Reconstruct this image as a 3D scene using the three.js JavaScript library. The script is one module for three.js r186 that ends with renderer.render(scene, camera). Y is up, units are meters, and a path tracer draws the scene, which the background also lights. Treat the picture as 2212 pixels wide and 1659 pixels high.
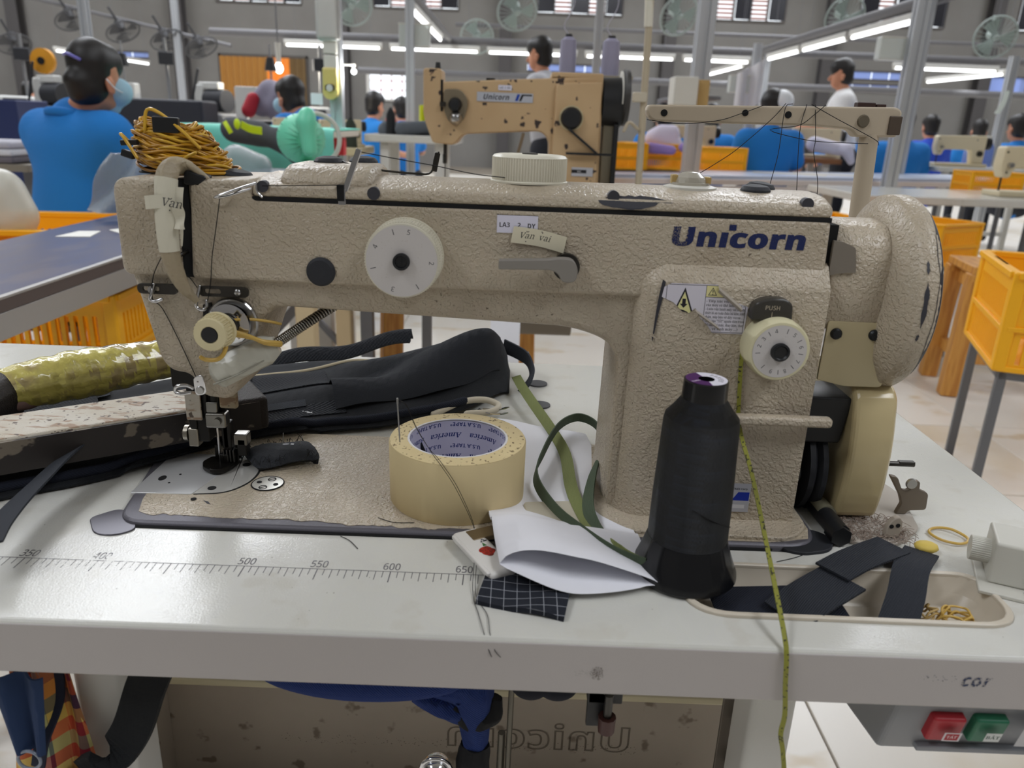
import * as THREE from 'three';
import { RoundedBoxGeometry } from 'three/addons/geometries/RoundedBoxGeometry.js';
import { mergeGeometries, toCreasedNormals, mergeVertices } from 'three/addons/utils/BufferGeometryUtils.js';
import { MarchingCubes } from 'three/addons/objects/MarchingCubes.js';
import { RectAreaLightUniformsLib } from 'three/addons/lights/RectAreaLightUniformsLib.js';

// ------------------------------------------------------------------ camera, sky, exposure, roof lights
RectAreaLightUniformsLib.init();
const scene = new THREE.Scene();
const camera = new THREE.PerspectiveCamera(53.1, 2212 / 1659, 0.02, 200);
camera.rotation.order = 'YXZ';
camera.position.set(0, 1.0534, 0);
camera.rotation.set(THREE.MathUtils.degToRad(-18.75), 0, THREE.MathUtils.degToRad(2.19));
camera.focus = 0.7;
camera.userData.fStop = 8.5;
const renderer = new THREE.WebGLRenderer();
renderer.toneMapping = THREE.LinearToneMapping;
renderer.toneMappingExposure = 1.16;
renderer.shadowMap.enabled = true;
scene.background = new THREE.Color().setRGB(1.6, 1.7, 1.8);      // white overcast sky outside the windows
const LIGHT = { skylight: 8, tube: 9 };                       // radiance of roof sheets and of lamp tubes

// ------------------------------------------------------------------ helpers
const R = THREE.MathUtils.degToRad, V = (x, y, z) => new THREE.Vector3(x, y, z);
let seed = 7;
const rnd = () => { seed = (seed * 1664525 + 1013904223) >>> 0; return seed / 4294967296; };
const rr = (a, b) => a + (b - a) * rnd();
const used = {};
function numbered(n) { used[n] = (used[n] ?? -1) + 1; return used[n] ? n + '_' + String(used[n]).padStart(3, '0') : n; }
function thing(name, label, category, pos = [0, 0, 0], turn = 0, group) {
  const g = new THREE.Group(); g.name = numbered(name); g.position.set(...pos); g.rotation.y = turn;
  g.userData = { label, category }; if (group) g.userData.group = group;
  scene.add(g); return g;
}
function tagOf(o, label, category, group) { o.userData.label = label; o.userData.category = category; if (group) o.userData.group = group; return o; }
function boxUV(g) {                                               // texture coordinates in metres, by the main direction of each face
  if (g.userData.keepUV) return g;
  const p = g.attributes.position, uv = new Float32Array(p.count * 2), a = V(), b = V(), c = V(), n = V();
  for (let i = 0; i < p.count; i += 3) {
    a.fromBufferAttribute(p, i); b.fromBufferAttribute(p, i + 1); c.fromBufferAttribute(p, i + 2);
    n.subVectors(b, a).cross(c.clone().sub(a));
    const x = Math.abs(n.x), y = Math.abs(n.y), z = Math.abs(n.z);
    [a, b, c].forEach((v, k) => { uv[(i + k) * 2] = x > y && x > z ? v.z : v.x; uv[(i + k) * 2 + 1] = y > x && y >= z ? v.z : v.y; });
  }
  g.setAttribute('uv', new THREE.BufferAttribute(uv, 2)); return g;
}
function flat(g) { return g.index ? g.toNonIndexed() : g; }
function mrg(...gs) {
  gs = gs.flat().map((g) => { const f = flat(g); for (const k of Object.keys(f.attributes)) if (!['position', 'normal', 'uv'].includes(k)) f.deleteAttribute(k); return f; });
  const keep = gs.every((g) => g.userData.keepUV);
  const m = gs.length > 1 ? mergeGeometries(gs) : gs[0]; m.userData.keepUV = keep; return m;
}
// a mesh; children of a thing are given in world metres and moved into the thing's own frame when `local` is false
function mesh(name, geo, mat, parent = scene, local = false) {
  let g = Array.isArray(geo) ? mrg(geo) : geo;
  const keep = g.userData.keepUV; if (!keep) { g = flat(g); boxUV(g); }
  const m = new THREE.Mesh(g, mat); m.name = parent === scene ? numbered(name) : name;
  m.castShadow = m.receiveShadow = true;
  if (!local && parent !== scene) { let o = parent; const t = V(); while (o && o !== scene) { t.add(o.position); o = o.parent; } g.translate(-t.x, -t.y, -t.z); }
  parent.add(m); return m;
}
function struct(name, geo, mat, parent = scene) { const m = mesh(name, geo, mat, parent); if (parent === scene) m.userData.kind = 'structure'; return m; }
const at = (g, x = 0, y = 0, z = 0, rx = 0, ry = 0, rz = 0) => { if (rx) g.rotateX(rx); if (ry) g.rotateY(ry); if (rz) g.rotateZ(rz); return g.translate(x, y, z); };
const bx = (w, h, d, x = 0, y = 0, z = 0, r = 0.002, s = 2) => at(r > 0 ? new RoundedBoxGeometry(w, h, d, s, Math.min(r, w / 2.01, h / 2.01, d / 2.01)) : new THREE.BoxGeometry(w, h, d), x, y, z);
const bb = (x0, x1, y0, y1, z0, z1, r = 0.002, s = 2) => bx(Math.abs(x1 - x0), Math.abs(y1 - y0), Math.abs(z1 - z0), (x0 + x1) / 2, (y0 + y1) / 2, (z0 + z1) / 2, r, s);
const cy = (r0, r1, h, x = 0, y = 0, z = 0, seg = 32) => at(new THREE.CylinderGeometry(r1, r0, h, seg), x, y, z);
const cz = (r0, r1, h, x = 0, y = 0, z = 0, seg = 32) => at(new THREE.CylinderGeometry(r1, r0, h, seg), x, y, z, Math.PI / 2);
const cx = (r0, r1, h, x = 0, y = 0, z = 0, seg = 32) => at(new THREE.CylinderGeometry(r1, r0, h, seg), x, y, z, 0, 0, -Math.PI / 2);
const lathe = (prof, seg = 48) => toCreasedNormals(new THREE.LatheGeometry(prof.map(([r, y]) => new THREE.Vector2(Math.max(r, 1e-5), y)), seg), 0.7);
const latheZ = (prof, seg = 48) => lathe(prof, seg).rotateX(Math.PI / 2);
const latheX = (prof, seg = 48) => lathe(prof, seg).rotateZ(-Math.PI / 2);
const sph = (r, x, y, z, sx = 1, sy = 1, sz = 1, a = 20, b = 14) => new THREE.SphereGeometry(r, a, b).scale(sx, sy, sz).translate(x, y, z);
const curve = (pts, closed = false, t = 0.5) => new THREE.CatmullRomCurve3(pts.map((p) => V(...p)), closed, 'catmullrom', t);
const tube = (pts, r, n = 24, closed = false, rs = 7) => {
  const c = curve(pts, closed), g = new THREE.TubeGeometry(c, n, r, rs, closed);
  return closed ? g : mrg(flat(g), at(new THREE.SphereGeometry(r, rs, 4), ...pts[0]), at(new THREE.SphereGeometry(r, rs, 4), ...pts.at(-1)));
};
const bar = (a, b, r, seg = 10, r2) => { const p = V(...a), q = V(...b), d = q.clone().sub(p), L = d.length(), g = new THREE.CylinderGeometry(r2 ?? r, r, L, seg); g.translate(0, L / 2, 0); g.applyQuaternion(new THREE.Quaternion().setFromUnitVectors(V(0, 1, 0), d.normalize())); return g.translate(p.x, p.y, p.z); };
const beam = (a, b, w, h, up = [0, 1, 0]) => { const p = V(...a), q = V(...b), z = q.clone().sub(p), L = z.length(); z.normalize(); const x = V(...up).cross(z).normalize(), y = z.clone().cross(x); const g = new RoundedBoxGeometry(w, h, L, 1, Math.min(w, h) * 0.12); g.applyMatrix4(new THREE.Matrix4().makeBasis(x, y, z)); const m = p.add(q).multiplyScalar(0.5); return g.translate(m.x, m.y, m.z); };
function rshape(pts) {                                            // polygon with rounded corners: [x, y, radius]
  const s = new THREE.Shape(), n = pts.length;
  pts.forEach(([x, y, r = 0], i) => {
    const p = new THREE.Vector2(x, y), a = new THREE.Vector2(...pts[(i + n - 1) % n]), b = new THREE.Vector2(...pts[(i + 1) % n]);
    const da = a.clone().sub(p), db = b.clone().sub(p), la = da.length(), lb = db.length(); r = Math.min(r, la * 0.49, lb * 0.49);
    const u = p.clone().addScaledVector(da, r / la), w = p.clone().addScaledVector(db, r / lb);
    if (i) s.lineTo(u.x, u.y); else s.moveTo(u.x, u.y);
    if (r > 0) s.quadraticCurveTo(x, y, w.x, w.y);
  });
  s.closePath(); return s;
}
// extrude a front-view outline from z0 (front) back to z1, edges rounded by b
function exZ(pts, z0, z1, b = 0.002, holes = [], bs = 3, cs = 6) {
  const fit = (p) => (b > 0 ? p.map(([x, y, r]) => [x, y, r ? Math.max(r, b * 1.6) : 0]) : p), s = pts instanceof THREE.Shape ? pts : rshape(fit(pts)); s.holes.push(...holes.map((h) => (h instanceof THREE.Shape ? h : rshape(h))));
  const d = Math.abs(z0 - z1), g = new THREE.ExtrudeGeometry(s, { depth: Math.max(d - 2 * b, 1e-5), bevelEnabled: b > 0, bevelSize: b, bevelThickness: b, bevelOffset: -b, bevelSegments: bs, curveSegments: cs });
  const h = toCreasedNormals(g.translate(0, 0, Math.min(z0, z1) + b), 0.6), p = h.attributes.position, n = h.attributes.normal, lo = Math.min(z0, z1), hi = Math.max(z0, z1);
  for (let i = 0; i < p.count; i += 3) for (const [z, q] of [[lo, -1], [hi, 1]]) if ([0, 1, 2].every((k) => Math.abs(p.getZ(i + k) - z) < 1e-6)) for (let k = 0; k < 3; k++) n.setXYZ(i + k, 0, 0, q);
  return h;
}
// extrude a plan outline given as [x, z] from y0 up to y1
function exY(pts, y0, y1, b = 0.001, holes = [], bs = 3, cs = 8) { const f = (p) => p.map(([x, z, r]) => [x, -z, r]); return exZ(f(pts), 0, y1 - y0, b, holes.map(f), bs, cs).rotateX(-Math.PI / 2).translate(0, y0, 0); }
// extrude a side outline given as [z, y] from x0 to x1
function exX(pts, x0, x1, b = 0.001) { return exZ(pts.map(([z, y, r]) => [-z, y, r]), 0, x1 - x0, b).rotateY(Math.PI / 2).translate(x0, 0, 0); }
function loft(rings, cap = true, crease = 0.7) {                  // rings of equally many points
  const n = rings[0].length, pos = [];
  const tri = (a, b, c) => pos.push(...a, ...b, ...c);
  for (let i = 0; i < rings.length - 1; i++) for (let j = 0; j < n; j++) { const k = (j + 1) % n, A = rings[i], B = rings[i + 1]; tri(A[j], A[k], B[k]); tri(A[j], B[k], B[j]); }
  if (cap) for (const [r, flip] of [[rings[0], 1], [rings.at(-1), 0]]) {
    const c = [0, 1, 2].map((q) => r.reduce((s, p) => s + p[q], 0) / n);
    for (let j = 0; j < n; j++) { const k = (j + 1) % n; flip ? tri(r[k], r[j], c) : tri(r[j], r[k], c); }
  }
  const g = new THREE.BufferGeometry(); g.setAttribute('position', new THREE.Float32BufferAttribute(pos, 3)); g.setAttribute('uv', new THREE.Float32BufferAttribute(new Float32Array(pos.length / 3 * 2), 2)); 
  return toCreasedNormals(g, crease);
}
// a strap: centre points, direction of its width at each, width, thickness
function strap(pts, sides, w, th = 0.0012, n = 40) {
  const c = curve(pts), s = curve(sides), rings = [];
  for (let i = 0; i <= n; i++) {
    const t = i / n, p = c.getPoint(t), d = c.getTangent(t), a = s.getPoint(t).normalize(), up = a.clone().cross(d).normalize(), q = up.clone().cross(d).normalize().multiplyScalar(-w / 2); up.multiplyScalar(th / 2);
    rings.push([[1, 1], [1, -1], [-1, -1], [-1, 1]].map(([e, f]) => p.clone().addScaledVector(q, e).addScaledVector(up, f).toArray()));
  }
  return loft(rings);
}
// a sheet over u, v in 0..1 with thickness
function sheet(fn, nu = 24, nv = 16, th = 0.0008) {
  const g = new THREE.PlaneGeometry(1, 1, nu, nv), p = g.attributes.position, uv = g.attributes.uv;
  for (let i = 0; i < p.count; i++) p.setXYZ(i, ...fn(uv.getX(i), 1 - uv.getY(i)));
  g.computeVertexNormals();
  const n = g.attributes.normal, top = [], bot = [];
  for (let i = 0; i < p.count; i++) { top.push([p.getX(i) + n.getX(i) * th / 2, p.getY(i) + n.getY(i) * th / 2, p.getZ(i) + n.getZ(i) * th / 2]); bot.push([p.getX(i) - n.getX(i) * th / 2, p.getY(i) - n.getY(i) * th / 2, p.getZ(i) - n.getZ(i) * th / 2]); }
  const pos = [], uvs = [], W = nu + 1, q = (a, b, c, d, f) => { pos.push(...a, ...b, ...c, ...a, ...c, ...d); uvs.push(...f[0], ...f[1], ...f[2], ...f[0], ...f[2], ...f[3]); };
  const U = (i) => [uv.getX(i), uv.getY(i)];
  for (let j = 0; j < nv; j++) for (let i = 0; i < nu; i++) { const a = j * W + i, b = a + 1, c = a + W + 1, d = a + W; q(top[a], top[d], top[c], top[b], [U(a), U(d), U(c), U(b)]); q(bot[a], bot[b], bot[c], bot[d], [U(a), U(b), U(c), U(d)]); }
  const edge = []; for (let i = 0; i < nu; i++) edge.push([i, i + 1]); for (let j = 0; j < nv; j++) edge.push([j * W + nu, (j + 1) * W + nu]); for (let i = nu; i > 0; i--) edge.push([nv * W + i, nv * W + i - 1]); for (let j = nv; j > 0; j--) edge.push([j * W, (j - 1) * W]);
  for (const [a, b] of edge) q(top[a], top[b], bot[b], bot[a], [U(a), U(b), U(b), U(a)]);
  const o = new THREE.BufferGeometry(); o.setAttribute('position', new THREE.Float32BufferAttribute(pos, 3)); o.setAttribute('uv', new THREE.Float32BufferAttribute(uvs, 2));
  const r = toCreasedNormals(o, 0.9); return r;
}
const keep = (g) => { g.userData.keepUV = true; return g; };

// ------------------------------------------------------------------ procedural textures
const hash = (x, y, s) => { let h = (x * 374761393 + y * 668265263 + s * 144665) | 0; h = Math.imul(h ^ (h >>> 13), 1274126177); return ((h ^ (h >>> 16)) >>> 0) / 4294967296; };
function vn(x, y, per, s) { const xi = Math.floor(x), yi = Math.floor(y), f = x - xi, g = y - yi, u = f * f * (3 - 2 * f), v = g * g * (3 - 2 * g), m = (a) => ((a % per) + per) % per, h = (a, b) => hash(m(a), m(b), s); return (h(xi, yi) * (1 - u) + h(xi + 1, yi) * u) * (1 - v) + (h(xi, yi + 1) * (1 - u) + h(xi + 1, yi + 1) * u) * v; }
const fbm = (u, v, f, o, s) => { let a = 0, w = 0.5, t = 0; for (let i = 0; i < o; i++) { a += w * vn(u * f, v * f, f, s + i); t += w; f *= 2; w *= 0.5; } return a / t; };
function tex(n, tile, fn, color = true) {
  const d = new Uint8Array(n * n * 4);
  for (let y = 0; y < n; y++) for (let x = 0; x < n; x++) { const c = fn(x / n, y / n), k = (y * n + x) * 4; if (typeof c === 'number') d[k] = d[k + 1] = d[k + 2] = Math.max(0, Math.min(255, c * 255)); else for (let q = 0; q < 3; q++) d[k + q] = Math.max(0, Math.min(255, c[q])); d[k + 3] = 255; }
  const t = new THREE.DataTexture(d, n, n); t.wrapS = t.wrapT = THREE.RepeatWrapping; t.magFilter = THREE.LinearFilter; if (color) t.colorSpace = THREE.SRGBColorSpace;
  if (tile) t.repeat.set(1 / tile, 1 / tile); t.needsUpdate = true; return t;
}
const mix = (a, b, t) => a.map((v, i) => v + (b[i] - v) * t), hx = (h) => [(h >> 16) & 255, (h >> 8) & 255, h & 255];
const sm = (a, b, x) => { const t = Math.max(0, Math.min(1, (x - a) / (b - a))); return t * t * (3 - 2 * t); };
const mt = (color, roughness = 0.6, metalness = 0, o = {}) => new THREE[o.clearcoat || o.transmission || o.sheen ? 'MeshPhysicalMaterial' : 'MeshStandardMaterial']({ color, roughness, metalness, ...o });
// writing and print: a drawn canvas on a thin flat piece
function print(w, h, draw, ppm = 4000, o = {}) {
  const c = document.createElement('canvas'); c.width = Math.round(w * ppm); c.height = Math.round(h * ppm);
  const g = c.getContext('2d'); draw(g, c.width, c.height);
  const t = new THREE.CanvasTexture(c); t.colorSpace = THREE.SRGBColorSpace;
  return new THREE.MeshStandardMaterial({ map: t, roughness: 0.6, ...o });
}
const decal = (w, h) => keep(flat(new THREE.PlaneGeometry(w, h)));
const T = {
  hammer: tex(512, 0.05, (u, v) => { const a = fbm(u, v, 30, 2, 3), b = fbm(u, v, 41, 2, 11); return 0.5 + 0.9 * (sm(0.3, 0.7, a) - 0.5) * (0.6 + 0.6 * b); }, false),
  paint: tex(1024, 0.42, (u, v) => { let c = mix(hx(0xc0b4a1), hx(0xb4a792), fbm(u, v, 5, 4, 21)); const s = vn(u * 300, v * 300, 300, 5), k = fbm(u, v, 6, 3, 15); if (s > 0.992 - 0.05 * sm(0.55, 0.75, k)) c = mix(c, hx(0x4d4338), 0.75); return mix(c, hx(0x95866f), 0.3 * sm(0.6, 0.8, fbm(u, v, 9, 4, 31))); }),
  white: tex(1024, 0.5, (u, v) => { let c = mix(hx(0xd9d8d2), hx(0xd2d1c9), fbm(u, v, 6, 5, 41)); const s = vn(u * 230, v * 230, 230, 6); if (s > 0.994) c = hx(0x6b665c); return mix(c, hx(0xc6c1b4), 0.3 * sm(0.62, 0.82, fbm(u, v, 24, 4, 8))); }),
  fine: tex(512, 0.03, (u, v) => fbm(u, v, 32, 3, 17), false),
  weave: tex(256, 0.012, (u, v) => 0.5 + 0.25 * Math.sin(u * Math.PI * 24) + 0.25 * Math.sin(v * Math.PI * 24), false),
  twill: tex(256, 0.016, (u, v) => 0.5 + 0.5 * Math.sin((u + v) * Math.PI * 16), false),
  wood: tex(512, 0.5, (u, v) => mix(hx(0xd49a4c), hx(0xb87a36), sm(0.3, 0.75, fbm(u * 4, v * 0.25, 16, 4, 51)))),
  rust: tex(512, 0.12, (u, v) => { const a = fbm(u, v, 7, 5, 61), b = fbm(u, v * 3, 10, 4, 71); let c = mix(hx(0xc9c4ba), hx(0xb3a792), a); c = mix(c, hx(0x8a6a50), 0.7 * sm(0.56, 0.74, b)); return mix(c, hx(0x40322a), 0.8 * sm(0.7, 0.78, fbm(u, v, 30, 3, 9))); }),
  floor: tex(512, 1.3, (u, v) => { const c = mix(hx(0xf0ebe2), hx(0xe4d8c2), sm(0.45, 0.8, fbm(u, v, 4, 5, 81))); return mix(c, hx(0xc0a271), 0.45 * sm(0.66, 0.82, fbm(u, v * 2, 6, 5, 91))); }),
  wall: tex(512, 3, (u, v) => mix(hx(0x85837f), hx(0x7a7773), fbm(u, v, 6, 4, 101))),
};
// ------------------------------------------------------------------ materials
const M = {
  paint: new THREE.MeshPhysicalMaterial({ map: T.paint, bumpMap: T.hammer, bumpScale: 0.00058, roughness: 0.32, specularIntensity: 0.8 }),
  beige: mt(0xc6b994, 0.35), beigeDark: mt(0x8d8575, 0.5), ivory: mt(0xd6cba8, 0.35), cream: mt(0xd9cda4, 0.5),
  white: new THREE.MeshPhysicalMaterial({ map: T.white, roughness: 0.17, bumpMap: T.fine, bumpScale: 0.00008, specularIntensity: 0.7 }),
  whiteEdge: mt(0xd2d1cc, 0.45), plastic: mt(0xd5d3ca, 0.4), paper: mt(0xeeeef4, 0.8),
  black: mt(0x17181b, 0.45), gap: mt(0x0b0b0c, 0.9), rubber: mt(0x22242a, 0.65), cast: mt(0x33333a, 0.55), bare: mt(0x66646b, 0.5, 0.4, { bumpMap: T.fine, bumpScale: 0.0001 }),
  steel: mt(0xb9b9b9, 0.28, 1), chrome: mt(0xd8d8da, 0.13, 1), darkSteel: mt(0x4a4845, 0.35, 0.9), grease: mt(0x23211f, 0.35, 0.5),
  greyEnamel: mt(0x8a857e, 0.45), dial: mt(0xc9c5c1, 0.5), knobIvory: mt(0xddd8c6, 0.45), screw: mt(0x2c2e31, 0.4, 0.6),
  thread: mt(0x0d0d10, 0.8), cloth: mt(0x15181d, 0.9, 0, { bumpMap: T.weave, bumpScale: 0.0002, sheen: 0.5, sheenColor: new THREE.Color(0x6a7180), sheenRoughness: 0.5 }), clothNavy: mt(0x161b29, 0.95, 0, { bumpMap: T.twill, bumpScale: 0.0003 }),
  webbing: mt(0x272b33, 0.85, 0, { bumpMap: T.twill, bumpScale: 0.0004 }), olive: mt(0x6b7448, 0.9, 0, { bumpMap: T.weave, bumpScale: 0.0004 }), oliveDark: mt(0x4c5a45, 0.9, 0, { bumpMap: T.weave, bumpScale: 0.0004 }),
  rust: mt(0xffffff, 0.6, 0.1, { map: T.rust, bumpMap: T.fine, bumpScale: 0.0003 }), wood: mt(0xffffff, 0.45, 0, { map: T.wood }),
  band: mt(0xd9b45a, 0.35, 0, { transmission: 0.15 }), crate: mt(0xffb812, 0.45), alu: mt(0xc6c9cd, 0.4, 0.55), aluDark: mt(0x77787c, 0.5, 0.5),
  wall: mt(0xffffff, 0.95, 0, { map: T.wall }), floor: mt(0xffffff, 0.28, 0, { map: T.floor }), grout: mt(0x8e8578, 0.9),
  blue: mt(0x1c7acb, 0.9, 0, { bumpMap: T.weave, bumpScale: 0.0003 }), skin: mt(0xc58a6c, 0.6), hair: mt(0x14100f, 0.5), mint: mt(0x76d3c0, 0.7), machine: mt(0xd8cbab, 0.45),
};
// ------------------------------------------------------------------ the hall: floor, walls, roof, windows
const slab = struct('floor', bb(-16, 16, -0.2, -0.006, -19.6, 4, 0), M.grout);
{ const tv = [0, 1, 2].map((k) => { const m = M.floor.clone(); m.map = T.floor.clone(); m.map.offset.set(k * 0.37, k * 0.61); m.color.setScalar(1 - k * 0.025); return m; });
  const tg = flat(bx(0.596, 0.01, 0.596, 0, 0, 0, 0.002, 1));
  for (let i = 0; i < 15; i++) for (let j = 0; j < 19; j++) {     // the nearest floor tiles one by one
    const t = mesh('tile', tg.clone().translate(-3.9 + i * 0.6, -0.005, -0.1 - j * 0.6), tv[Math.floor(rnd() * 3)], slab);
  }
  const far = []; for (let i = 0; i < 50; i++) for (let j = 0; j < 31; j++) { const x = -15.3 + i * 0.6, z = 1.1 + 0.6 - j * 0.6; if (i >= 19 && i < 34 && z < 0.2 && z > -11.3) continue; far.push(new THREE.BoxGeometry(0.596, 0.006, 0.596).translate(x, -0.003, z)); }
  const o = mesh('tile_field', far, tv[0], slab); o.userData.kind = 'stuff';
}
const hole = (x0, x1, y0, y1) => [[x0, y0], [x1, y0], [x1, y1], [x0, y1]];
const BZ = -19.4, groups = [-10.78, -7.1, -3.5, 0.25, 3.95, 7.6, 11.2];
const openings = groups.map((x) => hole(x, x + 1.95, 3.45, 4.9)).concat([hole(-7.1, -5.1, 1.25, 2.31), hole(-3.66, -2.63, 1.47, 2.11)]);
const strips = [[0.08, 1.87, 2.22, 2.39], [0.09, 1.18, 2.01, 2.1], [7.29, 8.95, 2.31, 2.49], [7.29, 8.97, 2.03, 2.21], [-9.56, -8.8, 2.18, 2.31], [10.9, 11.75, 2.05, 2.48]];
openings.push(...strips.map((p) => hole(...p)));
struct('wall_back', exZ(hole(-16, 16, -0.1, 6.2), BZ, BZ - 0.25, 0, openings), M.wall);
struct('wall_left', bb(-16.2, -15.9, -0.1, 6.2, BZ, 4, 0), M.wall);
struct('wall_right', bb(15.9, 16.2, -0.1, 6.2, BZ, 4, 0), M.wall);
struct('wall_front', bb(-16, 16, -0.1, 6.2, 3.9, 4.2, 0), M.wall);
struct('ceiling', bb(-16.2, 16.2, 6, 6.2, BZ - 0.25, 4.2, 0), mt(0xb9b8b4, 0.9));
{ // high windows: dark open casements beside pale louvre panels
  const frame = mt(0x55504c, 0.6), dark = mt(0x23232a, 0.25), louv = mt(0xd6b3ab, 0.6, 0, { transmission: 0.35 });
  groups.forEach((x, i) => {
    const w = new THREE.Group(); w.name = 'window_' + (i + 1); w.position.set(x + 0.975, 3.45, BZ); w.userData.kind = 'structure'; scene.add(w);
    mesh('window_frame', [bb(x, x + 1.95, 3.42, 3.47, BZ - 0.1, BZ + 0.03, 0.005), bb(x, x + 1.95, 4.86, 4.92, BZ - 0.1, BZ + 0.03, 0.005), ...[0, 0.39, 0.78, 1.17, 1.56, 1.95].map((d) => bb(x + d - 0.015, x + d + 0.015, 3.45, 4.9, BZ - 0.1, BZ + 0.03, 0.004))], frame, w);
    for (const k of [0, 2, 4]) mesh('pane', at(bx(0.36, 1.4, 0.02, 0, 0, 0, 0.004), x + 0.195 + k * 0.39, 4.18, BZ + 0.06, 0, k ? 0.12 : -0.12), dark, w);
    for (const k of [1, 3]) { const s = []; for (let q = 0; q < 16; q++) s.push(at(new THREE.BoxGeometry(0.35, 0.075, 0.008), x + 0.195 + k * 0.39, 3.52 + q * 0.09, BZ - 0.04, -0.6)); mesh('louvre', s, louv, w); }
  });
  const w8 = new THREE.Group(); w8.name = 'window_8'; w8.position.set(-6.1, 1.25, BZ); w8.userData.kind = 'structure'; scene.add(w8);
  mesh('window_frame', [bb(-7.15, -5.05, 1.2, 1.27, BZ - 0.1, BZ + 0.05, 0.01), bb(-7.15, -5.05, 2.28, 2.35, BZ - 0.1, BZ + 0.05, 0.01), bb(-7.15, -7.08, 1.2, 2.35, BZ - 0.1, BZ + 0.05, 0.01), bb(-5.12, -5.05, 1.2, 2.35, BZ - 0.1, BZ + 0.05, 0.01), bb(-6.13, -6.07, 1.2, 2.35, BZ - 0.1, BZ - 0.05, 0.01)], frame, w8);
  const drape = (x0, x1, m) => mesh('curtain', sheet((u, v) => [x0 + (x1 - x0) * u, 1.26 + 1.03 * (1 - v), BZ + 0.1 + 0.03 * Math.sin(u * (x1 - x0) * 42)], 60, 6, 0.004), m, w8);
  drape(-7.1, -6.0, mt(0xb98440, 0.95, 0, { transmission: 0.1 })); drape(-6.02, -5.45, mt(0xffb648, 0.95, 0, { transmission: 0.5 })); drape(-5.47, -5.1, mt(0x7d6440, 0.95, 0, { transmission: 0.12 }));
  const w9 = new THREE.Group(); w9.name = 'window_9'; w9.position.set(-3.15, 1.47, BZ); w9.userData.kind = 'structure'; scene.add(w9);
  mesh('window_frame', [bb(-3.7, -2.6, 1.44, 1.49, BZ - 0.06, BZ + 0.04, 0.005), bb(-3.7, -2.6, 2.09, 2.14, BZ - 0.06, BZ + 0.04, 0.005), bb(-3.7, -3.64, 1.44, 2.14, BZ - 0.06, BZ + 0.04, 0.005), bb(-2.66, -2.6, 1.44, 2.14, BZ - 0.06, BZ + 0.04, 0.005)], mt(0xd8d6d0, 0.5), w9);
  mesh('grille', [0.25, 0.5, 0.75].map((t) => bb(-3.64 + t, -3.61 + t, 1.49, 2.09, BZ - 0.12, BZ - 0.1, 0.004)).concat([1.68, 1.88].map((y) => bb(-3.64, -2.66, y, y + 0.02, BZ - 0.12, BZ - 0.1, 0.004))), mt(0xb0656a, 0.6), w9);
  strips.forEach(([x0, x1, y0, y1], i) => { const w = new THREE.Group(); w.name = 'window_' + (10 + i); w.position.set((x0 + x1) / 2, y0, BZ); w.userData.kind = 'structure'; scene.add(w);
    mesh('window_frame', [bb(x0, x1, y0 - 0.02, y0 + 0.015, BZ - 0.06, BZ + 0.02, 0.004), bb(x0, x1, y1 - 0.015, y1 + 0.02, BZ - 0.06, BZ + 0.02, 0.004)], frame, w); const n = Math.max(2, Math.round((x1 - x0) / 0.4)); for (let k = 0; k < n; k++) mesh('pane', bb(x0 + (x1 - x0) * k / n + 0.01, x0 + (x1 - x0) * (k + 1) / n - 0.01, y0, y1, BZ - 0.03, BZ - 0.024, 0), mt(0xb9c8ee, 0.6, 0, { transmission: 0.6 }), w); });
  [-11.7, -7.95, -4.2, -0.45, 3.3, 6.95, 10.6].forEach((x, i) => { const c = struct('column', [bb(x - 0.14, x + 0.14, 0, 6, BZ + 0.02, BZ + 0.05, 0.004), bb(x - 0.02, x + 0.02, 0, 6, BZ + 0.04, BZ + 0.28, 0.004), bb(x - 0.14, x + 0.14, 0, 6, BZ + 0.27, BZ + 0.3, 0.004)], mt(0x4d4a4a, 0.7)); });
}
// roof sheets that let daylight in
const glowSky = new THREE.MeshStandardMaterial({ color: 0xffffff, emissive: new THREE.Color().setRGB(0.95, 0.98, 1), emissiveIntensity: 1.5 });
for (const [x, z, l] of [[-12, -12, 9], [-4.25, -10.5, 12], [4, -12, 9], [12, -12, 9], [-4.25, 1.6, 3.4], [4, 1.6, 3.4]]) {
  const g = thing('skylight', 'long translucent roof sheet that lets daylight into the hall', 'skylight', [x, 5.97, z], 0, 'translucent roof sheets');
  mesh('roof_sheet', bx(1.5, 0.02, l, 0, 0, 0, 0.003), glowSky, g, true);
  mesh('skylight_frame', [bx(0.06, 0.07, l + 0.1, -0.78, 0, 0), bx(0.06, 0.07, l + 0.1, 0.78, 0, 0), bx(1.6, 0.07, 0.06, 0, 0, l / 2), bx(1.6, 0.07, 0.06, 0, 0, -l / 2)], M.aluDark, g, true);
  const s = new THREE.RectAreaLight(0xf3f7ff, LIGHT.skylight, 1.5, l); s.position.set(0, -0.03, 0); s.rotation.x = -Math.PI / 2; g.add(s);
}
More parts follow.
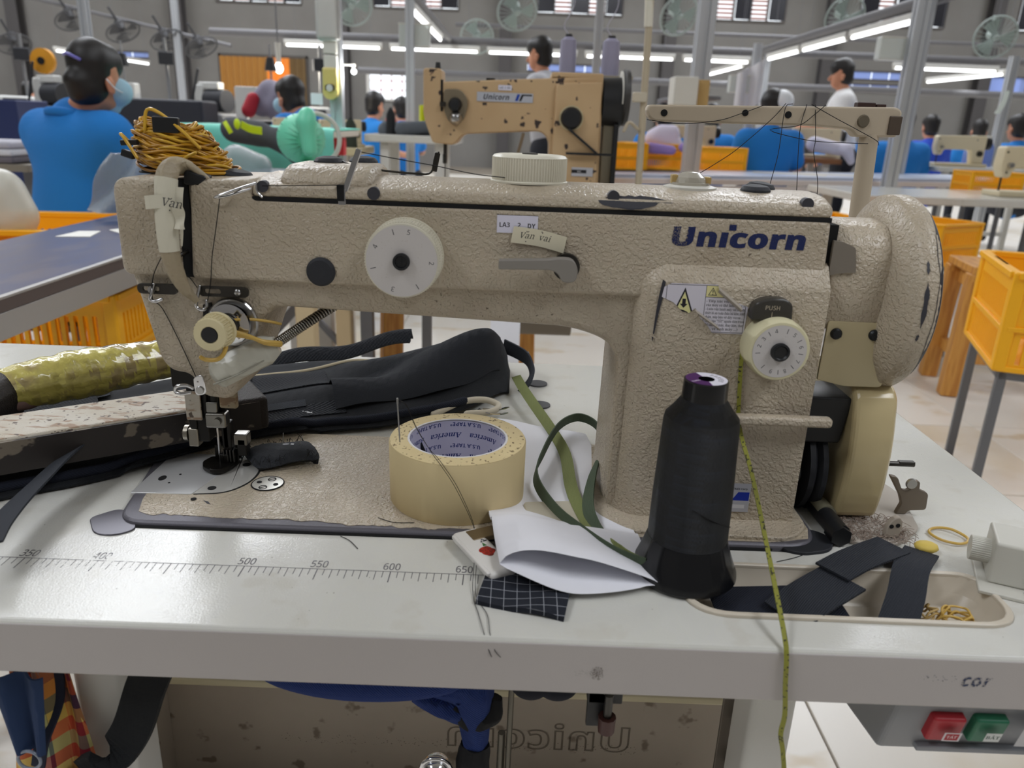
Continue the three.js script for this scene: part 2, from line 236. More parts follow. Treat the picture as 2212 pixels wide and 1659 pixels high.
// lamp tubes hung along the lines
const glowTube = new THREE.MeshStandardMaterial({ color: 0xffffff, emissive: new THREE.Color(0.97, 0.99, 1), emissiveIntensity: 3.2 });
function lampTube(label, x, z0, z1, y = 1.95, along = 'z', group = 'lamp tubes above the sewing lines') {
  const L = Math.abs(z1 - z0), g = thing('tube_lamp', label, 'lamp', along === 'z' ? [x, y, (z0 + z1) / 2] : [(z0 + z1) / 2, y, x], along === 'z' ? 0 : Math.PI / 2, group);
  mesh('housing', bx(0.06, 0.05, L, 0, 0.045, 0, 0.008), M.whiteEdge, g, true);
  mesh('tube', at(new THREE.CylinderGeometry(0.016, 0.016, L - 0.06, 12), 0, 0, 0, Math.PI / 2), glowTube, g, true);
  for (const s of [-1, 1]) mesh('hanger', bar([0, 0.07, s * (L / 2 - 0.15)], [0, 6 - y, s * (L / 2 - 0.15)], 0.0025, 5), M.aluDark, g, true);
  for (const s of [-1, 1]) mesh('end_cap', bx(0.035, 0.05, 0.03, 0, 0.012, s * (L / 2 - 0.02), 0.005), M.plastic, g, true);
  const l = new THREE.RectAreaLight(0xf7faff, LIGHT.tube, 0.05, L - 0.06); l.position.set(0, -0.02, 0); l.rotation.x = -Math.PI / 2; g.add(l);
  return g;
}
// the lamps over this table and along the two lines (height 1.95 m)
const LP = 'lamp tubes in the line beside this table';
lampTube('tube lamp hung beside the sewing table over the aisle', -1.0, 0.6, -0.6, 1.95, 'z', LP);
lampTube('tube lamp hung beside the sewing table over the aisle', -1.0, -0.8, -2.0, 1.95, 'z', LP);
lampTube('tube lamp hung beside the sewing table over the aisle', -1.0, -2.2, -3.4, 1.95, 'z', LP);
lampTube('tube lamp hung over the switch box end of the sewing table', 0.8, 0.6, -0.7, 2.0, 'z');
// ------------------------------------------------------------------ the sewing table
const TY = 0.76, BED = 0.764;
const table = thing('sewing_table', 'white laminate sewing table carrying the large beige sewing machine', 'table', [-0.15, 0, -0.67]);
{
  const tray = [[0.12, -0.42, 0.03], [0.334, -0.419, 0.028], [0.334, -0.478, 0.024], [0.3, -0.4795, 0.02], [0.12, -0.4805, 0.028]];
  mesh('tabletop', exY([[-0.95, -0.388, 0.004], [0.437, -0.388, 0.01], [0.437, -0.953, 0.01], [-0.95, -0.953, 0.004]], 0.7207, TY, 0.003, [tray, [[-0.2905, -0.503, 0.02], [0.2365, -0.504, 0.03], [0.2365, -0.6825, 0.02], [-0.3225, -0.6825, 0.012]]]), M.white, table);
  mesh('edge_band', [bb(-0.95, 0.434, 0.7225, 0.7575, -0.3895, -0.3875, 0.0008), bb(0.436, 0.4385, 0.7225, 0.7575, -0.95, -0.391, 0.0008)], mt(0xb3adaa, 0.5, 0, { bumpMap: T.fine, bumpScale: 0.00003 }), table);
  for (const [x, z] of [[0.0305, -0.867], [0.0315, -0.794]]) mesh('cable_grommet', [cy(0.0115, 0.0115, 0.002, x, TY + 0.0006, z, 28)], mt(0x47474a, 0.6), table);
  const leg = (x0, x1, z0, z1) => mesh('leg', bb(x0, x1, 0.02, 0.72, z0, z1, 0.006), M.whiteEdge, table);
  leg(-0.298, -0.262, -0.475, -0.435); leg(0.177, 0.209, -0.48, -0.44); leg(-0.298, -0.262, -0.9, -0.86); leg(0.177, 0.209, -0.9, -0.86);
  mesh('cross_rail', [bb(-0.27, 0.18, 0.3, 0.34, -0.89, -0.86, 0.004), bb(-0.295, -0.265, 0.05, 0.09, -0.88, -0.45, 0.004), bb(0.18, 0.208, 0.05, 0.09, -0.88, -0.45, 0.004)], M.whiteEdge, table);
  const ruler = print(0.36, 0.03, (g, w, h) => {
    const s = w / 360; g.clearRect(0, 0, w, h); g.strokeStyle = g.fillStyle = '#66646a'; g.lineWidth = 0.5 * s;
    g.beginPath(); g.moveTo(0, 13 * s); g.lineTo(w, 13 * s); g.stroke();
    for (let m = 310; m <= 668; m += 5) { const x = (m - 310) * s; g.lineWidth = (m % 50 ? 0.42 : 0.62) * s; g.beginPath(); g.moveTo(x, 13 * s); g.lineTo(x, (m % 50 ? (m % 10 ? 20.5 : 23.5) : 26) * s); g.stroke(); }
    g.font = `${11 * s}px sans-serif`; g.textAlign = 'center';
    for (let m = 350; m <= 650; m += 50) if (m !== 450) { g.save(); g.translate((m - 310) * s, 11 * s); g.scale(0.68, 1); g.fillText(String(m), 0, 0); g.restore(); }
    g.globalCompositeOperation = 'destination-out'; for (let i = 0; i < 260; i++) { const x = (96 + rr(-1, 1) * 46 * rr(0, 1)) * s + (i % 3 ? 0 : rr(-40, 25) * s), y = rr(4, 22) * s; g.globalAlpha = rr(0.3, 1); g.fillRect(x, y, rr(1, 5) * s, rr(0.3, 1.6) * s); }
  }, 5600, { transparent: true, roughness: 0.4 });
  mesh('printed_ruler', at(decal(0.36, 0.03), -0.678 + 0.31 + 0.18, TY + 0.0002, -0.4553 + 0.002, -Math.PI / 2), ruler, table);
  const dirt = print(0.06, 0.03, (g, w, h) => { g.clearRect(0, 0, w, h); for (let i = 0; i < 220; i++) { const a = rr(0, 6.28), d = Math.pow(rnd(), 0.7); g.fillStyle = ['#4a3d2e', '#6d5f4e', '#3a2d20'][i % 3]; g.globalAlpha = rr(0.2, 0.8); g.beginPath(); g.ellipse(w * (0.66 + 0.14 * d * Math.cos(a)), h * (0.5 + 0.34 * d * Math.sin(a)), rr(0.5, 3.4), rr(0.5, 2.4), rr(0, 3), 0, 7); g.fill(); } for (let i = 0; i < 40; i++) { g.globalAlpha = 0.35; g.fillStyle = '#8c8378'; g.fillRect(w * rr(0.2, 0.5), h * rr(0.35, 0.65), 3, 2); } }, 4000, { transparent: true });
  mesh('dirt_mark', at(decal(0.03, 0.015), 0.0535, 0.738, -0.3872), dirt, table);
  const ink = print(0.06, 0.016, (g, w, h) => { g.clearRect(0, 0, w, h); g.fillStyle = '#1d2f55'; g.font = `italic bold ${h * 0.75}px sans-serif`; g.fillText('cor', w * 0.42, h * 0.78); g.globalCompositeOperation = 'destination-out'; for (let i = 0; i < 620; i++) g.fillRect(rr(0.3, 0.98) * w, rr(0, 1) * h, rr(1, 8), rr(1, 5)); g.globalCompositeOperation = 'source-over'; g.globalAlpha = 0.8; for (let i = 0; i < 22; i++) g.fillRect(rr(0.02, 0.4) * w, rr(0.3, 0.6) * h, rr(1, 4), rr(1, 3)); }, 5000, { transparent: true });
  mesh('worn_lettering', at(decal(0.06, 0.016), 0.2835, 0.7435, -0.3872), ink, table);
}
// ------------------------------------------------------------------ the large beige sewing machine
const ma = thing('sewing_machine', 'large beige hammer-finish sewing machine lettered Unicorn in dark blue, paint worn off its bed edge', 'sewing machine', [-0.03, TY, -0.592]);
{
  const A = (n, g, m, p = ma) => mesh(n, g, m, p);
  // bed, with bare iron along its worn rim
  const bedPts = [[-0.29, -0.5035, 0.02], [0.236, -0.5045, 0.03], [0.236, -0.682, 0.02], [-0.322, -0.682, 0.012]];
  A('bed', exY(bedPts, TY - 0.03, BED, 0.0025), M.bare);
  { // painted skin of the bed ends in a ragged line before the rim
    const p = []; const rag = (x0, z0, x1, z1, n, a, dz = Math.abs(x1 - x0) > Math.abs(z1 - z0)) => { for (let i = 0; i < n; i++) { const t = i / n, s = fbm(t + x0, 0.3, 22, 3, 5) - 0.5; p.push([x0 + (x1 - x0) * t + a * (dz ? 0 : s), z0 + (z1 - z0) * t + a * (dz ? s : 0) + rr(-0.0004, 0.0004)]); } };
    rag(-0.272, -0.514, 0.01, -0.509, 120, 0.011); rag(0.01, -0.5085, 0.215, -0.508, 12, 0.001);
    p.push([0.228, -0.515], [0.233, -0.53], [0.233, -0.68]); p.push([-0.2, -0.68]); rag(-0.302, -0.66, -0.284, -0.528, 26, 0.003); p.push([-0.2795, -0.518]);
    A('bed_paint', exY(p, BED - 0.0005, BED + 0.0004, 0), M.paint);
  }
  A('bed_lug', [exY([[-0.314, -0.511, 0.006], [-0.3, -0.5265, 0.006], [-0.285, -0.522, 0.004], [-0.272, -0.497, 0.006], [-0.283, -0.487, 0.008], [-0.299, -0.4885, 0.008]], TY - 0.01, TY + 0.0012, 0.0005)], mt(0x5c5a61, 0.35, 0.5));
  A('bed_lug', [exY([[0.221, -0.535, 0.004], [0.24, -0.533, 0.008], [0.25, -0.52, 0.01], [0.242, -0.503, 0.012], [0.218, -0.4965, 0.008], [0.205, -0.502, 0.003]], TY - 0.01, TY + 0.0025, 0.0008)], M.rubber);
  A('bed_gasket', exY([[-0.2925, -0.501, 0.02], [0.2, -0.5015, 0.01], [0.2, -0.52], [-0.2925, -0.52]], TY - 0.002, TY + 0.0008, 0.0003), M.gap);
  // arm, head and column in one outline
  const out = [[-0.284, 1.008, 0.012], [-0.284, 0.952, 0.004], [-0.281, 0.944, 0.004], [-0.277, 0.926, 0.01], [-0.266, 0.874, 0.01], [-0.259, 0.8655, 0.004], [-0.243, 0.8635, 0.003], [-0.2385, 0.846, 0.004], [-0.216, 0.844, 0.008], [-0.2085, 0.8535, 0.012], [-0.189, 0.906, 0.016], [-0.176, 0.919, 0.014], [0.045, 0.9115, 0.03], [0.0775, 0.899, 0.03], [0.0785, BED], [0.222, BED, 0.004], [0.2205, 0.95, 0.01], [0.2185, 0.997, 0.001], [-0.186, 0.997, 0.002], [-0.186, 1.009, 0.008]];
  A('arm', [exZ(out, -0.551, -0.636, 0.006, [], 4, 8)], M.paint);
  // the upper band of arm and head stands a little proud
  const band = [[-0.284, 1.0085, 0.012], [-0.284, 0.9395, 0.002], [-0.2395, 0.9395, 0.001], [-0.2385, 1.0065, 0.002]];
  A('face_plate', [exZ(band, -0.5462, -0.636, 0.005, [], 4, 8)], M.paint);
  A('arm_band', [exZ([[-0.2285, 1.0085, 0.006], [-0.2335, 0.9385, 0.002], [0.2205, 0.9375, 0.004], [0.2185, 0.997, 0.001], [-0.186, 0.997, 0.002], [-0.186, 1.0095, 0.008]], -0.546, -0.637, 0.003, [], 4, 8)], M.paint);
  A('lever_slot', bb(-0.2398, -0.2312, 0.9395, 1.0085, -0.549, -0.632, 0), M.gap);
  // column: rounded towards the arm, a sloped shoulder at its top
  const ring = (y, zf, x0 = 0.0785) => { const p = [[0.222, zf], [0.16, zf], [x0 + 0.028, zf]]; for (let i = 1; i <= 7; i++) { const a = i / 7 * Math.PI / 2; p.push([x0 + 0.026 - 0.026 * Math.sin(a) + 0.001, zf - 0.001 - (0.045) * (1 - Math.cos(a))]); } p.push([x0, -0.637], [0.222, -0.637]); return p.map(([x, z]) => [x, y, z]); };
  A('column', [loft([ring(BED, -0.5345, 0.074), ring(BED + 0.012, -0.5365, 0.0765), ring(0.90, -0.5365), ring(0.9475, -0.5365), ring(0.951, -0.5378), ring(0.9645, -0.5475), ring(0.967, -0.553)].map((r) => r.slice().reverse()), true, 0.5)], M.paint);
  A('column_foot', [exY([[0.09, -0.512, 0.01], [0.215, -0.509, 0.02], [0.232, -0.53, 0.01], [0.232, -0.67, 0.01], [0.066, -0.67, 0.012], [0.066, -0.54, 0.012]], BED - 0.004, BED + 0.0035, 0.0016)], M.paint);
  const chip = (pts, z) => A('bare_patch', [exZ(pts.map(([x, y]) => [x, y, 0.0006]), z + 0.0003, z - 0.001, 0)], M.cast);
  chip([[0.1035, 0.953], [0.1055, 0.9515], [0.1045, 0.94], [0.1025, 0.928], [0.1008, 0.913], [0.1, 0.9135], [0.1008, 0.93], [0.102, 0.943]], -0.5369);
  chip([[0.0995, 0.911], [0.1005, 0.911], [0.1, 0.9075]], -0.5369);
  // top cover with its seam
  A('seam', bb(-0.186, 0.2185, 0.9955, 0.9985, -0.6355, -0.5464, 0), M.gap);
  A('top_cover', [exX([[-0.546, 0.998, 0.001], [-0.5465, 1.006, 0.008], [-0.562, 1.0115, 0.012], [-0.592, 1.0135, 0.02], [-0.622, 1.0115, 0.012], [-0.637, 1.006, 0.008], [-0.637, 0.998, 0.001]], -0.186, 0.219, 0.0035),
    exX([[-0.549, 1.0, 0.002], [-0.551, 1.0135, 0.008], [-0.566, 1.0205, 0.014], [-0.62, 1.0205, 0.012], [-0.634, 1.012, 0.006], [-0.634, 1.0, 0.002]], -0.168, -0.103, 0.006)], M.paint);
  A('bare_patch', [sheet((u, v) => { const x = 0.055 + 0.052 * u, top = 0.45 + 0.42 * Math.sin(Math.PI * u) ** 0.6 + 0.25 * (fbm(u, 0.2, 14, 3, 6) - 0.5), bot = 0.42 - 0.42 * Math.sin(Math.PI * Math.min(1, u * 1.25)) ** 0.5 * (u < 0.8 ? 1 : 0.2) + 0.12 * (fbm(u, 0.7, 14, 3, 6) - 0.5), t = bot + (top - bot) * v, k = 1 - t; return [x, k * k * 0.9995 + 2 * k * t * 1.006 + t * t * 1.0087 + 0.0003 * t, k * k * -0.5459 + 2 * k * t * -0.5461 + t * t * -0.5535 + 0.0004]; }, 60, 8, 0.0003)], M.cast);
  for (const x of [0.0655, 0.2005]) A('cover_screw', [cz(0.0042, 0.0042, 0.006, x, 1.0075, -0.5505, 16)], M.cast);
  A('cover_screw', [cz(0.004, 0.004, 0.006, -0.178, 1.0055, -0.5485, 16)], M.cast); A('cover_screw', [cz(0.0045, 0.0045, 0.006, -0.101, 1.0035, -0.5487, 16)], M.cast);
  { const st = print(0.09, 0.014, (g, w, h) => { g.clearRect(0, 0, w, h); for (let i = 0; i < 900; i++) { const x = w * (0.5 + 0.45 * (rnd() + rnd() - 1)), y = h * (0.5 + 0.42 * (rnd() + rnd() - 1)); g.fillStyle = ['#6e4f2a', '#8b6a3f', '#54391c'][i % 3]; g.globalAlpha = rr(0.1, 0.55); g.fillRect(x, y, rr(1, 5), rr(1, 2.6)); } }, 5000, { transparent: true }); A('rust_stain', at(decal(0.09, 0.011), -0.055, 1.0056, -0.5492, -0.62), st); }
  // big stitch dial
  const ribbed = (r, d, n, z) => { const s = new THREE.Shape(); for (let i = 0; i <= n * 4; i++) { const a = i / (n * 4) * Math.PI * 2, q = r - (i % 4 < 2 ? 0 : r * 0.022); i ? s.lineTo(q * Math.cos(a), q * Math.sin(a)) : s.moveTo(q * Math.cos(a), q * Math.sin(a)); } return exZ(s, z, z - d, 0); };
  const dialFace = (r, draw) => print(r * 2, r * 2, (g, w) => { g.fillStyle = '#cbc6c3'; g.fillRect(0, 0, w, w); for (let i = 0; i < 60; i++) { g.globalAlpha = 0.25; g.fillStyle = '#8b7763'; g.fillRect(rr(0.2, 0.8) * w, rr(0.2, 0.8) * w, rr(1, 6), rr(1, 3)); } g.globalAlpha = 1; g.fillStyle = g.strokeStyle = '#1d1d20'; g.translate(w / 2, w / 2); draw(g, w / 2); }, 7000, { roughness: 0.5 });
  const turned = (g, R0, list, fs) => { g.font = `${fs}px sans-serif`; g.textAlign = 'center'; g.textBaseline = 'middle'; g.lineWidth = fs * 0.1; for (const [t, a, tilt] of list) { g.save(); g.rotate(R(a)); g.translate(0, -R0); if (t === '|') { g.beginPath(); g.moveTo(0, -fs * 0.42); g.lineTo(0, fs * 0.42); g.stroke(); } else { g.rotate(R(tilt ?? 0)); g.fillText(t, 0, 0); } g.restore(); } };
  const discUV = (r, z, x, y) => keep(flat(new THREE.CircleGeometry(r, 64)).translate(x, y, z));
  const dial = new THREE.Group(); dial.name = 'stitch_dial'; dial.position.set(0, 0, 0); ma.add(dial);
  mesh('dial_rim', [at(ribbed(0.0264, 0.017, 84, 0), -0.0788, 0.9612, -0.5275), latheZ([[0, 0], [0.0268, 0], [0.0272, 0.0015], [0.0268, 0.003], [0, 0.003]]).translate(-0.0788, 0.9612, -0.547), latheZ([[0, 0], [0.0258, 0], [0.0256, 0.0022], [0.0245, 0.0026], [0, 0.0026]]).translate(-0.0788, 0.9608, -0.5285)], M.knobIvory, dial);
  mesh('dial_face', discUV(0.0246, -0.52535, -0.0789, 0.96075), dialFace(0.0246, (g, r) => turned(g, r * 0.83, [['5', 14], ['|', -16], ['4', -62], ['|', -105], ['3', 198], ['|', 148], ['2', 92]], r * 0.19)), dial);
  mesh('dial_screw', [latheZ([[0, 0], [0.0058, 0], [0.0058, 0.003], [0.0042, 0.0034], [0.0038, 0.002], [0, 0.002]]).translate(-0.0789, 0.96075, -0.5252), bb(-0.0793, -0.0785, 0.958, 0.9635, -0.5235, -0.5228, 0)], M.black, dial);
  A('plug_cap', [latheZ([[0, 0], [0.0104, 0], [0.0104, 0.001], [0.0085, 0.0032], [0.004, 0.0045], [0, 0.0048]]).translate(-0.1399, 0.9475, -0.546)], M.rubber);
  // reverse lever
  const lev = new THREE.Group(); lev.name = 'reverse_lever'; ma.add(lev);
  mesh('lever_hub', [cz(0.0095, 0.0095, 0.007, 0.0352, 0.9585, -0.5435, 28)], M.darkSteel, lev);
  mesh('lever_arm', [exZ([[-0.0125, 0.9635, 0.0012], [0.022, 0.9652, 0.002], [0.03, 0.9665, 0.004], [0.039, 0.966, 0.006], [0.043, 0.959, 0.006], [0.0415, 0.9495, 0.006], [0.032, 0.9495, 0.006], [0.029, 0.9555, 0.006], [0.024, 0.958, 0.004], [-0.0125, 0.957, 0.0012]], -0.529, -0.5375, 0.0008)], M.greyEnamel, lev);
  // paper label and masking-tape label
  A('paper_label', at(decal(0.0287, 0.0125), -0.0005, 0.9864, -0.54565), print(0.0287, 0.0125, (g, w, h) => { g.fillStyle = '#dcdaea'; g.fillRect(0, 0, w, h); g.fillStyle = '#1a1a1e'; g.font = `bold ${h * 0.36}px sans-serif`; g.fillText('LA3', w * 0.05, h * 0.68); g.fillText('2', w * 0.5, h * 0.68); g.fillText('DY', w * 0.74, h * 0.7); g.fillRect(0, 0, w, h * 0.02); }, 14000));
  const tapeMat = print(0.038, 0.0115, (g, w, h) => { g.fillStyle = '#ddd6bd'; g.fillRect(0, 0, w, h); g.fillStyle = '#141414'; g.font = `italic ${h * 0.5}px serif`; g.save(); g.rotate(-0.03); g.fillText('Van  vai', w * 0.12, h * 0.66); g.lineWidth = h * 0.035; g.strokeStyle = '#141414'; const mk = (x, y, k) => { g.beginPath(); if (k === 'b') g.arc(x, y, h * 0.07, 0.2, 2.9); else g.arc(x, y, h * 0.05, -2.6, 1.2); g.stroke(); }; mk(w * 0.268, h * 0.2, 'b'); g.beginPath(); g.arc(w * 0.262, h * 0.86, h * 0.035, 0, 7); g.fill(); mk(w * 0.53, h * 0.2, 'h'); g.restore(); }, 14000, { roughness: 0.85 });
  A('tape_label', keep(flat(at(sheet((u, v) => [u * 0.038 - 0.019, (0.5 - v) * 0.0115 + 0.0012 * Math.sin(u * 3), 0.0004 * Math.sin(u * 9)], 12, 4, 0.0003), 0.0149, 0.9762, -0.5448, 0, 0, -0.17))), tapeMat);
  // lettering
  A('lettering', at(decal(0.1, 0.0205), 0.1562, 0.9835, -0.54575), print(0.1, 0.0205, (g, w, h) => {
    g.clearRect(0, 0, w, h); g.fillStyle = '#101f52'; g.save(); g.transform(1.0, 0, -0.1, 1, w * 0.02, 0); g.font = `bold ${h * 0.86}px sans-serif`; g.textBaseline = 'alphabetic'; g.scale(w * 0.965 / g.measureText('Unıcorn').width, 1); g.strokeStyle = '#101f52'; g.lineWidth = h * 0.045; g.fillText('Unıcorn', 0, h * 0.86); g.strokeText('Unıcorn', 0, h * 0.86); g.restore();
    g.fillRect(w * 0.415, h * 0.1, w * 0.05, h * 0.2);
    g.globalCompositeOperation = 'destination-out'; for (let i = 0; i < 1500; i++) { const u = i < 900; g.fillRect(rr(0, 1) * w * (u ? 0.13 : 1), rr(0, 1) * h, rr(1, u ? 5 : 2.5), rr(1, u ? 4 : 2)); }
  }, 9000, { transparent: true, roughness: 0.45 }));
  // torn warning sticker
  { const w0 = 0.062, h0 = 0.0365, mat = print(w0, h0, (g, w, h) => {
      g.clearRect(0, 0, w, h); g.beginPath(); [[0.02, 0.1], [0.1, 0.02], [0.62, 0.02], [0.72, 0.22], [0.86, 0.36], [1, 0.44], [0.985, 0.99], [0.62, 0.98], [0.56, 0.84], [0.47, 0.7], [0.4, 0.5], [0.33, 0.6], [0.25, 0.57], [0.14, 0.4], [0.0, 0.3]].forEach(([x, y], i) => (i ? g.lineTo(x * w, y * h) : g.moveTo(x * w, y * h))); g.closePath(); g.save(); g.clip();
      g.fillStyle = '#d6d2dc'; g.fillRect(0, 0, w, h); g.fillStyle = '#dfd79b'; g.fillRect(w * 0.5, h * 0.05, w * 0.5, h * 0.22); g.strokeStyle = '#1b1a22'; g.lineWidth = w * 0.006; g.strokeRect(w * 0.05, h * 0.045, w * 0.92, h * 0.92); g.beginPath(); g.moveTo(w * 0.5, h * 0.04); g.lineTo(w * 0.5, h); g.moveTo(w * 0.5, h * 0.27); g.lineTo(w, h * 0.27); g.stroke();
      g.fillStyle = '#e0dc9c'; g.beginPath(); g.moveTo(w * 0.26, h * 0.14); g.lineTo(w * 0.37, h * 0.62); g.lineTo(w * 0.15, h * 0.62); g.closePath(); g.fill(); g.lineWidth = w * 0.018; g.stroke(); g.fillStyle = '#1b1a22'; g.fillRect(w * 0.24, h * 0.32, w * 0.04, h * 0.1); g.beginPath(); g.moveTo(w * 0.215, h * 0.42); g.lineTo(w * 0.305, h * 0.42); g.lineTo(w * 0.26, h * 0.5); g.fill(); g.beginPath(); g.ellipse(w * 0.26, h * 0.57, w * 0.06, h * 0.025, 0.3, 0, 7); g.fill();
      g.lineWidth = w * 0.007; g.beginPath(); g.moveTo(w * 0.575, h * 0.09); g.lineTo(w * 0.62, h * 0.23); g.lineTo(w * 0.53, h * 0.23); g.closePath(); g.stroke(); g.font = `bold ${h * 0.13}px serif`; g.fillText('!', w * 0.562, h * 0.225); g.font = `italic bold ${h * 0.15}px serif`; g.fillText('C', w * 0.68, h * 0.225);
      g.font = `bold ${h * 0.067}px serif`; ['- Tiêp xúc vói bô phân c', 'cúa máy có thê làm hông bi', '- Luôn vân hành máy vói dây dú', 'thiêt bi an toàn (bâo hô kim,kính', 'chân, nâp bâo vê dây curoa ...)', '- Dâm bâo "TÂT" nguôn diên truóc', 'khi sùa chi máy, thay kim, thay', 'dâu, vê sinh máy ...)'].forEach((s, i) => g.fillText(s, w * 0.515, h * (0.37 + i * 0.079), w * 0.46)); g.restore();
    }, 16000, { transparent: true, roughness: 0.35 });
    A('warning_sticker', at(decal(w0, h0), 0.1345, 0.9335, -0.5361), mat);
    A('peeled_flap', [sheet((u, v) => [0.127 + 0.017 * u + 0.004 * v, 0.9335 - 0.011 * u - 0.005 * v, -0.5357 + 0.003 * Math.sin(v * 3.1)], 8, 6, 0.0002), sheet((u, v) => [0.1425 + 0.018 * u, 0.95 - 0.014 * u - 0.004 * v, -0.5357 + 0.003 * Math.sin(v * 3.1)], 8, 6, 0.0002)], mt(0xa9a093, 0.6)); }
  // push lock and numbered dial on the column
  A('push_lock', [exZ([[0.1655, 0.9285, 0.001], [0.1665, 0.9405, 0.004], [0.175, 0.9445, 0.006], [0.188, 0.9445, 0.006], [0.1935, 0.941, 0.004], [0.1945, 0.928, 0.001]], -0.526, -0.537, 0.0015)], mt(0x37342f, 0.4));
  A('push_lettering', at(decal(0.02, 0.012), 0.1795, 0.9365, -0.52585), print(0.02, 0.012, (g, w, h) => { g.clearRect(0, 0, w, h); g.fillStyle = '#b9ad98'; g.font = `${h * 0.36}px sans-serif`; g.textAlign = 'center'; g.fillText('PUSH', w * 0.5, h * 0.5); g.fillRect(w * 0.49, h * 0.62, w * 0.02, h * 0.3); }, 14000, { transparent: true }));
  const d2 = new THREE.Group(); d2.name = 'length_dial'; ma.add(d2);
  mesh('dial_rim', [latheZ([[0, 0], [0.021, 0], [0.0222, 0.002], [0.0222, 0.014], [0.0215, 0.0205], [0.0205, 0.022], [0.0192, 0.0222], [0, 0.0222]], 64).translate(0.1848, 0.9098, -0.5372)], mt(0xd9d2ae, 0.35), d2);
  mesh('dial_face', discUV(0.0188, -0.51475, 0.1848, 0.9098), dialFace(0.0188, (g, r) => turned(g, r * 0.8, [['5', 36], ['|', 58], ['6', 76], ['|', 95], ['7', 116], ['|', 136], ['8', 158], ['|', 176], ['9', 196], ['|', 222], ['1', 264], ['2', 284], ['3', 306], ['|', 325], ['4', 344], ['|', 14]].map(([t, a]) => [t === '1' ? '|' : t, a]), r * 0.21)), d2);
  mesh('dial_screw', [latheZ([[0, 0], [0.0064, 0], [0.0064, 0.003], [0.005, 0.0038], [0.0042, 0.0025], [0, 0.0025]]).translate(0.1848, 0.9098, -0.5147)], M.black, d2);
  A('hand_lever', [bb(0.12, 0.235, 0.8503, 0.8578, -0.532, -0.523, 0.0028, 3)], M.paint);
  A('name_plate', at(decal(0.066, 0.0242), 0.1535, 0.7862, -0.5352), print(0.066, 0.0242, (g, w, h) => { g.fillStyle = '#b8b9c2'; g.fillRect(0, 0, w, h); g.fillStyle = '#0d0d0f'; g.fillRect(0, h * 0.3, w * 0.78, h * 0.3); g.fillStyle = '#1733a8'; g.beginPath(); g.moveTo(w * 0.86, h * 0.3); g.lineTo(w * 0.99, h * 0.3); g.lineTo(w * 0.99, h * 0.6); g.lineTo(w * 0.79, h * 0.6); g.fill(); g.fillStyle = '#e6e6ea'; g.font = `${h * 0.27}px sans-serif`; g.textAlign = 'right'; g.fillText('0XH', w * 0.76, h * 0.545); g.fillStyle = '#1b1b20'; g.font = `bold ${h * 0.09}px sans-serif`; g.fillText('MACHINE INDUSTRIES Corp.', w * 0.97, h * 0.22); g.fillStyle = '#d9d9de'; g.fillRect(w * 0.5, h * 0.74, w * 0.45, h * 0.13); }, 12000, { roughness: 0.35, metalness: 0.3 }));
  // handwheel, its housing and belt guard
  A('wheel_housing', [exX([[-0.556, 0.9165, 0.002], [-0.549, 0.94, 0.02], [-0.551, 0.975, 0.02], [-0.566, 0.993, 0.02], [-0.6, 0.9965, 0.02], [-0.632, 0.985, 0.02], [-0.636, 0.9165, 0.004]], 0.2245, 0.2705, 0.003)], M.paint);
  A('housing_window', [exZ([[0.2235, 0.983, 0.001], [0.2295, 0.9825, 0.002], [0.2395, 0.9785, 0.002], [0.2425, 0.961, 0.001], [0.23, 0.96, 0.001], [0.2235, 0.958, 0.001]], -0.5485, -0.556, 0)], mt(0x7b7368, 0.8));
  A('housing_gap', bb(0.2195, 0.2265, 0.765, 0.9935, -0.634, -0.552, 0), M.gap);
  A('handwheel', [latheX([[0.02, 0.2655], [0.045, 0.2665], [0.0585, 0.2685], [0.0718, 0.2758], [0.0734, 0.278], [0.0738, 0.289], [0.072, 0.292], [0.06, 0.2935], [0.05, 0.29], [0.02, 0.289]], 72).translate(0, 0.9395, -0.592)], M.paint);
  {    const chipG = []; for (const [a0, a1, x0, w] of [[-0.75, 1.1, 0.291, 0.0036], [0.36, 0.5, 0.2805, 0.0012], [-0.15, 0.3, 0.2805, 0.002], [-0.28, -0.2, 0.2805, 0.0012]]) { const rows = []; const n = 30; for (let i = 0; i <= n; i++) { const a = a0 + (a1 - a0) * i / n, env = Math.min(1, 4 * Math.min(i, n - i) / n), k = w * env * (0.35 + 0.9 * fbm(i / n, x0 * 7, 10, 3, 4)); rows.push([[x0 - k, a], [x0 + (x0 > 0.288 ? 0.0006 : k), a]]); }
      const pos = []; const P = ([x, a]) => { const r = x > 0.289 ? 0.0738 - (x - 0.289) * 0.6 : 0.0738; return [x, 0.9395 + (r + 0.0002) * Math.sin(a), -0.592 + (r + 0.0002) * Math.cos(a)]; }; for (let i = 0; i < n; i++) { const [a, b] = rows[i], [c, d] = rows[i + 1]; pos.push(...P(a), ...P(b), ...P(d), ...P(a), ...P(d), ...P(c)); }
      const q = new THREE.BufferGeometry(); q.setAttribute('position', new THREE.Float32BufferAttribute(pos, 3)); q.computeVertexNormals(); q.setAttribute('uv', new THREE.Float32BufferAttribute(new Float32Array(pos.length / 3 * 2), 2)); chipG.push(q); }
    A('bare_rim_patch', chipG, M.cast); }
  A('guard_plate', [exZ([[0.2309, 0.9241, 0.002], [0.2788, 0.9236, 0.002], [0.2795, 0.874, 0.004], [0.2505, 0.874, 0.001], [0.2299, 0.8785, 0.001]], -0.553, -0.5555, 0.0006)], M.beige);
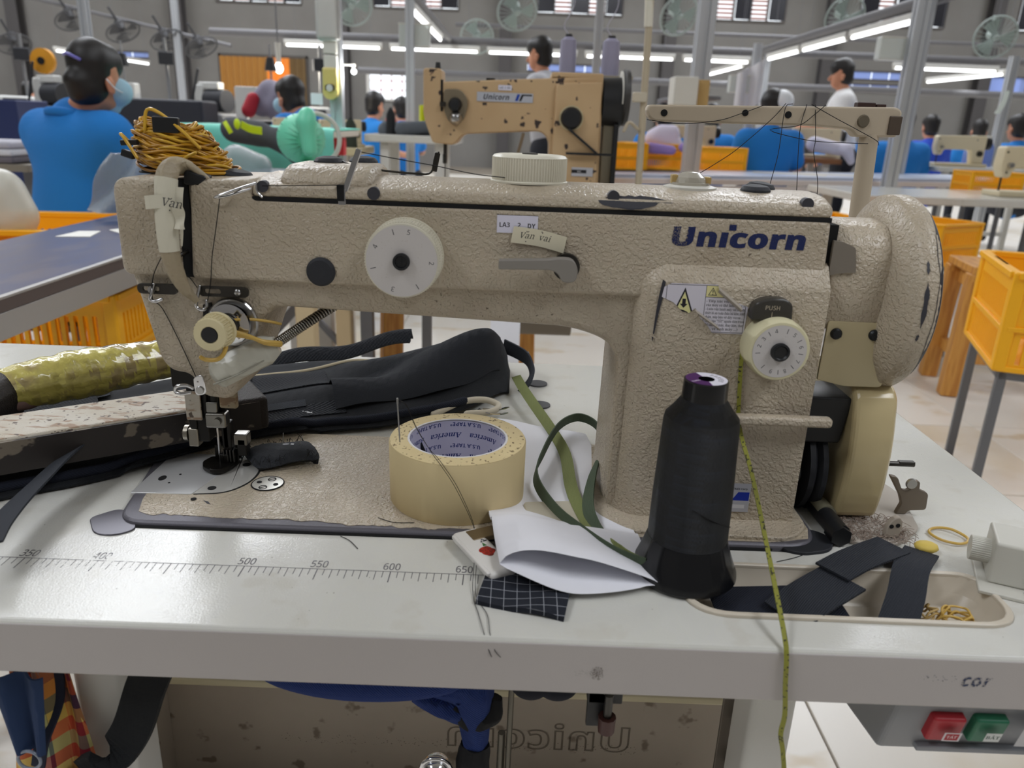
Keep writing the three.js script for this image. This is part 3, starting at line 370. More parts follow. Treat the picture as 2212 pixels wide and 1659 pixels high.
  for (const x of [0.2378, 0.266]) A('guard_screw', [latheZ([[0, 0], [0.0042, 0], [0.0042, 0.0016], [0.003, 0.003], [0, 0.0032]], 24).translate(x, 0.9147, -0.553), at(bx(0.007, 0.0008, 0.0006, 0, 0, 0, 0), x, 0.9147, -0.5497, 0, 0, -0.5)], M.screw);
  A('belt_cover', [exX([[-0.549, 0.7655, 0.001], [-0.5425, 0.79, 0.03], [-0.541, 0.83, 0.03], [-0.55, 0.868, 0.012], [-0.562, 0.875, 0.004], [-0.64, 0.875, 0.01], [-0.65, 0.7655, 0.01]], 0.26, 0.293, 0.004)], mt(0xc7b68b, 0.22));
  A('black_bracket', [exZ([[0.2235, 0.8635, 0.001], [0.262, 0.863, 0.001], [0.257, 0.826, 0.002], [0.2235, 0.826, 0.001]], -0.556, -0.6, 0.0015)], M.black);
  A('pulley', [latheX([[0.006, 0.226], [0.03, 0.2265], [0.04, 0.229], [0.0405, 0.233], [0.036, 0.236], [0.0405, 0.239], [0.0405, 0.243], [0.03, 0.246], [0.006, 0.246]], 48).translate(0.007, 0.797, -0.59)], M.rubber);
  A('pulley_hole', [0.9, -0.1, -1.1, 1.9, 2.9].map((a) => cx(0.008, 0.008, 0.0204, 0.243, 0.797 + 0.021 * Math.sin(a), -0.59 + 0.021 * Math.cos(a), 20)), M.steel);
  // bobbin winder
  const bw = new THREE.Group(); bw.name = 'bobbin_winder'; ma.add(bw);
  mesh('spindle', [cx(0.0022, 0.0022, 0.034, 0.318, 0.798, -0.585, 12), bb(0.322, 0.335, 0.799, 0.8006, -0.5875, -0.583, 0.0004)], M.darkSteel, bw);
  mesh('winder_lever', [exZ([[0.3055, 0.797, 0.002], [0.312, 0.796, 0.003], [0.3175, 0.785, 0.002], [0.3225, 0.7838, 0.003], [0.3265, 0.7935, 0.002], [0.331, 0.7925, 0.003], [0.3315, 0.7855, 0.001], [0.3395, 0.7825, 0.003], [0.3405, 0.7675, 0.003], [0.3265, 0.7665, 0.002], [0.3245, 0.7545, 0.001], [0.3165, 0.757, 0.001], [0.3195, 0.7725, 0.001], [0.3165, 0.78, 0.001]].map(([x, y, r]) => [x, Math.max(y, TY + 0.003), r]), -0.563, -0.5675, 0.0008)], mt(0x7c7266, 0.5, 0.4), bw);
  mesh('winder_screw', [latheZ([[0, 0], [0.0045, 0], [0.004, 0.002], [0, 0.0024]], 20).translate(0.3235, 0.791, -0.563)], M.steel, bw);
  mesh('pivot_lug', [exZ([[0.288, 0.764, 0.004], [0.2905, 0.777, 0.006], [0.2975, 0.783, 0.006], [0.3015, 0.775, 0.004], [0.2995, 0.7635, 0.004]], -0.522, -0.527, 0.001)], mt(0xa99e90, 0.6), bw);
  mesh('lug_hole', [cz(0.0017, 0.0017, 0.001, 0.2925, 0.7735, -0.5222, 14).scale(1, 1, 1), cz(0.0017, 0.0017, 0.001, 0.2972, 0.7745, -0.5222, 14)], M.gap, bw);
  mesh('foot_plate', [exY([[0.252, -0.575, 0.004], [0.258, -0.516, 0.01], [0.29, -0.5118, 0.01], [0.306, -0.522, 0.006], [0.325, -0.541, 0.006], [0.338, -0.6, 0.004], [0.33, -0.64, 0.006], [0.26, -0.64, 0.004]], TY, TY + 0.003, 0.0006)], mt(0xb4aca2, 0.6), bw);
  mesh('roller', [at(new THREE.CylinderGeometry(0.0075, 0.0075, 0.05, 24), 0.2515, TY + 0.0085, -0.541, Math.PI / 2, 0.03), at(new THREE.CylinderGeometry(0.0082, 0.0082, 0.014, 6), 0.2508, TY + 0.0085, -0.518, Math.PI / 2, 0.03)], M.black, bw);
  mesh('roller_sleeve', [at(new THREE.CylinderGeometry(0.0081, 0.0081, 0.016, 24), 0.252, TY + 0.009, -0.553, Math.PI / 2, 0.03)], mt(0x76725f, 0.4), bw);
  // lint caught under the winder
  { const l = []; for (let i = 0; i < 260; i++) { const x = 0.285 + rr(-1, 1) * 0.026, z = -0.535 + rr(-1, 1) * 0.02, y = TY + 0.003; const a = rr(0, 6.3); l.push(tube([[x, y, z], [x + 0.004 * Math.cos(a), y + rr(0.001, 0.005), z + 0.004 * Math.sin(a)], [x + 0.008 * Math.cos(a + 1), y + rr(0, 0.002), z + 0.007 * Math.sin(a + 1)]], 0.00025, 5, false, 3)); } const o = mesh('lint', l, mt(0x9b8b7e, 1), ma); o.userData.kind = 'stuff'; }
  // things on top: ribbed knob, oil sight, plugs, thread guides
  const kn = new THREE.Group(); kn.name = 'top_knob'; ma.add(kn);
  mesh('knob_body', [at(ribbed(0.0278, 0.016, 84, 0).rotateX(-Math.PI / 2), 0.0068, 1.03, -0.592), lathe([[0, 0], [0.0288, 0], [0.0288, 0.0012], [0.0275, 0.002], [0, 0.002]]).translate(0.0068, 1.012, -0.592), lathe([[0, 0], [0.0277, 0], [0.0265, 0.0015], [0.024, 0.0022], [0, 0.0022]]).translate(0.0068, 1.0298, -0.592)], M.knobIvory, kn);
  mesh('knob_cap', [lathe([[0, 0], [0.0058, 0], [0.0058, 0.001], [0.004, 0.0014], [0, 0.0008]], 24).translate(0.0068, 1.0318, -0.592)], mt(0x3a3833, 0.5), kn);
  mesh('knob_stem', [cy(0.015, 0.015, 0.006, 0.0068, 1.0125, -0.592, 28)], M.cast, kn);
  A('oil_sight_ring', [lathe([[0, 0], [0.0195, 0], [0.0195, 0.0018], [0.015, 0.003], [0, 0.003]]).translate(0.126, 1.0118, -0.588)], M.plastic);
  A('oil_sight_dome', [lathe([[0, 0], [0.0142, 0], [0.0142, 0.002], [0.0118, 0.0022], [0.0105, 0.0058], [0.0065, 0.0092], [0, 0.0102]]).translate(0.126, 1.0146, -0.588)], mt(0xcdc8ba, 0.12, 0, { transmission: 0.45, thickness: 0 }));
  A('oil_sight_lug', [bb(0.1115, 0.1165, 1.0155, 1.022, -0.592, -0.585, 0.001), bb(0.1355, 0.141, 1.0155, 1.021, -0.592, -0.585, 0.001)], mt(0xd4b87a, 0.25, 0, { transmission: 0.35, thickness: 0 }));
  const cap = (x, y, z, r, tilt = 0) => A('plug_cap', [at(lathe([[0, 0], [r, 0], [r, 0.0012], [r * 0.82, 0.0036], [r * 0.4, 0.0048], [0, 0.005]], 28), x, y, z, 0, 0, tilt)], M.rubber);
  cap(0.1725, 1.0125, -0.58, 0.0108); cap(0.182, 1.0135, -0.6, 0.0106, -0.1); cap(-0.1435, 1.0202, -0.598, 0.0112); cap(-0.1215, 1.0202, -0.618, 0.011); cap(-0.211, 1.0085, -0.592, 0.0115, -0.12); cap(-0.276, 1.008, -0.6, 0.0115);
  A('guide_bracket', [at(bx(0.0042, 0.04, 0.0016, 0, 0, 0, 0.0007), -0.1175, 1.014, -0.5475, 0, 0, -0.36), bb(-0.126, -0.1205, 0.994, 1.006, -0.5485, -0.5462, 0.0005)], M.chrome);
  A('guide_slot', bb(-0.1265, -0.1215, 0.9975, 1.0085, -0.552, -0.5458, 0), M.gap);
  A('guide_spring', [tube([[-0.135, 1.0225, -0.6], [-0.125, 1.0195, -0.59], [-0.1, 1.016, -0.595], [-0.078, 1.0145, -0.6], [-0.069, 1.0148, -0.6], [-0.0655, 1.019, -0.6], [-0.0645, 1.026, -0.6], [-0.0615, 1.0305, -0.6]], 0.0008, 40), at(bx(0.0042, 0.014, 0.0016, 0, 0, 0, 0.0007), -0.0635, 1.0235, -0.6, 0, 0, -0.2)], M.darkSteel);
  A('guide_wire', [tube([[-0.182, 1.0075, -0.545], [-0.19, 1.0048, -0.54], [-0.2, 1.001, -0.537], [-0.207, 0.9985, -0.537], [-0.2085, 0.9975, -0.5385], [-0.2, 0.999, -0.5395], [-0.185, 1.004, -0.541]], 0.0009, 40), tube([[-0.182, 1.0075, -0.545], [-0.1815, 1.002, -0.545], [-0.1785, 0.9985, -0.545]], 0.0009, 12)], M.chrome);
  A('guide_boss', [exZ([[-0.2145, 1.0035, 0.006], [-0.2145, 0.994, 0.008], [-0.2065, 0.989, 0.006], [-0.199, 0.996, 0.008], [-0.199, 1.0035, 0.004]], -0.5445, -0.552, 0.0014)], M.paint);
  // take-up lever guard: a thick curved tube-like shield
  const sec = [[0.0068, 0.0052], [0.007, 0.006], [0.0073, 0.006], [0.0072, 0.006], [0.0072, 0.006], [0.007, 0.0058], [0.0066, 0.0055], [0.006, 0.005], [0.0044, 0.004], [0.0022, 0.0022]];
  const gc = curve([[-0.2335, 1.0155, -0.556], [-0.237, 1.0175, -0.545], [-0.2395, 1.012, -0.537], [-0.2405, 1.0, -0.535], [-0.2415, 0.985, -0.534], [-0.242, 0.97, -0.534], [-0.2415, 0.957, -0.534], [-0.239, 0.9445, -0.5345], [-0.2345, 0.9335, -0.5355], [-0.2275, 0.924, -0.538]]);
  { const rings = []; for (let i = 0; i <= 36; i++) { const t = i / 36, p = gc.getPoint(t), d = gc.getTangent(t), x = V(1, 0, 0).addScaledVector(d, -d.x).normalize(), y = d.clone().cross(x), k = t * 9, a = Math.floor(Math.min(k, 8.99)), f = k - a, rx = sec[a][0] + (sec[a + 1][0] - sec[a][0]) * f, ry = sec[a][1] + (sec[a + 1][1] - sec[a][1]) * f; const r = []; for (let j = 0; j < 16; j++) { const q = j / 16 * Math.PI * 2; r.push(p.clone().addScaledVector(x, rx * Math.cos(q)).addScaledVector(y, ry * Math.sin(q)).toArray()); } rings.push(r); }
    A('lever_guard', [loft(rings, true, 1.2), tube([[-0.235, 1.0175, -0.55], [-0.228, 1.0175, -0.548], [-0.2215, 1.0125, -0.549], [-0.2175, 1.0075, -0.551]], 0.0025, 16)], new THREE.MeshStandardMaterial({ map: T.paint, color: 0xe0dccf, roughness: 0.5, bumpMap: T.hammer, bumpScale: 0.0002 }));
    const wrap = rings.slice(9, 24).map((r) => { const c = [0, 1, 2].map((q) => r.reduce((s, p) => s + p[q], 0) / 16); return r.map((p) => p.map((v, q) => c[q] + (v - c[q]) * 1.06)); });
    A('tape_wrap', [loft(wrap, true, 1.2), sheet((u, v) => [-0.2335 + 0.006 * u * (1 - 0.85 * v), 1.004 - 0.04 * v, -0.5335 + 0.0012 * Math.sin(v * 6)], 4, 10, 0.0003), sheet((u, v) => [-0.2545 + 0.021 * u, 0.9975 - 0.009 * v + 0.0018 * Math.sin(u * 2), -0.528 - 0.0045 * (2 * u - 1) ** 2], 12, 4, 0.0003), sheet((u, v) => [-0.2345 + 0.007 * u, 0.9935 - 0.017 * v, -0.5295 + 0.0018 * Math.sin(v * 7 + u * 2)], 6, 8, 0.0003)], mt(0xd5d0bd, 0.75));
    A('handwriting', at(decal(0.02, 0.0125), -0.2355, 0.9935, -0.5268, 0, 0, -0.14), print(0.02, 0.0125, (g, w, h) => { g.clearRect(0, 0, w, h); g.fillStyle = '#15131a'; g.font = `italic ${h * 0.62}px serif`; g.fillText('Van', w * 0.2, h * 0.66); g.lineWidth = h * 0.04; g.strokeStyle = '#15131a'; g.beginPath(); g.arc(w * 0.52, h * 0.16, h * 0.09, 0.2, 2.9); g.stroke(); g.beginPath(); g.arc(w * 0.52, h * 0.85, h * 0.04, 0, 7); g.fill(); }, 14000, { transparent: true })); }
  A('take_up_lever', [tube([[-0.235, 0.9585, -0.556], [-0.2375, 0.957, -0.543], [-0.2408, 0.953, -0.5405], [-0.2402, 0.9455, -0.541], [-0.2385, 0.942, -0.545]], 0.0015, 24)], M.darkSteel);
  A('face_cap', [exZ([[-0.2165, 1.0105, 0.003], [-0.2315, 1.015, 0.003], [-0.233, 1.005, 0.002], [-0.222, 1.0035, 0.002]], -0.546, -0.56, 0.001)], M.black);
  // thread guide plates on face
  const gp = (x0, x1, y) => A('guide_plate', [exZ([[x0, y - 0.0038, 0.0037], [x1, y - 0.0038, 0.0037], [x1, y + 0.0038, 0.0037], [x0, y + 0.0038, 0.0037]], -0.5448, -0.5475, 0.0004, [[[x0 + 0.004, y - 0.0018, 0.0018], [x0 + 0.016, y - 0.0018, 0.0018], [x0 + 0.016, y + 0.0018, 0.0018], [x0 + 0.004, y + 0.0018, 0.0018]]])], M.darkSteel);
  gp(-0.2735, -0.2445, 0.9305); gp(-0.229, -0.193, 0.9302);
  A('guide_screw', sph(0.0026, -0.2008, 0.9302, -0.5448, 1, 1, 0.6), M.steel); A('guide_screw', cz(0.0026, 0.0026, 0.004, -0.2628, 0.93, -0.5455, 16), M.steel);
  A('guide_hook', [tube([[-0.2605, 0.934, -0.544], [-0.2615, 0.928, -0.541], [-0.2625, 0.9235, -0.5405], [-0.2585, 0.9225, -0.54], [-0.2545, 0.924, -0.541]], 0.0013, 20)], M.chrome); A('guide_hook', [tube([[-0.2275, 0.934, -0.544], [-0.2285, 0.926, -0.5405], [-0.2295, 0.92, -0.54], [-0.2255, 0.9175, -0.54], [-0.2225, 0.92, -0.541], [-0.223, 0.924, -0.542]], 0.0013, 24)], M.chrome);
  // tension assembly
  const te = new THREE.Group(); te.name = 'thread_tension'; ma.add(te);
  mesh('tension_base', [latheZ([[0, 0], [0.0185, 0], [0.0185, 0.002], [0.0175, 0.003], [0, 0.003]]).translate(-0.2075, 0.9068, -0.5505)], M.steel, te);
  mesh('tension_disc', [latheZ([[0, 0], [0.0125, 0.0005], [0.015, 0.002], [0.0155, 0.0024], [0.0125, 0.0014], [0, 0.001]]).translate(-0.208, 0.9068, -0.546), latheZ([[0, 0.001], [0.0125, 0.0012], [0.015, 0], [0.0152, 0.0005], [0.0125, 0.0022], [0, 0.002]]).translate(-0.2082, 0.9068, -0.542)], M.chrome, te);
  { const p = []; for (let i = 0; i <= 90; i++) { const a = i / 90 * Math.PI * 2 * 4.5; p.push([-0.2083 + 0.0085 * Math.cos(a), 0.907 + 0.0085 * Math.sin(a), -0.54 + 0.02 * i / 90]); } mesh('tension_spring', [tube(p, 0.0009, 200, false, 6)], M.darkSteel, te); }
  { const s = new THREE.Shape(), n = 30; for (let i = 0; i <= n * 4; i++) { const a = i / (n * 4) * Math.PI * 2, q = 0.0122 - (i % 4 < 2 ? 0 : 0.0009); i ? s.lineTo(q * Math.cos(a), q * Math.sin(a)) : s.moveTo(q, 0); }
    mesh('tension_knob', [at(exZ(s, 0, -0.012, 0), -0.2093, 0.9076, -0.511), latheZ([[0.0055, 0.004], [0.0118, 0.004], [0.0112, 0.0062], [0.0062, 0.0068], [0.0055, 0.0058]]).translate(-0.2093, 0.9076, -0.5155), latheZ([[0, 0], [0.0122, 0], [0.0132, 0.001], [0.0128, 0.004], [0, 0.004]]).translate(-0.209, 0.9075, -0.525)], M.cream, te); }
  mesh('tension_stud', [cz(0.0055, 0.0055, 0.003, -0.2095, 0.9077, -0.5103, 20)], M.black, te);
  mesh('slack_bracket', [exZ([[-0.2285, 0.9195, 0.001], [-0.2225, 0.921, 0.001], [-0.221, 0.911, 0.001], [-0.226, 0.897, 0.003], [-0.23, 0.9, 0.003]], -0.5485, -0.5515, 0.0006), bb(-0.2295, -0.2265, 0.898, 0.904, -0.55, -0.54, 0.001)], M.grease, te);
  // rubber bands stretched round the tension knob
  A('rubber_band', [tube([[-0.205, 0.9125, -0.532], [-0.195, 0.9105, -0.545], [-0.182, 0.908, -0.551], [-0.1745, 0.905, -0.556]], 0.0011, 20), tube([[-0.2035, 0.905, -0.532], [-0.193, 0.901, -0.535], [-0.182, 0.8965, -0.537], [-0.172, 0.8935, -0.545]], 0.0016, 20), tube([[-0.2035, 0.9025, -0.532], [-0.19, 0.8985, -0.538], [-0.181, 0.895, -0.538], [-0.172, 0.892, -0.545]], 0.0016, 20)], M.band);
  A('rubber_band', [tube([[-0.2035, 0.9, -0.525], [-0.2045, 0.892, -0.52], [-0.209, 0.8875, -0.518], [-0.217, 0.887, -0.518], [-0.2205, 0.8885, -0.518]], 0.0016, 20)], M.band);
  // needle bar, presser foot and their fittings below the head
  const nd = new THREE.Group(); nd.name = 'needle_bar_unit'; ma.add(nd);
  const N = (n, g, m) => mesh(n, g, m, nd);
  N('bar_block', [bb(-0.2765, -0.2575, 0.84, 0.8625, -0.608, -0.588, 0.001), bb(-0.2635, -0.252, 0.79, 0.862, -0.61, -0.594, 0.0012), bb(-0.2675, -0.261, 0.802, 0.847, -0.606, -0.592, 0.0015)], M.grease);
  N('guard_plate', [bb(-0.2685, -0.2555, 0.8105, 0.836, -0.5925, -0.5905, 0.001)], new THREE.MeshStandardMaterial({ map: T.rust, roughness: 0.45 }));
  N('side_plate', [bb(-0.2385, -0.224, 0.8235, 0.8395, -0.592, -0.586, 0.002)], new THREE.MeshStandardMaterial({ map: T.rust, color: 0xcfc6b2, roughness: 0.45 }));
  N('needle_bar', [cy(0.0042, 0.0042, 0.055, -0.2475, 0.838, -0.599, 20), bb(-0.2445, -0.2385, 0.782, 0.85, -0.607, -0.6, 0.001)], M.grease);
  N('needle_clamp', [bb(-0.2545, -0.237, 0.803, 0.8165, -0.604, -0.592, 0.0022), bb(-0.253, -0.2435, 0.8165, 0.826, -0.602, -0.593, 0.0012), cz(0.0032, 0.0032, 0.004, -0.2435, 0.8095, -0.5915, 16)], mt(0x8d8a84, 0.25, 0.95));
  N('needle', [cy(0.0007, 0.0014, 0.036, -0.2475, 0.786, -0.6, 10), cy(0.0003, 0.0007, 0.012, -0.2475, 0.765, -0.6, 10)], M.chrome);
  N('foot_bar', [bb(-0.2435, -0.2365, 0.768, 0.806, -0.608, -0.6, 0.001), bb(-0.2315, -0.2235, 0.776, 0.792, -0.608, -0.598, 0.0012)], M.grease);
  N('foot_block', [bb(-0.234, -0.2225, 0.7855, 0.796, -0.609, -0.598, 0.0012)], mt(0x7b7872, 0.25, 0.9));
  N('thumb_screw', [cx(0.0068, 0.0068, 0.0035, -0.2715, 0.7965, -0.597, 24), bb(-0.2695, -0.261, 0.786, 0.802, -0.602, -0.592, 0.001)], mt(0x9c968a, 0.3, 0.9));
  N('presser_foot', [exY([[-0.262, -0.598, 0.003], [-0.258, -0.588, 0.003], [-0.2475, -0.581, 0.005], [-0.239, -0.583, 0.004], [-0.2345, -0.593, 0.002], [-0.232, -0.607, 0.002], [-0.258, -0.609, 0.003]], BED + 0.002, BED + 0.0065, 0.0012), bb(-0.2525, -0.2485, BED + 0.005, 0.784, -0.608, -0.602, 0.0008), bb(-0.2365, -0.2315, BED + 0.005, 0.782, -0.608, -0.601, 0.0008), bb(-0.2465, -0.2385, BED + 0.006, 0.778, -0.604, -0.596, 0.0015)], mt(0x2a2826, 0.28, 0.8));
  N('foot_spring', [0, 1, 2, 3].map((i) => bb(-0.2435 + i * 0.0028, -0.242 + i * 0.0028, 0.771, 0.782, -0.6, -0.596, 0.0005)), M.darkSteel);
  A('thread_cutter', [exZ([[-0.246, 0.8655, 0.003], [-0.2385, 0.868, 0.003], [-0.2365, 0.8525, 0.004], [-0.2455, 0.8505, 0.004]].map(([x, y, r]) => [x + 0.007, y - 0.001, r]), -0.5435, -0.545, 0.0005, [[[-0.237, 0.862, 0.0008], [-0.2345, 0.8625, 0.0008], [-0.2342, 0.8605, 0.0008], [-0.2366, 0.86, 0.0008]]])], M.chrome);
  A('cutter_screw', [latheZ([[0, 0], [0.0032, 0], [0.0028, 0.0014], [0, 0.0016]], 20).translate(-0.2345, 0.8545, -0.5435)], M.steel);
  A('bar_guide', [tube([[-0.2405, 0.8555, -0.5445], [-0.2445, 0.8585, -0.542], [-0.2505, 0.8575, -0.541], [-0.2525, 0.8535, -0.542], [-0.248, 0.852, -0.541], [-0.242, 0.8525, -0.543]], 0.0014, 30)], M.chrome);
  // needle plate and slide plate set into the bed
  A('slide_plate', [exY([[-0.2995, -0.5465, 0.001], [-0.2515, -0.5475, 0.001], [-0.2345, -0.6235, 0.001], [-0.298, -0.6235, 0.001]], BED - 0.001, BED + 0.0009, 0.0002)], mt(0xd4d4d4, 0.3, 0.45));
  A('needle_plate', [exY([[-0.2505, -0.549, 0.001], [-0.2275, -0.5525, 0.012], [-0.2155, -0.568, 0.012], [-0.2115, -0.59, 0.012], [-0.2185, -0.613, 0.012], [-0.2365, -0.6235, 0.004], [-0.2355, -0.6235, 0.001]], BED - 0.001, BED + 0.0009, 0.0002)], mt(0xd8d6d0, 0.28, 0.45));
  A('plate_gap', [exY([[-0.2505, -0.5475, 0.001], [-0.2265, -0.551, 0.012], [-0.214, -0.567, 0.012], [-0.2098, -0.59, 0.012], [-0.217, -0.6145, 0.012], [-0.2355, -0.6255, 0.004], [-0.24, -0.6], [-0.245, -0.57]], BED - 0.002, BED + 0.0006, 0)], M.gap);
  const hol = (x, z, r, rz = r) => A('plate_hole', at(cy(1, 1, 0.0005, 0, 0, 0, 20).scale(r, 1, rz), x, BED + 0.00095, z), M.gap);
  hol(-0.286, -0.5735, 0.003, 0.0045); hol(-0.2745, -0.5815, 0.001); hol(-0.277, -0.5655, 0.001); hol(-0.2395, -0.559, 0.0034); hol(-0.227, -0.605, 0.0034); hol(-0.2465, -0.5395, 0.0022); 
  A('bed_disc', [cy(0.0128, 0.0128, 0.002, -0.1981, BED + 0.0002, -0.5712, 36)], mt(0xd6d4cc, 0.35, 0.5));
  A('bed_disc_gap', [at(new THREE.TorusGeometry(0.0128, 0.0006, 6, 36), -0.1981, BED + 0.0009, -0.5712, Math.PI / 2)], M.gap);
  for (const [dx, dz, s] of [[-0.0072, -0.001, 0], [0.0072, 0.002, 0], [0.0015, -0.0072, 1], [-0.0015, 0.0078, 1]]) { const x = -0.1981 + dx, z = -0.5712 + dz; if (!s) A('disc_hole', [cy(0.0021, 0.0021, 0.0004, x, BED + 0.0013, z, 16)], M.gap); else A('disc_screw', [at(new THREE.TorusGeometry(0.0031, 0.0004, 5, 20), x, BED + 0.0012, z, Math.PI / 2), at(bx(0.0055, 0.0004, 0.0007, 0, 0, 0, 0), x, BED + 0.0013, z, 0, 0.5)], M.gap); }
  A('bed_bare_patch', [exY([[-0.2385, -0.5385], [-0.234, -0.537], [-0.2305, -0.5325], [-0.2335, -0.5335]], BED, BED + 0.0006, 0)], M.cast);
}
// ------------------------------------------------------------------ things on the table
{ // black thread cone
  const o = thing('thread_cone', 'tall cone of black sewing thread with a purple and white label on its core', 'thread cone', [0.1245, TY, -0.469]);
  const wind = tex(256, 0.02, (u, v) => 0.5 + 0.35 * Math.sin(v * Math.PI * 2 * 34 + 1.2 * Math.sin(u * 6.28)) + 0.5 * (fbm(u, v, 16, 2, 3) - 0.5), false);
  const wc = tex(512, 0.11, (u, v) => mix(hx(0x090a0d), hx(0x191e2a), sm(0.4, 0.75, fbm(u * 0.5, v * 5, 8, 4, 77))));
  const core = mesh('core', [lathe([[0.0055, 0.139], [0.0055, 0.1425], [0.0135, 0.1425], [0.0142, 0.142], [0.0148, 0.1235]]), lathe([[0, 0.002], [0.0345, 0.001], [0.036, 0.003], [0.0357, 0.006], [0.0335, 0.011], [0.0305, 0.019], [0.027, 0.03]], 64)], mt(0x101114, 0.25), o, true);
  mesh('thread_winding', [lathe([[0.0262, 0.027], [0.027, 0.031], [0.0265, 0.06], [0.0254, 0.09], [0.0246, 0.1135], [0.0238, 0.1175], [0.0195, 0.1225], [0.0155, 0.1285], [0.0145, 0.13]], 64)], mt(0xffffff, 0.5, 0, { map: wc, bumpMap: wind, bumpScale: 0.0012 }), o, true);
  mesh('core_label', at(keep(flat(new THREE.RingGeometry(0.0052, 0.0133, 40))), 0, 0.1427, 0, -Math.PI / 2), print(0.0266, 0.0266, (g, w) => { g.fillStyle = '#e4e1ec'; g.fillRect(0, 0, w, w); g.fillStyle = '#4c1a5c'; g.beginPath(); g.moveTo(w * 0.5, w * 0.5); g.arc(w / 2, w / 2, w, 1.5, 4.4); g.fill(); g.fillStyle = '#2b2b36'; g.font = `bold ${w * 0.085}px sans-serif`; for (let i = 0; i < 6; i++) { g.save(); g.translate(w / 2, w / 2); g.rotate(-0.9 + i * 0.3); g.fillText('120', w * 0.27, 0, w * 0.18); g.restore(); } g.save(); g.translate(w / 2, w / 2); g.rotate(2.6); g.fillStyle = '#e6dcea'; g.fillText('COATS', w * 0.2, w * 0.04, w * 0.26); g.restore(); }, 12000), core, true);
  mesh('loose_thread', [tube([[-0.005, 0.062, 0.0262], [0.008, 0.055, 0.0258], [0.022, 0.046, 0.0165], [0.0245, 0.044, 0.013]], 0.0003, 16, false, 5)], M.thread, o, true);
}
{ // masking tape roll with a needle stuck in it
  const o = thing('masking_tape_roll', 'cream masking tape roll with printed white core lying flat on the machine bed', 'tape roll', [-0.0415, BED + 0.0004, -0.567]);
  const specks = tex(512, 0.12, (u, v) => { const c = mix(hx(0xdcc99a), hx(0xd3bf8e), fbm(u, v, 8, 3, 2)); return mix(c, hx(0x6e5a3c), 0.8 * sm(0.72, 0.78, fbm(u, v, 60, 2, 12))); });
  mesh('tape_body', [lathe([[0.0398, 0.0005], [0.0535, 0], [0.0542, 0.001], [0.0545, 0.048], [0.0538, 0.0495], [0.0398, 0.05]], 80)], mt(0xddc99a, 0.7), o, true);
  mesh('tape_edge', [lathe([[0.0398, 0.0501], [0.0536, 0.0497]], 80)], mt(0xffffff, 0.8, 0, { map: specks }), o, true);
  const inner = new THREE.CylinderGeometry(0.0385, 0.0385, 0.049, 72, 1, true).translate(0, 0.0245, 0);
  const ct = print(0.242, 0.049, (g, w, h) => { g.fillStyle = '#cfcde2'; g.fillRect(0, 0, w, h); g.translate(w, h); g.rotate(Math.PI); g.translate(w, 0); g.scale(-1, 1); g.fillStyle = '#1c2c72'; for (let r = 0; r < 5; r++) for (let c = 0; c < 7; c++) { const x = w * (c / 7 + (r % 2) * 0.07), y = h * (0.12 + r * 0.2); if (r % 2) { g.font = `italic bold ${h * 0.13}px serif`; g.fillText('America', x, y + h * 0.06); } else { g.font = `bold ${h * 0.1}px sans-serif`; g.fillText('U.S.A TAPE\u00b0', x, y + h * 0.05); } } }, 7000);
  ct.side = THREE.BackSide; mesh('core', keep(flat(inner)), Object.assign(ct, { side: THREE.DoubleSide }), o, true);
  mesh('core_rim', [lathe([[0.0383, 0.0495], [0.0383, 0.0502], [0.0399, 0.0502], [0.0399, 0.0495]], 72), lathe([[0.0388, 0.001], [0.0388, 0.049]], 72)], mt(0xd9d6d6, 0.7), o, true);
  const n = thing('sewing_needle', 'long steel needle stuck upright in the masking tape roll', 'needle', [-0.0853, 0.814, -0.552]);
  mesh('shaft', [bar([0, -0.008, 0], [-0.0025, 0.031, -0.004], 0.0006, 8)], M.steel, n, true);
  mesh('eye', [bar([-0.0025, 0.031, -0.004], [-0.0027, 0.0355, -0.0045], 0.0008, 8)], M.steel, n, true);
  const th = thing('black_thread', 'double black thread running from the needle over the tape roll to the table edge', 'thread', [-0.04, TY, -0.5]);
  const run = (d) => tube([[-0.0878, 0.8485, -0.5565], [-0.083, 0.838, -0.572 + d], [-0.0765, 0.8165, -0.58 + d], [-0.062, 0.8155, -0.541], [-0.0555 + d, 0.8157, -0.524], [-0.0495 + d, 0.8145, -0.5118], [-0.039 + d, 0.799, -0.5095], [-0.0265 + d * 0.5, 0.773, -0.508], [-0.0225, 0.7655, -0.497], [-0.0215 + d, 0.7685, -0.475], [-0.0205 + d, 0.7615, -0.433], [-0.0155 + d * 3, 0.7608, -0.41], [-0.0113 + d * 2, 0.7606, -0.392], [-0.008 + d * 2, 0.752, -0.3875], [-0.006 + d * 3, 0.7475, -0.3868]], 0.00022, 120, false, 5);
  mesh('strand', run(0), M.thread, th); mesh('strand', run(0.0018), M.thread, th);
  const s = thing('fabric_offcut', 'small black strip of cloth dropped inside the tape core', 'fabric scrap', [-0.06, BED, -0.58]);
  mesh('strip', strap([[-0.0755, 0.797, -0.59], [-0.068, 0.784, -0.583], [-0.058, 0.773, -0.572], [-0.052, 0.7655, -0.562]], [[1, 0, 1], [1, 0.2, 1], [1, 0, 1], [1, 0, 0.8]], 0.008, 0.0012, 20), M.cloth, s);
}
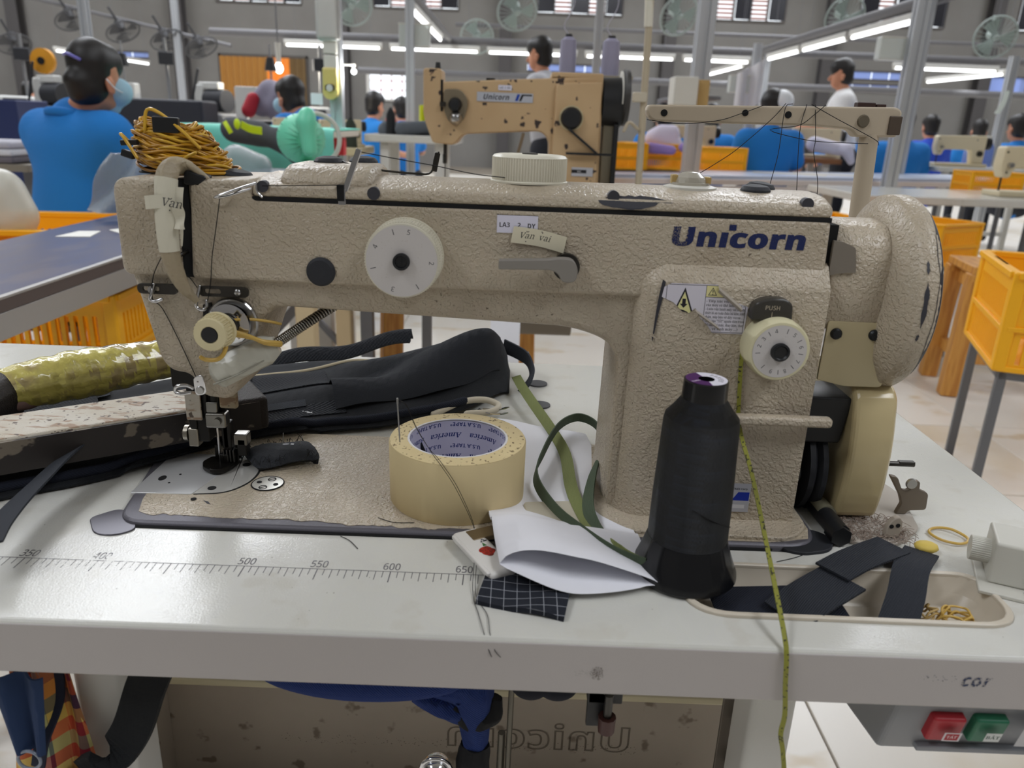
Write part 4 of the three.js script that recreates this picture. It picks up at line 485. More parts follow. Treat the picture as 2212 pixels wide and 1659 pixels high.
{ // folded paper with an open mouth towards the table edge
  const o = thing('folded_paper', 'folded sheet of white paper lying on the table under the olive strap', 'paper', [0.04, TY, -0.56]);
  const q = (u, v) => { const L = [[-0.0132, -0.732], [-0.0165, -0.6], [-0.014, -0.52], [-0.0035, -0.446]], Rr = [[0.0742, -0.698], [0.0825, -0.62], [0.0935, -0.53], [0.1035, -0.4425]]; const k = Math.min(v * 3, 2.999), i = Math.floor(k), f = k - i, a = [L[i][0] + (L[i + 1][0] - L[i][0]) * f, L[i][1] + (L[i + 1][1] - L[i][1]) * f], b = [Rr[i][0] + (Rr[i + 1][0] - Rr[i][0]) * f, Rr[i][1] + (Rr[i + 1][1] - Rr[i][1]) * f]; return [a[0] + (b[0] - a[0]) * u, a[1] + (b[1] - a[1]) * u]; };
  const base = (x, z) => (z > -0.505 ? TY + 0.0046 + 0.004 * sm(-0.475, -0.5, z) + 0.0095 * (1 - sm(0.0, 0.05, x)) : BED + 0.0012 + 0.0085 * (1 - sm(0.0, 0.05, x)) * sm(-0.56, -0.505, z));
  mesh('lower_leaf', sheet((u, v) => { const [x, z] = q(u, v), e = sm(0.9, 1, v) * (0.018 * Math.sin(Math.min(1, u * 1.08) * Math.PI) ** 0.7 * (1 - 0.35 * u)); return [x - 0.002 * e, base(x, z) + 0.0008, z + e]; }, 24, 40, 0.00025), M.paper, o);
  mesh('upper_leaf', sheet((u, v) => { const [x, z] = q(u, v), s = sm(0.62, 1, v), up = 0.0165 * s * Math.sin(Math.PI * Math.pow(u, 0.75)) ** 0.8; return [x, base(x, z) + 0.0022 + up + 0.0006 * Math.sin(u * 9 + v * 4), z]; }, 28, 40, 0.00025), M.paper, o);
  mesh('printed_diagram', at(decal(0.06, 0.01), 0.032, TY + 0.0025, -0.4425, -Math.PI / 2, 0, 0), print(0.06, 0.01, (g, w, h) => { g.clearRect(0, 0, w, h); g.strokeStyle = '#55546a'; g.lineWidth = 3; for (const [x, k] of [[0.05, 0.2], [0.25, 0.18], [0.5, 0.15], [0.66, 0.15], [0.82, 0.15]]) g.strokeRect(w * x, h * 0.1, w * k, h * 0.7); g.globalAlpha = 0.4; for (let i = 0; i < 200; i++) g.fillRect(w * rr(0.25, 0.42), h * rr(0.1, 0.8), 2, 2); }, 9000, { transparent: true }), o);
}
{ // olive elastic
  const o = thing('olive_elastic', 'olive green ribbed elastic strap looped over the folded paper', 'strap', [0.05, TY, -0.6]);
  mesh('strap_length', strap([[0.0045, BED + 0.012, -0.845], [0.0125, BED + 0.013, -0.8], [0.024, BED + 0.011, -0.755], [0.0415, BED + 0.006, -0.695], [0.0505, BED + 0.007, -0.64], [0.052, BED + 0.007, -0.575], [0.0575, BED + 0.007, -0.53], [0.067, 0.7715, -0.493], [0.08, 0.7705, -0.475], [0.095, 0.77, -0.4605]], [[1, 0.3, 0.2], [1, 0.5, 0.2], [1, 0.35, 0.35], [1, 0.2, 0.3], [1, 0.3, 0], [1, 0.1, 0], [1, 0, 0.2], [0.9, 0, 0.5], [0.7, 0.4, 0.7], [0.6, 0.6, 0.7]], 0.0105, 0.0012, 90), mt(0x848c55, 0.9, 0, { bumpMap: T.weave, bumpScale: 0.0004 }), o);
  mesh('strap_loop', strap([[0.0955, 0.7725, -0.457], [0.074, 0.773, -0.472], [0.053, 0.7735, -0.5], [0.0355, 0.774, -0.531], [0.0225, 0.776, -0.578], [0.03, 0.7785, -0.625], [0.0465, 0.78, -0.685], [0.0665, 0.781, -0.708], [0.083, 0.78, -0.69], [0.0835, 0.778, -0.645], [0.0705, 0.7755, -0.588], [0.063, 0.7735, -0.54], [0.0655, 0.772, -0.508], [0.0735, 0.771, -0.486]], [[0.6, 0.8, 0.5], [0.5, 1, 0.5], [0.4, 1, 0.4], [0.3, 1, 0.2], [0.3, 1, 0], [0, 1, 0], [0, 1, 0.2], [0, 1, 0.3], [-0.1, 1, 0.2], [0.3, 1, 0], [0.8, 0.8, 0], [1, 0.5, 0], [1, 0.2, 0.2], [1, 0, 0.4]], 0.0095, 0.0012, 110), M.oliveDark, o);
}
{ const o = mesh('tailors_wax', exY([[0.0125, -0.545, 0.004], [0.057, -0.551, 0.004], [0.0625, -0.5165, 0.004], [0.016, -0.51, 0.005]], BED + 0.0035, BED + 0.0068, 0.0012), mt(0xd9d2be, 0.35, 0, { transmission: 0.3 })); tagOf(o, 'translucent cream slab of tailor wax on the folded paper', 'wax slab'); }
{ // white utility cutter with flower print
  const a = Math.atan2(0.046, 0.0265), o = thing('utility_cutter', 'white plastic utility cutter with a red flower print poking out beside the tape roll', 'cutter', [-0.038, TY + 0.0006, -0.495], -a);
  mesh('handle', [bx(0.062, 0.008, 0.021, 0.029, 0.0045, -0.009, 0.0036, 4), bx(0.056, 0.003, 0.003, 0.03, 0.007, 0.0015, 0.001)], mt(0xe4e1dc, 0.35), o, true);
  mesh('blade_clip', [bx(0.014, 0.004, 0.022, 0.009, 0.0072, -0.019, 0.001)], mt(0x7d6c50, 0.4, 0.5), o, true);
  mesh('flower_print', at(decal(0.036, 0.016), 0.028, 0.0087, -0.0105, -Math.PI / 2), print(0.036, 0.016, (g, w, h) => { g.clearRect(0, 0, w, h); for (let i = 0; i < 26; i++) { const t = i / 26, r = h * 0.38 * (1 - t * 0.8); g.fillStyle = i % 2 ? '#b3261e' : '#7d1712'; g.beginPath(); g.ellipse(w * 0.62 + Math.cos(i * 2.4) * r * 0.5, h * 0.52 + Math.sin(i * 2.4) * r * 0.4, r * 0.7, r * 0.5, i, 0, 7); g.fill(); } g.fillStyle = '#2f6b34'; g.beginPath(); g.moveTo(w * 0.3, h * 0.4); g.lineTo(w * 0.44, h * 0.3); g.lineTo(w * 0.44, h * 0.5); g.fill(); g.fillStyle = '#1d2438'; for (let i = 0; i < 9; i++) { g.beginPath(); g.ellipse(w * rr(0.02, 0.3), h * rr(0.1, 0.5), 10, 5, i, 0, 7); g.fill(); } }, 9000, { transparent: true, roughness: 0.4 }), o, true);
}
const checkTex = (s, bg, ln) => tex(256, s, (u, v) => { const d = Math.min(u % 1, 1 - u, v % 1, 1 - v); const dash = (Math.floor(u * 40) + Math.floor(v * 40)) % 4 ? 1 : 0.35; return d < 0.025 ? mix(hx(bg), hx(ln), 0.85 * dash) : mix(hx(bg), hx(ln), 0.06 * fbm(u, v, 32, 2, 4)); });
const checkCloth = mt(0xffffff, 0.95, 0, { map: checkTex(0.0085, 0x171b26, 0xcfd2d8), bumpMap: T.weave, bumpScale: 0.0002 });
{ const o = mesh('checked_scrap', sheet((u, v) => [-0.018 + 0.056 * u + 0.008 * (1 - v), TY + 0.0022 + 0.0012 * Math.sin(u * 7 + v * 3), -0.463 + 0.042 * v + 0.0145 * u + (v > 0.5 ? 0 : 0)], 16, 10, 0.0036), checkCloth); tagOf(o, 'navy cloth scrap with white window-check lines under the folded paper', 'fabric scrap'); }
{ // thread snips behind the tape
  const o = thing('thread_snips', 'steel thread snips with tape-wrapped handle lying behind the tape roll', 'snips', [-0.03, BED, -0.74]);
  const y = BED + 0.0065;
  mesh('handle_loop', [tube([[-0.0785, y, -0.728], [-0.05, y + 0.004, -0.758], [-0.028, y + 0.004, -0.766], [-0.0135, y + 0.002, -0.757], [-0.02, y, -0.742], [-0.045, y, -0.733]], 0.0035, 50)], mt(0xcfc6b2, 0.5), o);
  mesh('blade', [strap([[-0.03, y - 0.001, -0.75], [-0.016, y, -0.748], [-0.0085, y, -0.752], [-0.004, y, -0.757]], [[0, 0, 1], [0, 0.2, 1], [0, 0.2, 1], [0, 0.2, 1]], 0.006, 0.001, 20)], M.chrome, o); mesh('blade', [strap([[-0.034, y + 0.002, -0.742], [-0.02, y, -0.737], [-0.01, y, -0.737], [-0.0045, y, -0.741]], [[0, 0, 1], [0, 0.2, 1], [0, 0.2, 1], [0, 0.2, 1]], 0.006, 0.001, 20)], M.chrome, o);
}
{ // black padded bag lying across the table behind the needle
  const o = thing('backpack_panel', 'unfinished black backpack with mesh padding and cream piping sprawled behind the machine', 'bag', [-0.2, TY, -0.75]);
  const F = curve([[-0.465, 0, -0.465], [-0.395, 0, -0.53], [-0.338, 0, -0.569], [-0.2525, 0, -0.647], [-0.179, 0, -0.686], [-0.1155, 0, -0.708], [-0.05, 0, -0.752], [-0.004, 0, -0.828]]), B = curve([[-0.56, 0, -0.64], [-0.5, 0, -0.7], [-0.445, 0, -0.752], [-0.35, 0, -0.83], [-0.25, 0, -0.868], [-0.16, 0, -0.9], [-0.075, 0, -0.925], [-0.004, 0, -0.915]]);
  const hgt = (u) => 0.012 + 0.012 * sm(0.3, 0.6, u) + 0.02 * sm(0.6, 0.98, u);
  const surf = (u, v) => { const f = F.getPoint(u), b = B.getPoint(u), x = f.x + (b.x - f.x) * v, z = f.z + (b.z - f.z) * v; const e = Math.sin(Math.PI * Math.min(1, v * 0.86 + 0.02)) ** 0.6 * (u > 0.93 ? Math.sqrt(Math.max(0, 1 - ((u - 0.93) / 0.07) ** 2)) : 1), fold = 0.0085 * Math.sin(v * 12 + u * 9 + 2 * Math.sin(u * 9)) * sm(0.45, 0.75, u) * e + 0.002 * Math.sin(v * 20 + u * 3); return [x, Math.max(TY + 0.0005, (z > -0.683 && x > -0.322 ? BED : TY) + (hgt(u) + fold) * e + 0.022 * Math.sin(Math.PI * v) ** 2 * sm(0.7, 0.94, u) * (u > 0.93 ? Math.sqrt(Math.max(0, 1 - ((u - 0.93) / 0.07) ** 2)) : 1)), z]; };
  mesh('main_panel', sheet((u, v) => surf(u, v), 110, 46, 0.0022), M.cloth, o);
  const line = (u0, v0, u1, v1, n = 12, up = 0.001) => Array.from({ length: n + 1 }, (_, i) => { const t = i / n, p = surf(u0 + (u1 - u0) * t, v0 + (v1 - v0) * t); p[1] += up; return p; });
  mesh('front_piping', tube(line(0.02, 0.05, 0.86, 0.03, 30, 0.0035), 0.0045, 80, false, 8), M.clothNavy, o);
  mesh('piping', tube(line(0.36, 0.62, 0.73, 0.83, 16, 0.0016), 0.0022, 50), mt(0xb3a78c, 0.7), o);
  mesh('piping', tube(line(0.2, 0.55, 0.37, 0.62, 10, 0.0016), 0.0018, 30), mt(0xa69b85, 0.7), o);
  const patch = (n, u0, u1, v0, v1, m, up = 0.0016, tilt = 0) => mesh(n, sheet((a, b) => { const p = surf(u0 + (u1 - u0) * a + tilt * b, v0 + (v1 - v0) * b); p[1] += up; return p; }, 26, 16, 0.001), m, o);
  const meshPad = mt(0x1c1f25, 0.9, 0, { bumpMap: tex(256, 0.016, (u, v) => { const a = Math.sin(u * Math.PI * 8) * Math.sin(v * Math.PI * 8); return 0.5 + 0.5 * a; }, false), bumpScale: 0.0012 });
  patch('mesh_pad', 0.43, 0.6, 0.4, 0.66, meshPad, 0.0025); patch('mesh_pad', 0.02, 0.3, 0.6, 0.92, meshPad, 0.003); patch('mesh_pad', 0.44, 0.62, 0.12, 0.22, meshPad, 0.002);
  patch('ladder_strap', 0.445, 0.462, 0.38, 0.62, M.webbing, 0.0045, 0.02); patch('ladder_strap', 0.44, 0.55, 0.2, 0.25, M.webbing, 0.0035); patch('ladder_strap', 0.16, 0.18, 0.62, 0.8, M.webbing, 0.0045, -0.03); patch('ladder_strap', 0.3, 0.315, 0.86, 0.96, M.webbing, 0.004);
  patch('checked_panel', 0.86, 0.985, 0.5, 0.86, checkCloth, 0.002);
  // pocket flap with its own thickness
  mesh('pocket', sheet((a, b) => { const p = surf(0.6 + 0.37 * a, 0.14 + (0.34 + 0.1 * a) * b); p[1] += 0.004 + 0.011 * Math.sin(Math.PI * Math.min(1, b * 1.1)) * Math.sin(Math.PI * (0.15 + 0.8 * a)) + 0.002 * Math.sin(a * 14 + b * 5); return p; }, 50, 20, 0.0016), mt(0x191c22, 0.95, 0, { bumpMap: T.weave, bumpScale: 0.0002 }), o);
  mesh('side_release_strap', strap([[-0.012, 0.795, -0.905], [0.006, 0.79, -0.895], [0.018, 0.786, -0.88], [0.0225, 0.777, -0.862], [0.018, 0.769, -0.845], [0.012, 0.763, -0.835]], [[0.3, 1, 0.4], [0.2, 1, 0.5], [0.1, 1, 0.6], [0.2, 0.7, 0.8], [0.4, 0.5, 0.8], [0.5, 0.4, 0.8]], 0.019, 0.002, 36), M.webbing, o);
  mesh('strap_end_seam', bar([0.0175, 0.796, -0.88], [0.0235, 0.777, -0.872], 0.0012, 6), mt(0x8c8f95, 0.5), o);
  mesh('draw_cord', tube([[-0.043, 0.79, -0.845], [-0.042, 0.783, -0.832], [-0.034, 0.775, -0.818], [-0.026, 0.77, -0.812], [-0.019, 0.7705, -0.812], [-0.0145, 0.77, -0.814]], 0.0011, 40), mt(0xc9c9c6, 0.6), o);
  mesh('cord_knot', [sph(0.0026, -0.0245, 0.7705, -0.8115, 1.3, 1, 1), sph(0.0022, -0.02, 0.77, -0.812)], mt(0xc9c9c6, 0.6), o);
  mesh('shoulder_pad', sheet((u, v) => { const x = -0.29 + 0.16 * u, z = -0.862 - 0.068 * u - 0.026 * v; return [x, TY + 0.006 + 0.02 * u + 0.011 * Math.sin(Math.PI * v) + 0.004 * Math.sin(u * 9), z]; }, 40, 10, 0.006), meshPad, o);
  mesh('chalk_mark', at(decal(0.012, 0.006), -0.2, surf(0.53, 0.17)[1] + 0.0042, -0.705, -Math.PI / 2, 0, 0), print(0.012, 0.006, (g, w, h) => { g.clearRect(0, 0, w, h); g.strokeStyle = '#dfe0e2'; g.lineWidth = 4; for (let i = 0; i < 7; i++) { g.beginPath(); g.moveTo(w * rr(0, 1), h * rr(0, 1)); g.lineTo(w * rr(0, 1), h * rr(0, 1)); g.stroke(); } }, 9000, { transparent: true }), o);
  const st = thing('webbing_tail', 'long black webbing tail arching from the rusty bar over the table', 'strap', [-0.36, TY, -0.55]);
  mesh('strap_body', strap([[-0.305, 0.775, -0.642], [-0.33, 0.788, -0.622], [-0.3475, 0.792, -0.588], [-0.352, 0.79, -0.555], [-0.352, 0.786, -0.52], [-0.349, 0.784, -0.485], [-0.341, 0.785, -0.452], [-0.33, 0.787, -0.425]], [[1, 0.3, 0.5], [1, 0.3, 0.4], [1, 0.5, 0.1], [1, 0.5, 0], [1, 0.4, -0.1], [1, 0.3, -0.15], [1, 0.2, -0.2], [1, 0.2, -0.3]], 0.0195, 0.0014, 60), M.webbing, st);
}
{ // rusty iron tool: flat bar and plastic-wrapped grip joined by an iron end
  const o = thing('iron_tool', 'heavy rusty iron tool with a flat bar and a yellow plastic-wrapped grip', 'tool', [-0.38, TY, -0.64]);
  const a = V(-0.53, TY + 0.037, -0.478), b = V(-0.2435, TY + 0.037, -0.672);
  mesh('flat_bar', [beam(a.toArray(), b.toArray(), 0.058, 0.027)], M.rust, o);
  const dk = mt(0x2a2421, 0.6, 0.2, { bumpMap: T.fine, bumpScale: 0.0006 });
  const n = V(0.56, 0, 0.83);
  mesh('bar_face', [beam([-0.53 + 0.0168, TY + 0.035, -0.478 + 0.0249], [-0.2435 + 0.0168, TY + 0.035, -0.672 + 0.0249], 0.003, 0.0265)], new THREE.MeshStandardMaterial({ map: tex(512, 0.2, (u, v) => mix(hx(0x2a2421), hx(0x857a6a), 0.85 * sm(0.6, 0.66, fbm(u, v, 14, 5, 19)))), roughness: 0.6 }), o);
  mesh('end_block', [beam([-0.262, TY + 0.036, -0.6595], [-0.237, TY + 0.036, -0.6765], 0.062, 0.031)], dk, o);
  const g = [], c = curve([[-0.475, 0.806, -0.64], [-0.43, 0.81, -0.68], [-0.38, 0.812, -0.727], [-0.335, 0.811, -0.77]]); 
  for (let i = 0; i <= 70; i++) { const t = i / 70, p = c.getPoint(t), d = c.getTangent(t), x = V(0, 1, 0).cross(d).normalize(), y = d.clone().cross(x); const r = []; for (let j = 0; j < 28; j++) { const q = j / 28 * Math.PI * 2, k = (0.0215 - 0.002 * Math.cos(t * 7)) * (1 + 0.10 * (fbm(t * 2, j / 28, 10, 3, 6) - 0.5) + 0.05 * Math.sin(t * 60 + q * 2) * fbm(t, j / 28, 6, 2, 9)); r.push(p.clone().addScaledVector(x, k * Math.cos(q)).addScaledVector(y, k * Math.sin(q)).toArray()); } g.push(r); }
  const gt = tex(512, 0.12, (u, v) => mix(mix(hx(0xe2d777), hx(0xc6b95e), fbm(u, v, 6, 4, 7)), hx(0xa08b66), 0.75 * sm(0.56, 0.7, fbm(u * 0.7, v, 4, 4, 27))));
  mesh('wrapped_grip', [loft(g, true, 1)], new THREE.MeshPhysicalMaterial({ map: gt, roughness: 0.3, clearcoat: 1, clearcoatRoughness: 0.08, bumpMap: tex(512, 0.1, (u, v) => Math.abs(fbm(u, v, 9, 4, 3) - 0.5) * 2, false), bumpScale: 0.0012 }), o);
  mesh('iron_end', [exZ([[-0.51, 0.83, 0.01], [-0.452, 0.826, 0.01], [-0.44, 0.812, 0.006], [-0.4455, 0.79, 0.008], [-0.456, 0.766, 0.006], [-0.5, 0.764, 0.006]], -0.585, -0.66, 0.006)], dk, o);
  mesh('end_wrap', [at(bx(0.034, 0.03, 0.05, 0, 0, 0, 0.01, 4), -0.458, 0.803, -0.652, 0, -0.7)], mt(0x8a6f68, 0.55), o);
}
{ // pin cushion scrap
  const o = thing('pin_cushion', 'small dark padded fabric pin cushion beside the needle plate', 'pin cushion', [-0.2, BED, -0.61]);
  mesh('pad', sheet((u, v) => { const A = [-0.231, -0.6165], Bq = [-0.187, -0.645], Cc = [-0.1665, -0.613], D = [-0.2125, -0.592]; const x = (A[0] * (1 - u) + Bq[0] * u) * (1 - v) + (D[0] * (1 - u) + Cc[0] * u) * v, z = (A[1] * (1 - u) + Bq[1] * u) * (1 - v) + (D[1] * (1 - u) + Cc[1] * u) * v; return [x + rr(-0.0006, 0.0006), BED + 0.004 + 0.009 * Math.sin(Math.PI * u) ** 0.4 * Math.sin(Math.PI * v) ** 0.5 + 0.0016 * Math.sin(u * 6 + v * 4), z + rr(-0.0006, 0.0006)]; }, 26, 14, 0.007), mt(0x24272d, 0.8, 0, { bumpMap: T.weave, bumpScale: 0.0003 }), o);
  for (const [x, z, dx, h] of [[-0.2, -0.621, 0.0005, 0.013], [-0.1865, -0.617, 0.005, 0.013]]) mesh('pin', bar([x, BED + 0.009, z], [x + dx, BED + 0.011 + h, z - 0.003], 0.0004, 6), M.steel, o);
  { const l = []; for (let i = 0; i < 46; i++) { const e = i % 2, t = rnd(), x = e ? -0.231 + 0.044 * t : -0.2125 + 0.046 * t, z = e ? -0.6165 - 0.0285 * t : -0.592 - 0.021 * t, a = rr(0, 6.3); l.push(tube([[x, BED + 0.008, z], [x + 0.003 * Math.cos(a), BED + 0.011 + rr(0, 0.004), z + 0.003 * Math.sin(a)], [x + 0.006 * Math.cos(a), BED + 0.009 + rr(-0.006, 0.008), z + 0.006 * Math.sin(a)]], 0.00022, 6, false, 4)); } const f = mesh('frayed_threads', l, M.thread, o); f.userData.kind = 'stuff'; }
  mesh('logo_print', at(decal(0.011, 0.004), -0.193, BED + 0.0172, -0.616, -Math.PI / 2, 0, 0).rotateX(0), print(0.011, 0.004, (g, w, h) => { g.clearRect(0, 0, w, h); g.fillStyle = '#d8dadd'; g.beginPath(); g.ellipse(w * 0.3, h * 0.6, w * 0.26, h * 0.2, -0.2, 0, 7); g.fill(); g.fillRect(w * 0.68, h * 0.2, w * 0.25, h * 0.5); }, 9000, { transparent: true }), o);
}
{ // recessed tray and what lies in it
  const o = thing('plastic_tray', 'ivory plastic tray let into the table top', 'tray', [0.23, TY, -0.45]);
  const out = (k) => [[0.12 - k, -0.42 + k, 0.03], [0.334 + k, -0.419 + k, 0.028], [0.334 + k, -0.478 - k, 0.024], [0.3, -0.4795 - k, 0.02], [0.12 - k, -0.4805 - k, 0.028]];
  const iv = mt(0xd3c9b8, 0.3);
  mesh('rim', [exY(out(0.0018), TY - 0.001, TY + 0.0022, 0.001, [out(-0.0022)])], iv, o);
  { const sh = (k, n = 64) => { const p = rshape(out(k).map(([x, z, r]) => [x, z, r])).getSpacedPoints(n); return p.slice(0, n); }; const ringAt = (k, y) => sh(k).map((p) => [p.x, y, p.y]); mesh('bowl', [loft([ringAt(-0.0018, TY + 0.001), ringAt(-0.004, TY - 0.012), ringAt(-0.007, TY - 0.02), ringAt(-0.012, TY - 0.0225)], false, 1), exY(out(-0.011), TY - 0.0235, TY - 0.0222, 0)], iv, o); }
  const wb = (name, label, g, m = M.webbing) => { const q = mesh(name, g, m); tagOf(q, label, 'webbing'); return q; };
  wb('webbing_piece', 'navy webbing piece lying flat in the plastic tray', sheet((u, v) => [0.142 + 0.085 * u, TY - 0.011 + 0.006 * u, -0.467 + 0.036 * v], 12, 6, 0.0016), M.clothNavy);
  wb('webbing_piece', 'black webbing piece resting diagonally across the tray rim', strap([[0.183, TY - 0.004, -0.4275], [0.202, TY + 0.003, -0.4385], [0.232, TY + 0.0065, -0.459]], [[0.6, 0, 1], [0.6, 0, 1], [0.6, 0, 1]], 0.034, 0.0016, 14));
  wb('webbing_piece', 'black webbing end folded back over the tray towards the bobbin winder', strap([[0.225, TY + 0.009, -0.462], [0.25, TY + 0.0095, -0.48], [0.2885, TY + 0.006, -0.507]], [[0.6, 0, 1], [0.6, 0, 1], [0.45, 0, 1]], 0.026, 0.0016, 14));
  wb('webbing_piece', 'straight black webbing strip leaning in the tray beside the rubber bands', strap([[0.2545, TY - 0.012, -0.424], [0.272, TY - 0.001, -0.45], [0.287, TY + 0.006, -0.476], [0.3085, TY + 0.0035, -0.504]], [[1, 0.1, 0.3], [1, 0, 0.4], [1, 0, 0.5], [1, 0, 0.6]], 0.0235, 0.0016, 24));
  const loops = (cxx, czz, n, r) => { const g = []; for (let i = 0; i < n; i++) { const a = rr(0, 6.3), p = []; for (let k = 0; k < 8; k++) { const t = k / 8 * 6.283; p.push([cxx + rr(-0.003, 0.003) + r * rr(0.6, 1) * Math.cos(t + a), TY - 0.016 + rr(0, 0.009), czz + r * 0.7 * rr(0.6, 1) * Math.sin(t + a)]); } g.push(tube(p, 0.0008, 50, true, 6)); } return g; };
  loops(0.3065, -0.444, 5, 0.012).forEach((g) => tagOf(mesh('rubber_band', g, M.band), 'tangled yellow rubber band in the end of the tray', 'rubber band', 'rubber bands in the tray'));
  loops(0.286, -0.449, 3, 0.009).forEach((g) => tagOf(mesh('rubber_band', g, mt(0xb89a5c, 0.5)), 'brownish old rubber band beside the webbing in the tray', 'rubber band', 'old rubber bands in the tray'));
  tagOf(mesh('chalk_piece', sph(0.007, 0.279, TY - 0.0165, -0.436, 1.3, 0.75, 1, 9, 6), mt(0xd4c9cc, 0.8)), 'pale lump of chalk in the tray', 'chalk');
  tagOf(mesh('rubber_band', tube([[0.331, TY + 0.002, -0.537], [0.339, TY + 0.002, -0.544], [0.35, TY + 0.003, -0.541], [0.357, TY + 0.002, -0.531], [0.353, TY + 0.002, -0.523], [0.343, TY + 0.003, -0.5185], [0.334, TY + 0.002, -0.526]], 0.0011, 60, true, 8), M.band), 'single yellow rubber band lying open on the bare table', 'rubber band');
  tagOf(mesh('yellow_offcut', at(sph(0.009, 0, 0, 0, 1, 0.45, 0.8, 10, 6), 0.314, TY + 0.005, -0.5085), mt(0xd8bd5a, 0.6)), 'crumpled yellow scrap behind the leaning webbing strip', 'scrap');
}
{ // counter box with ribbed knob
  const o = thing('counter_box', 'pale grey plastic box with ribbed knob and slotted window on the table end', 'control box', [0.335, TY, -0.466], -R(24));
  const p = mt(0xcfcdc3, 0.4);
  mesh('case', [bx(0.13, 0.031, 0.036, 0.065, 0.0185, -0.018, 0.0022, 3)], p, o, true);
  mesh('base_plate', [bx(0.14, 0.003, 0.05, 0.064, 0.0015, -0.012, 0.001)], p, o, true);
  { const s = new THREE.Shape(), n = 34; for (let i = 0; i <= n * 4; i++) { const a = i / (n * 4) * 6.2832, q = 0.0088 - (i % 4 < 2 ? 0 : 0.0005); i ? s.lineTo(q * Math.cos(a), q * Math.sin(a)) : s.moveTo(q, 0); } mesh('knob', [at(exZ(s, 0, -0.013, 0), 0.001, 0.019, -0.017, 0, Math.PI / 2)], p, o, true); }
  mesh('window', [bx(0.03, 0.001, 0.012, 0.043, 0.0341, -0.018, 0.0004)], mt(0x8d8b82, 0.5), o, true);
  mesh('slider', [bx(0.02, 0.002, 0.006, 0.046, 0.0346, -0.0165, 0.0004)], M.chrome, o, true);
  mesh('foot_hole', [bx(0.012, 0.0006, 0.006, 0.028, 0.0032, 0.006, 0.0002)], M.gap, o, true);
}
{ // narrow yellow cord hanging from the numbered dial over the table edge
  const o = thing('hanging_tape', 'narrow yellow-green measuring tape hanging from the numbered dial over the table edge', 'tape', [0.17, TY, -0.45]);
  const spk = tex(128, 0.04, (u, v) => mix(hx(0x8a8a30), hx(0x2c2a10), sm(0.7, 0.74, fbm(u, v, 24, 2, 8))));
  mesh('tape_body', strap([[0.1655, 0.91, -0.5355], [0.1655, 0.895, -0.535], [0.1675, 0.87, -0.5352], [0.169, 0.853, -0.535], [0.1715, 0.84, -0.53], [0.1735, 0.822, -0.5], [0.1735, 0.7985, -0.46], [0.1715, 0.777, -0.415], [0.1702, 0.766, -0.392], [0.1705, 0.757, -0.3855], [0.1725, 0.737, -0.3845], [0.1755, 0.715, -0.3845], [0.1752, 0.7, -0.3845], [0.179, 0.685, -0.385], [0.183, 0.66, -0.386], [0.185, 0.6, -0.39]], Array(16).fill([1, 0, 0.25]), 0.0029, 0.001, 120), mt(0xffffff, 0.55, 0, { map: spk }), o);
}
for (const [n, l, p] of [['thread_clipping', 'short black thread clipping on the machine bed by the tape roll', [[-0.098, BED + 0.0008, -0.521], [-0.085, BED + 0.001, -0.5145], [-0.07, BED + 0.0008, -0.5155]]], ['thread_clipping', 'short black thread clipping on the bare table below the bed', [[-0.122, TY + 0.0006, -0.499], [-0.114, TY + 0.0006, -0.493], [-0.106, TY + 0.0006, -0.4825]]], ['thread_clipping', 'thin black thread lying between the cone and the webbing', [[0.196, TY + 0.0006, -0.4865], [0.211, TY + 0.0006, -0.493], [0.2245, TY + 0.0006, -0.501]]]]) tagOf(mesh(n, tube(p, 0.0003, 16, false, 5), M.thread), l, 'thread');
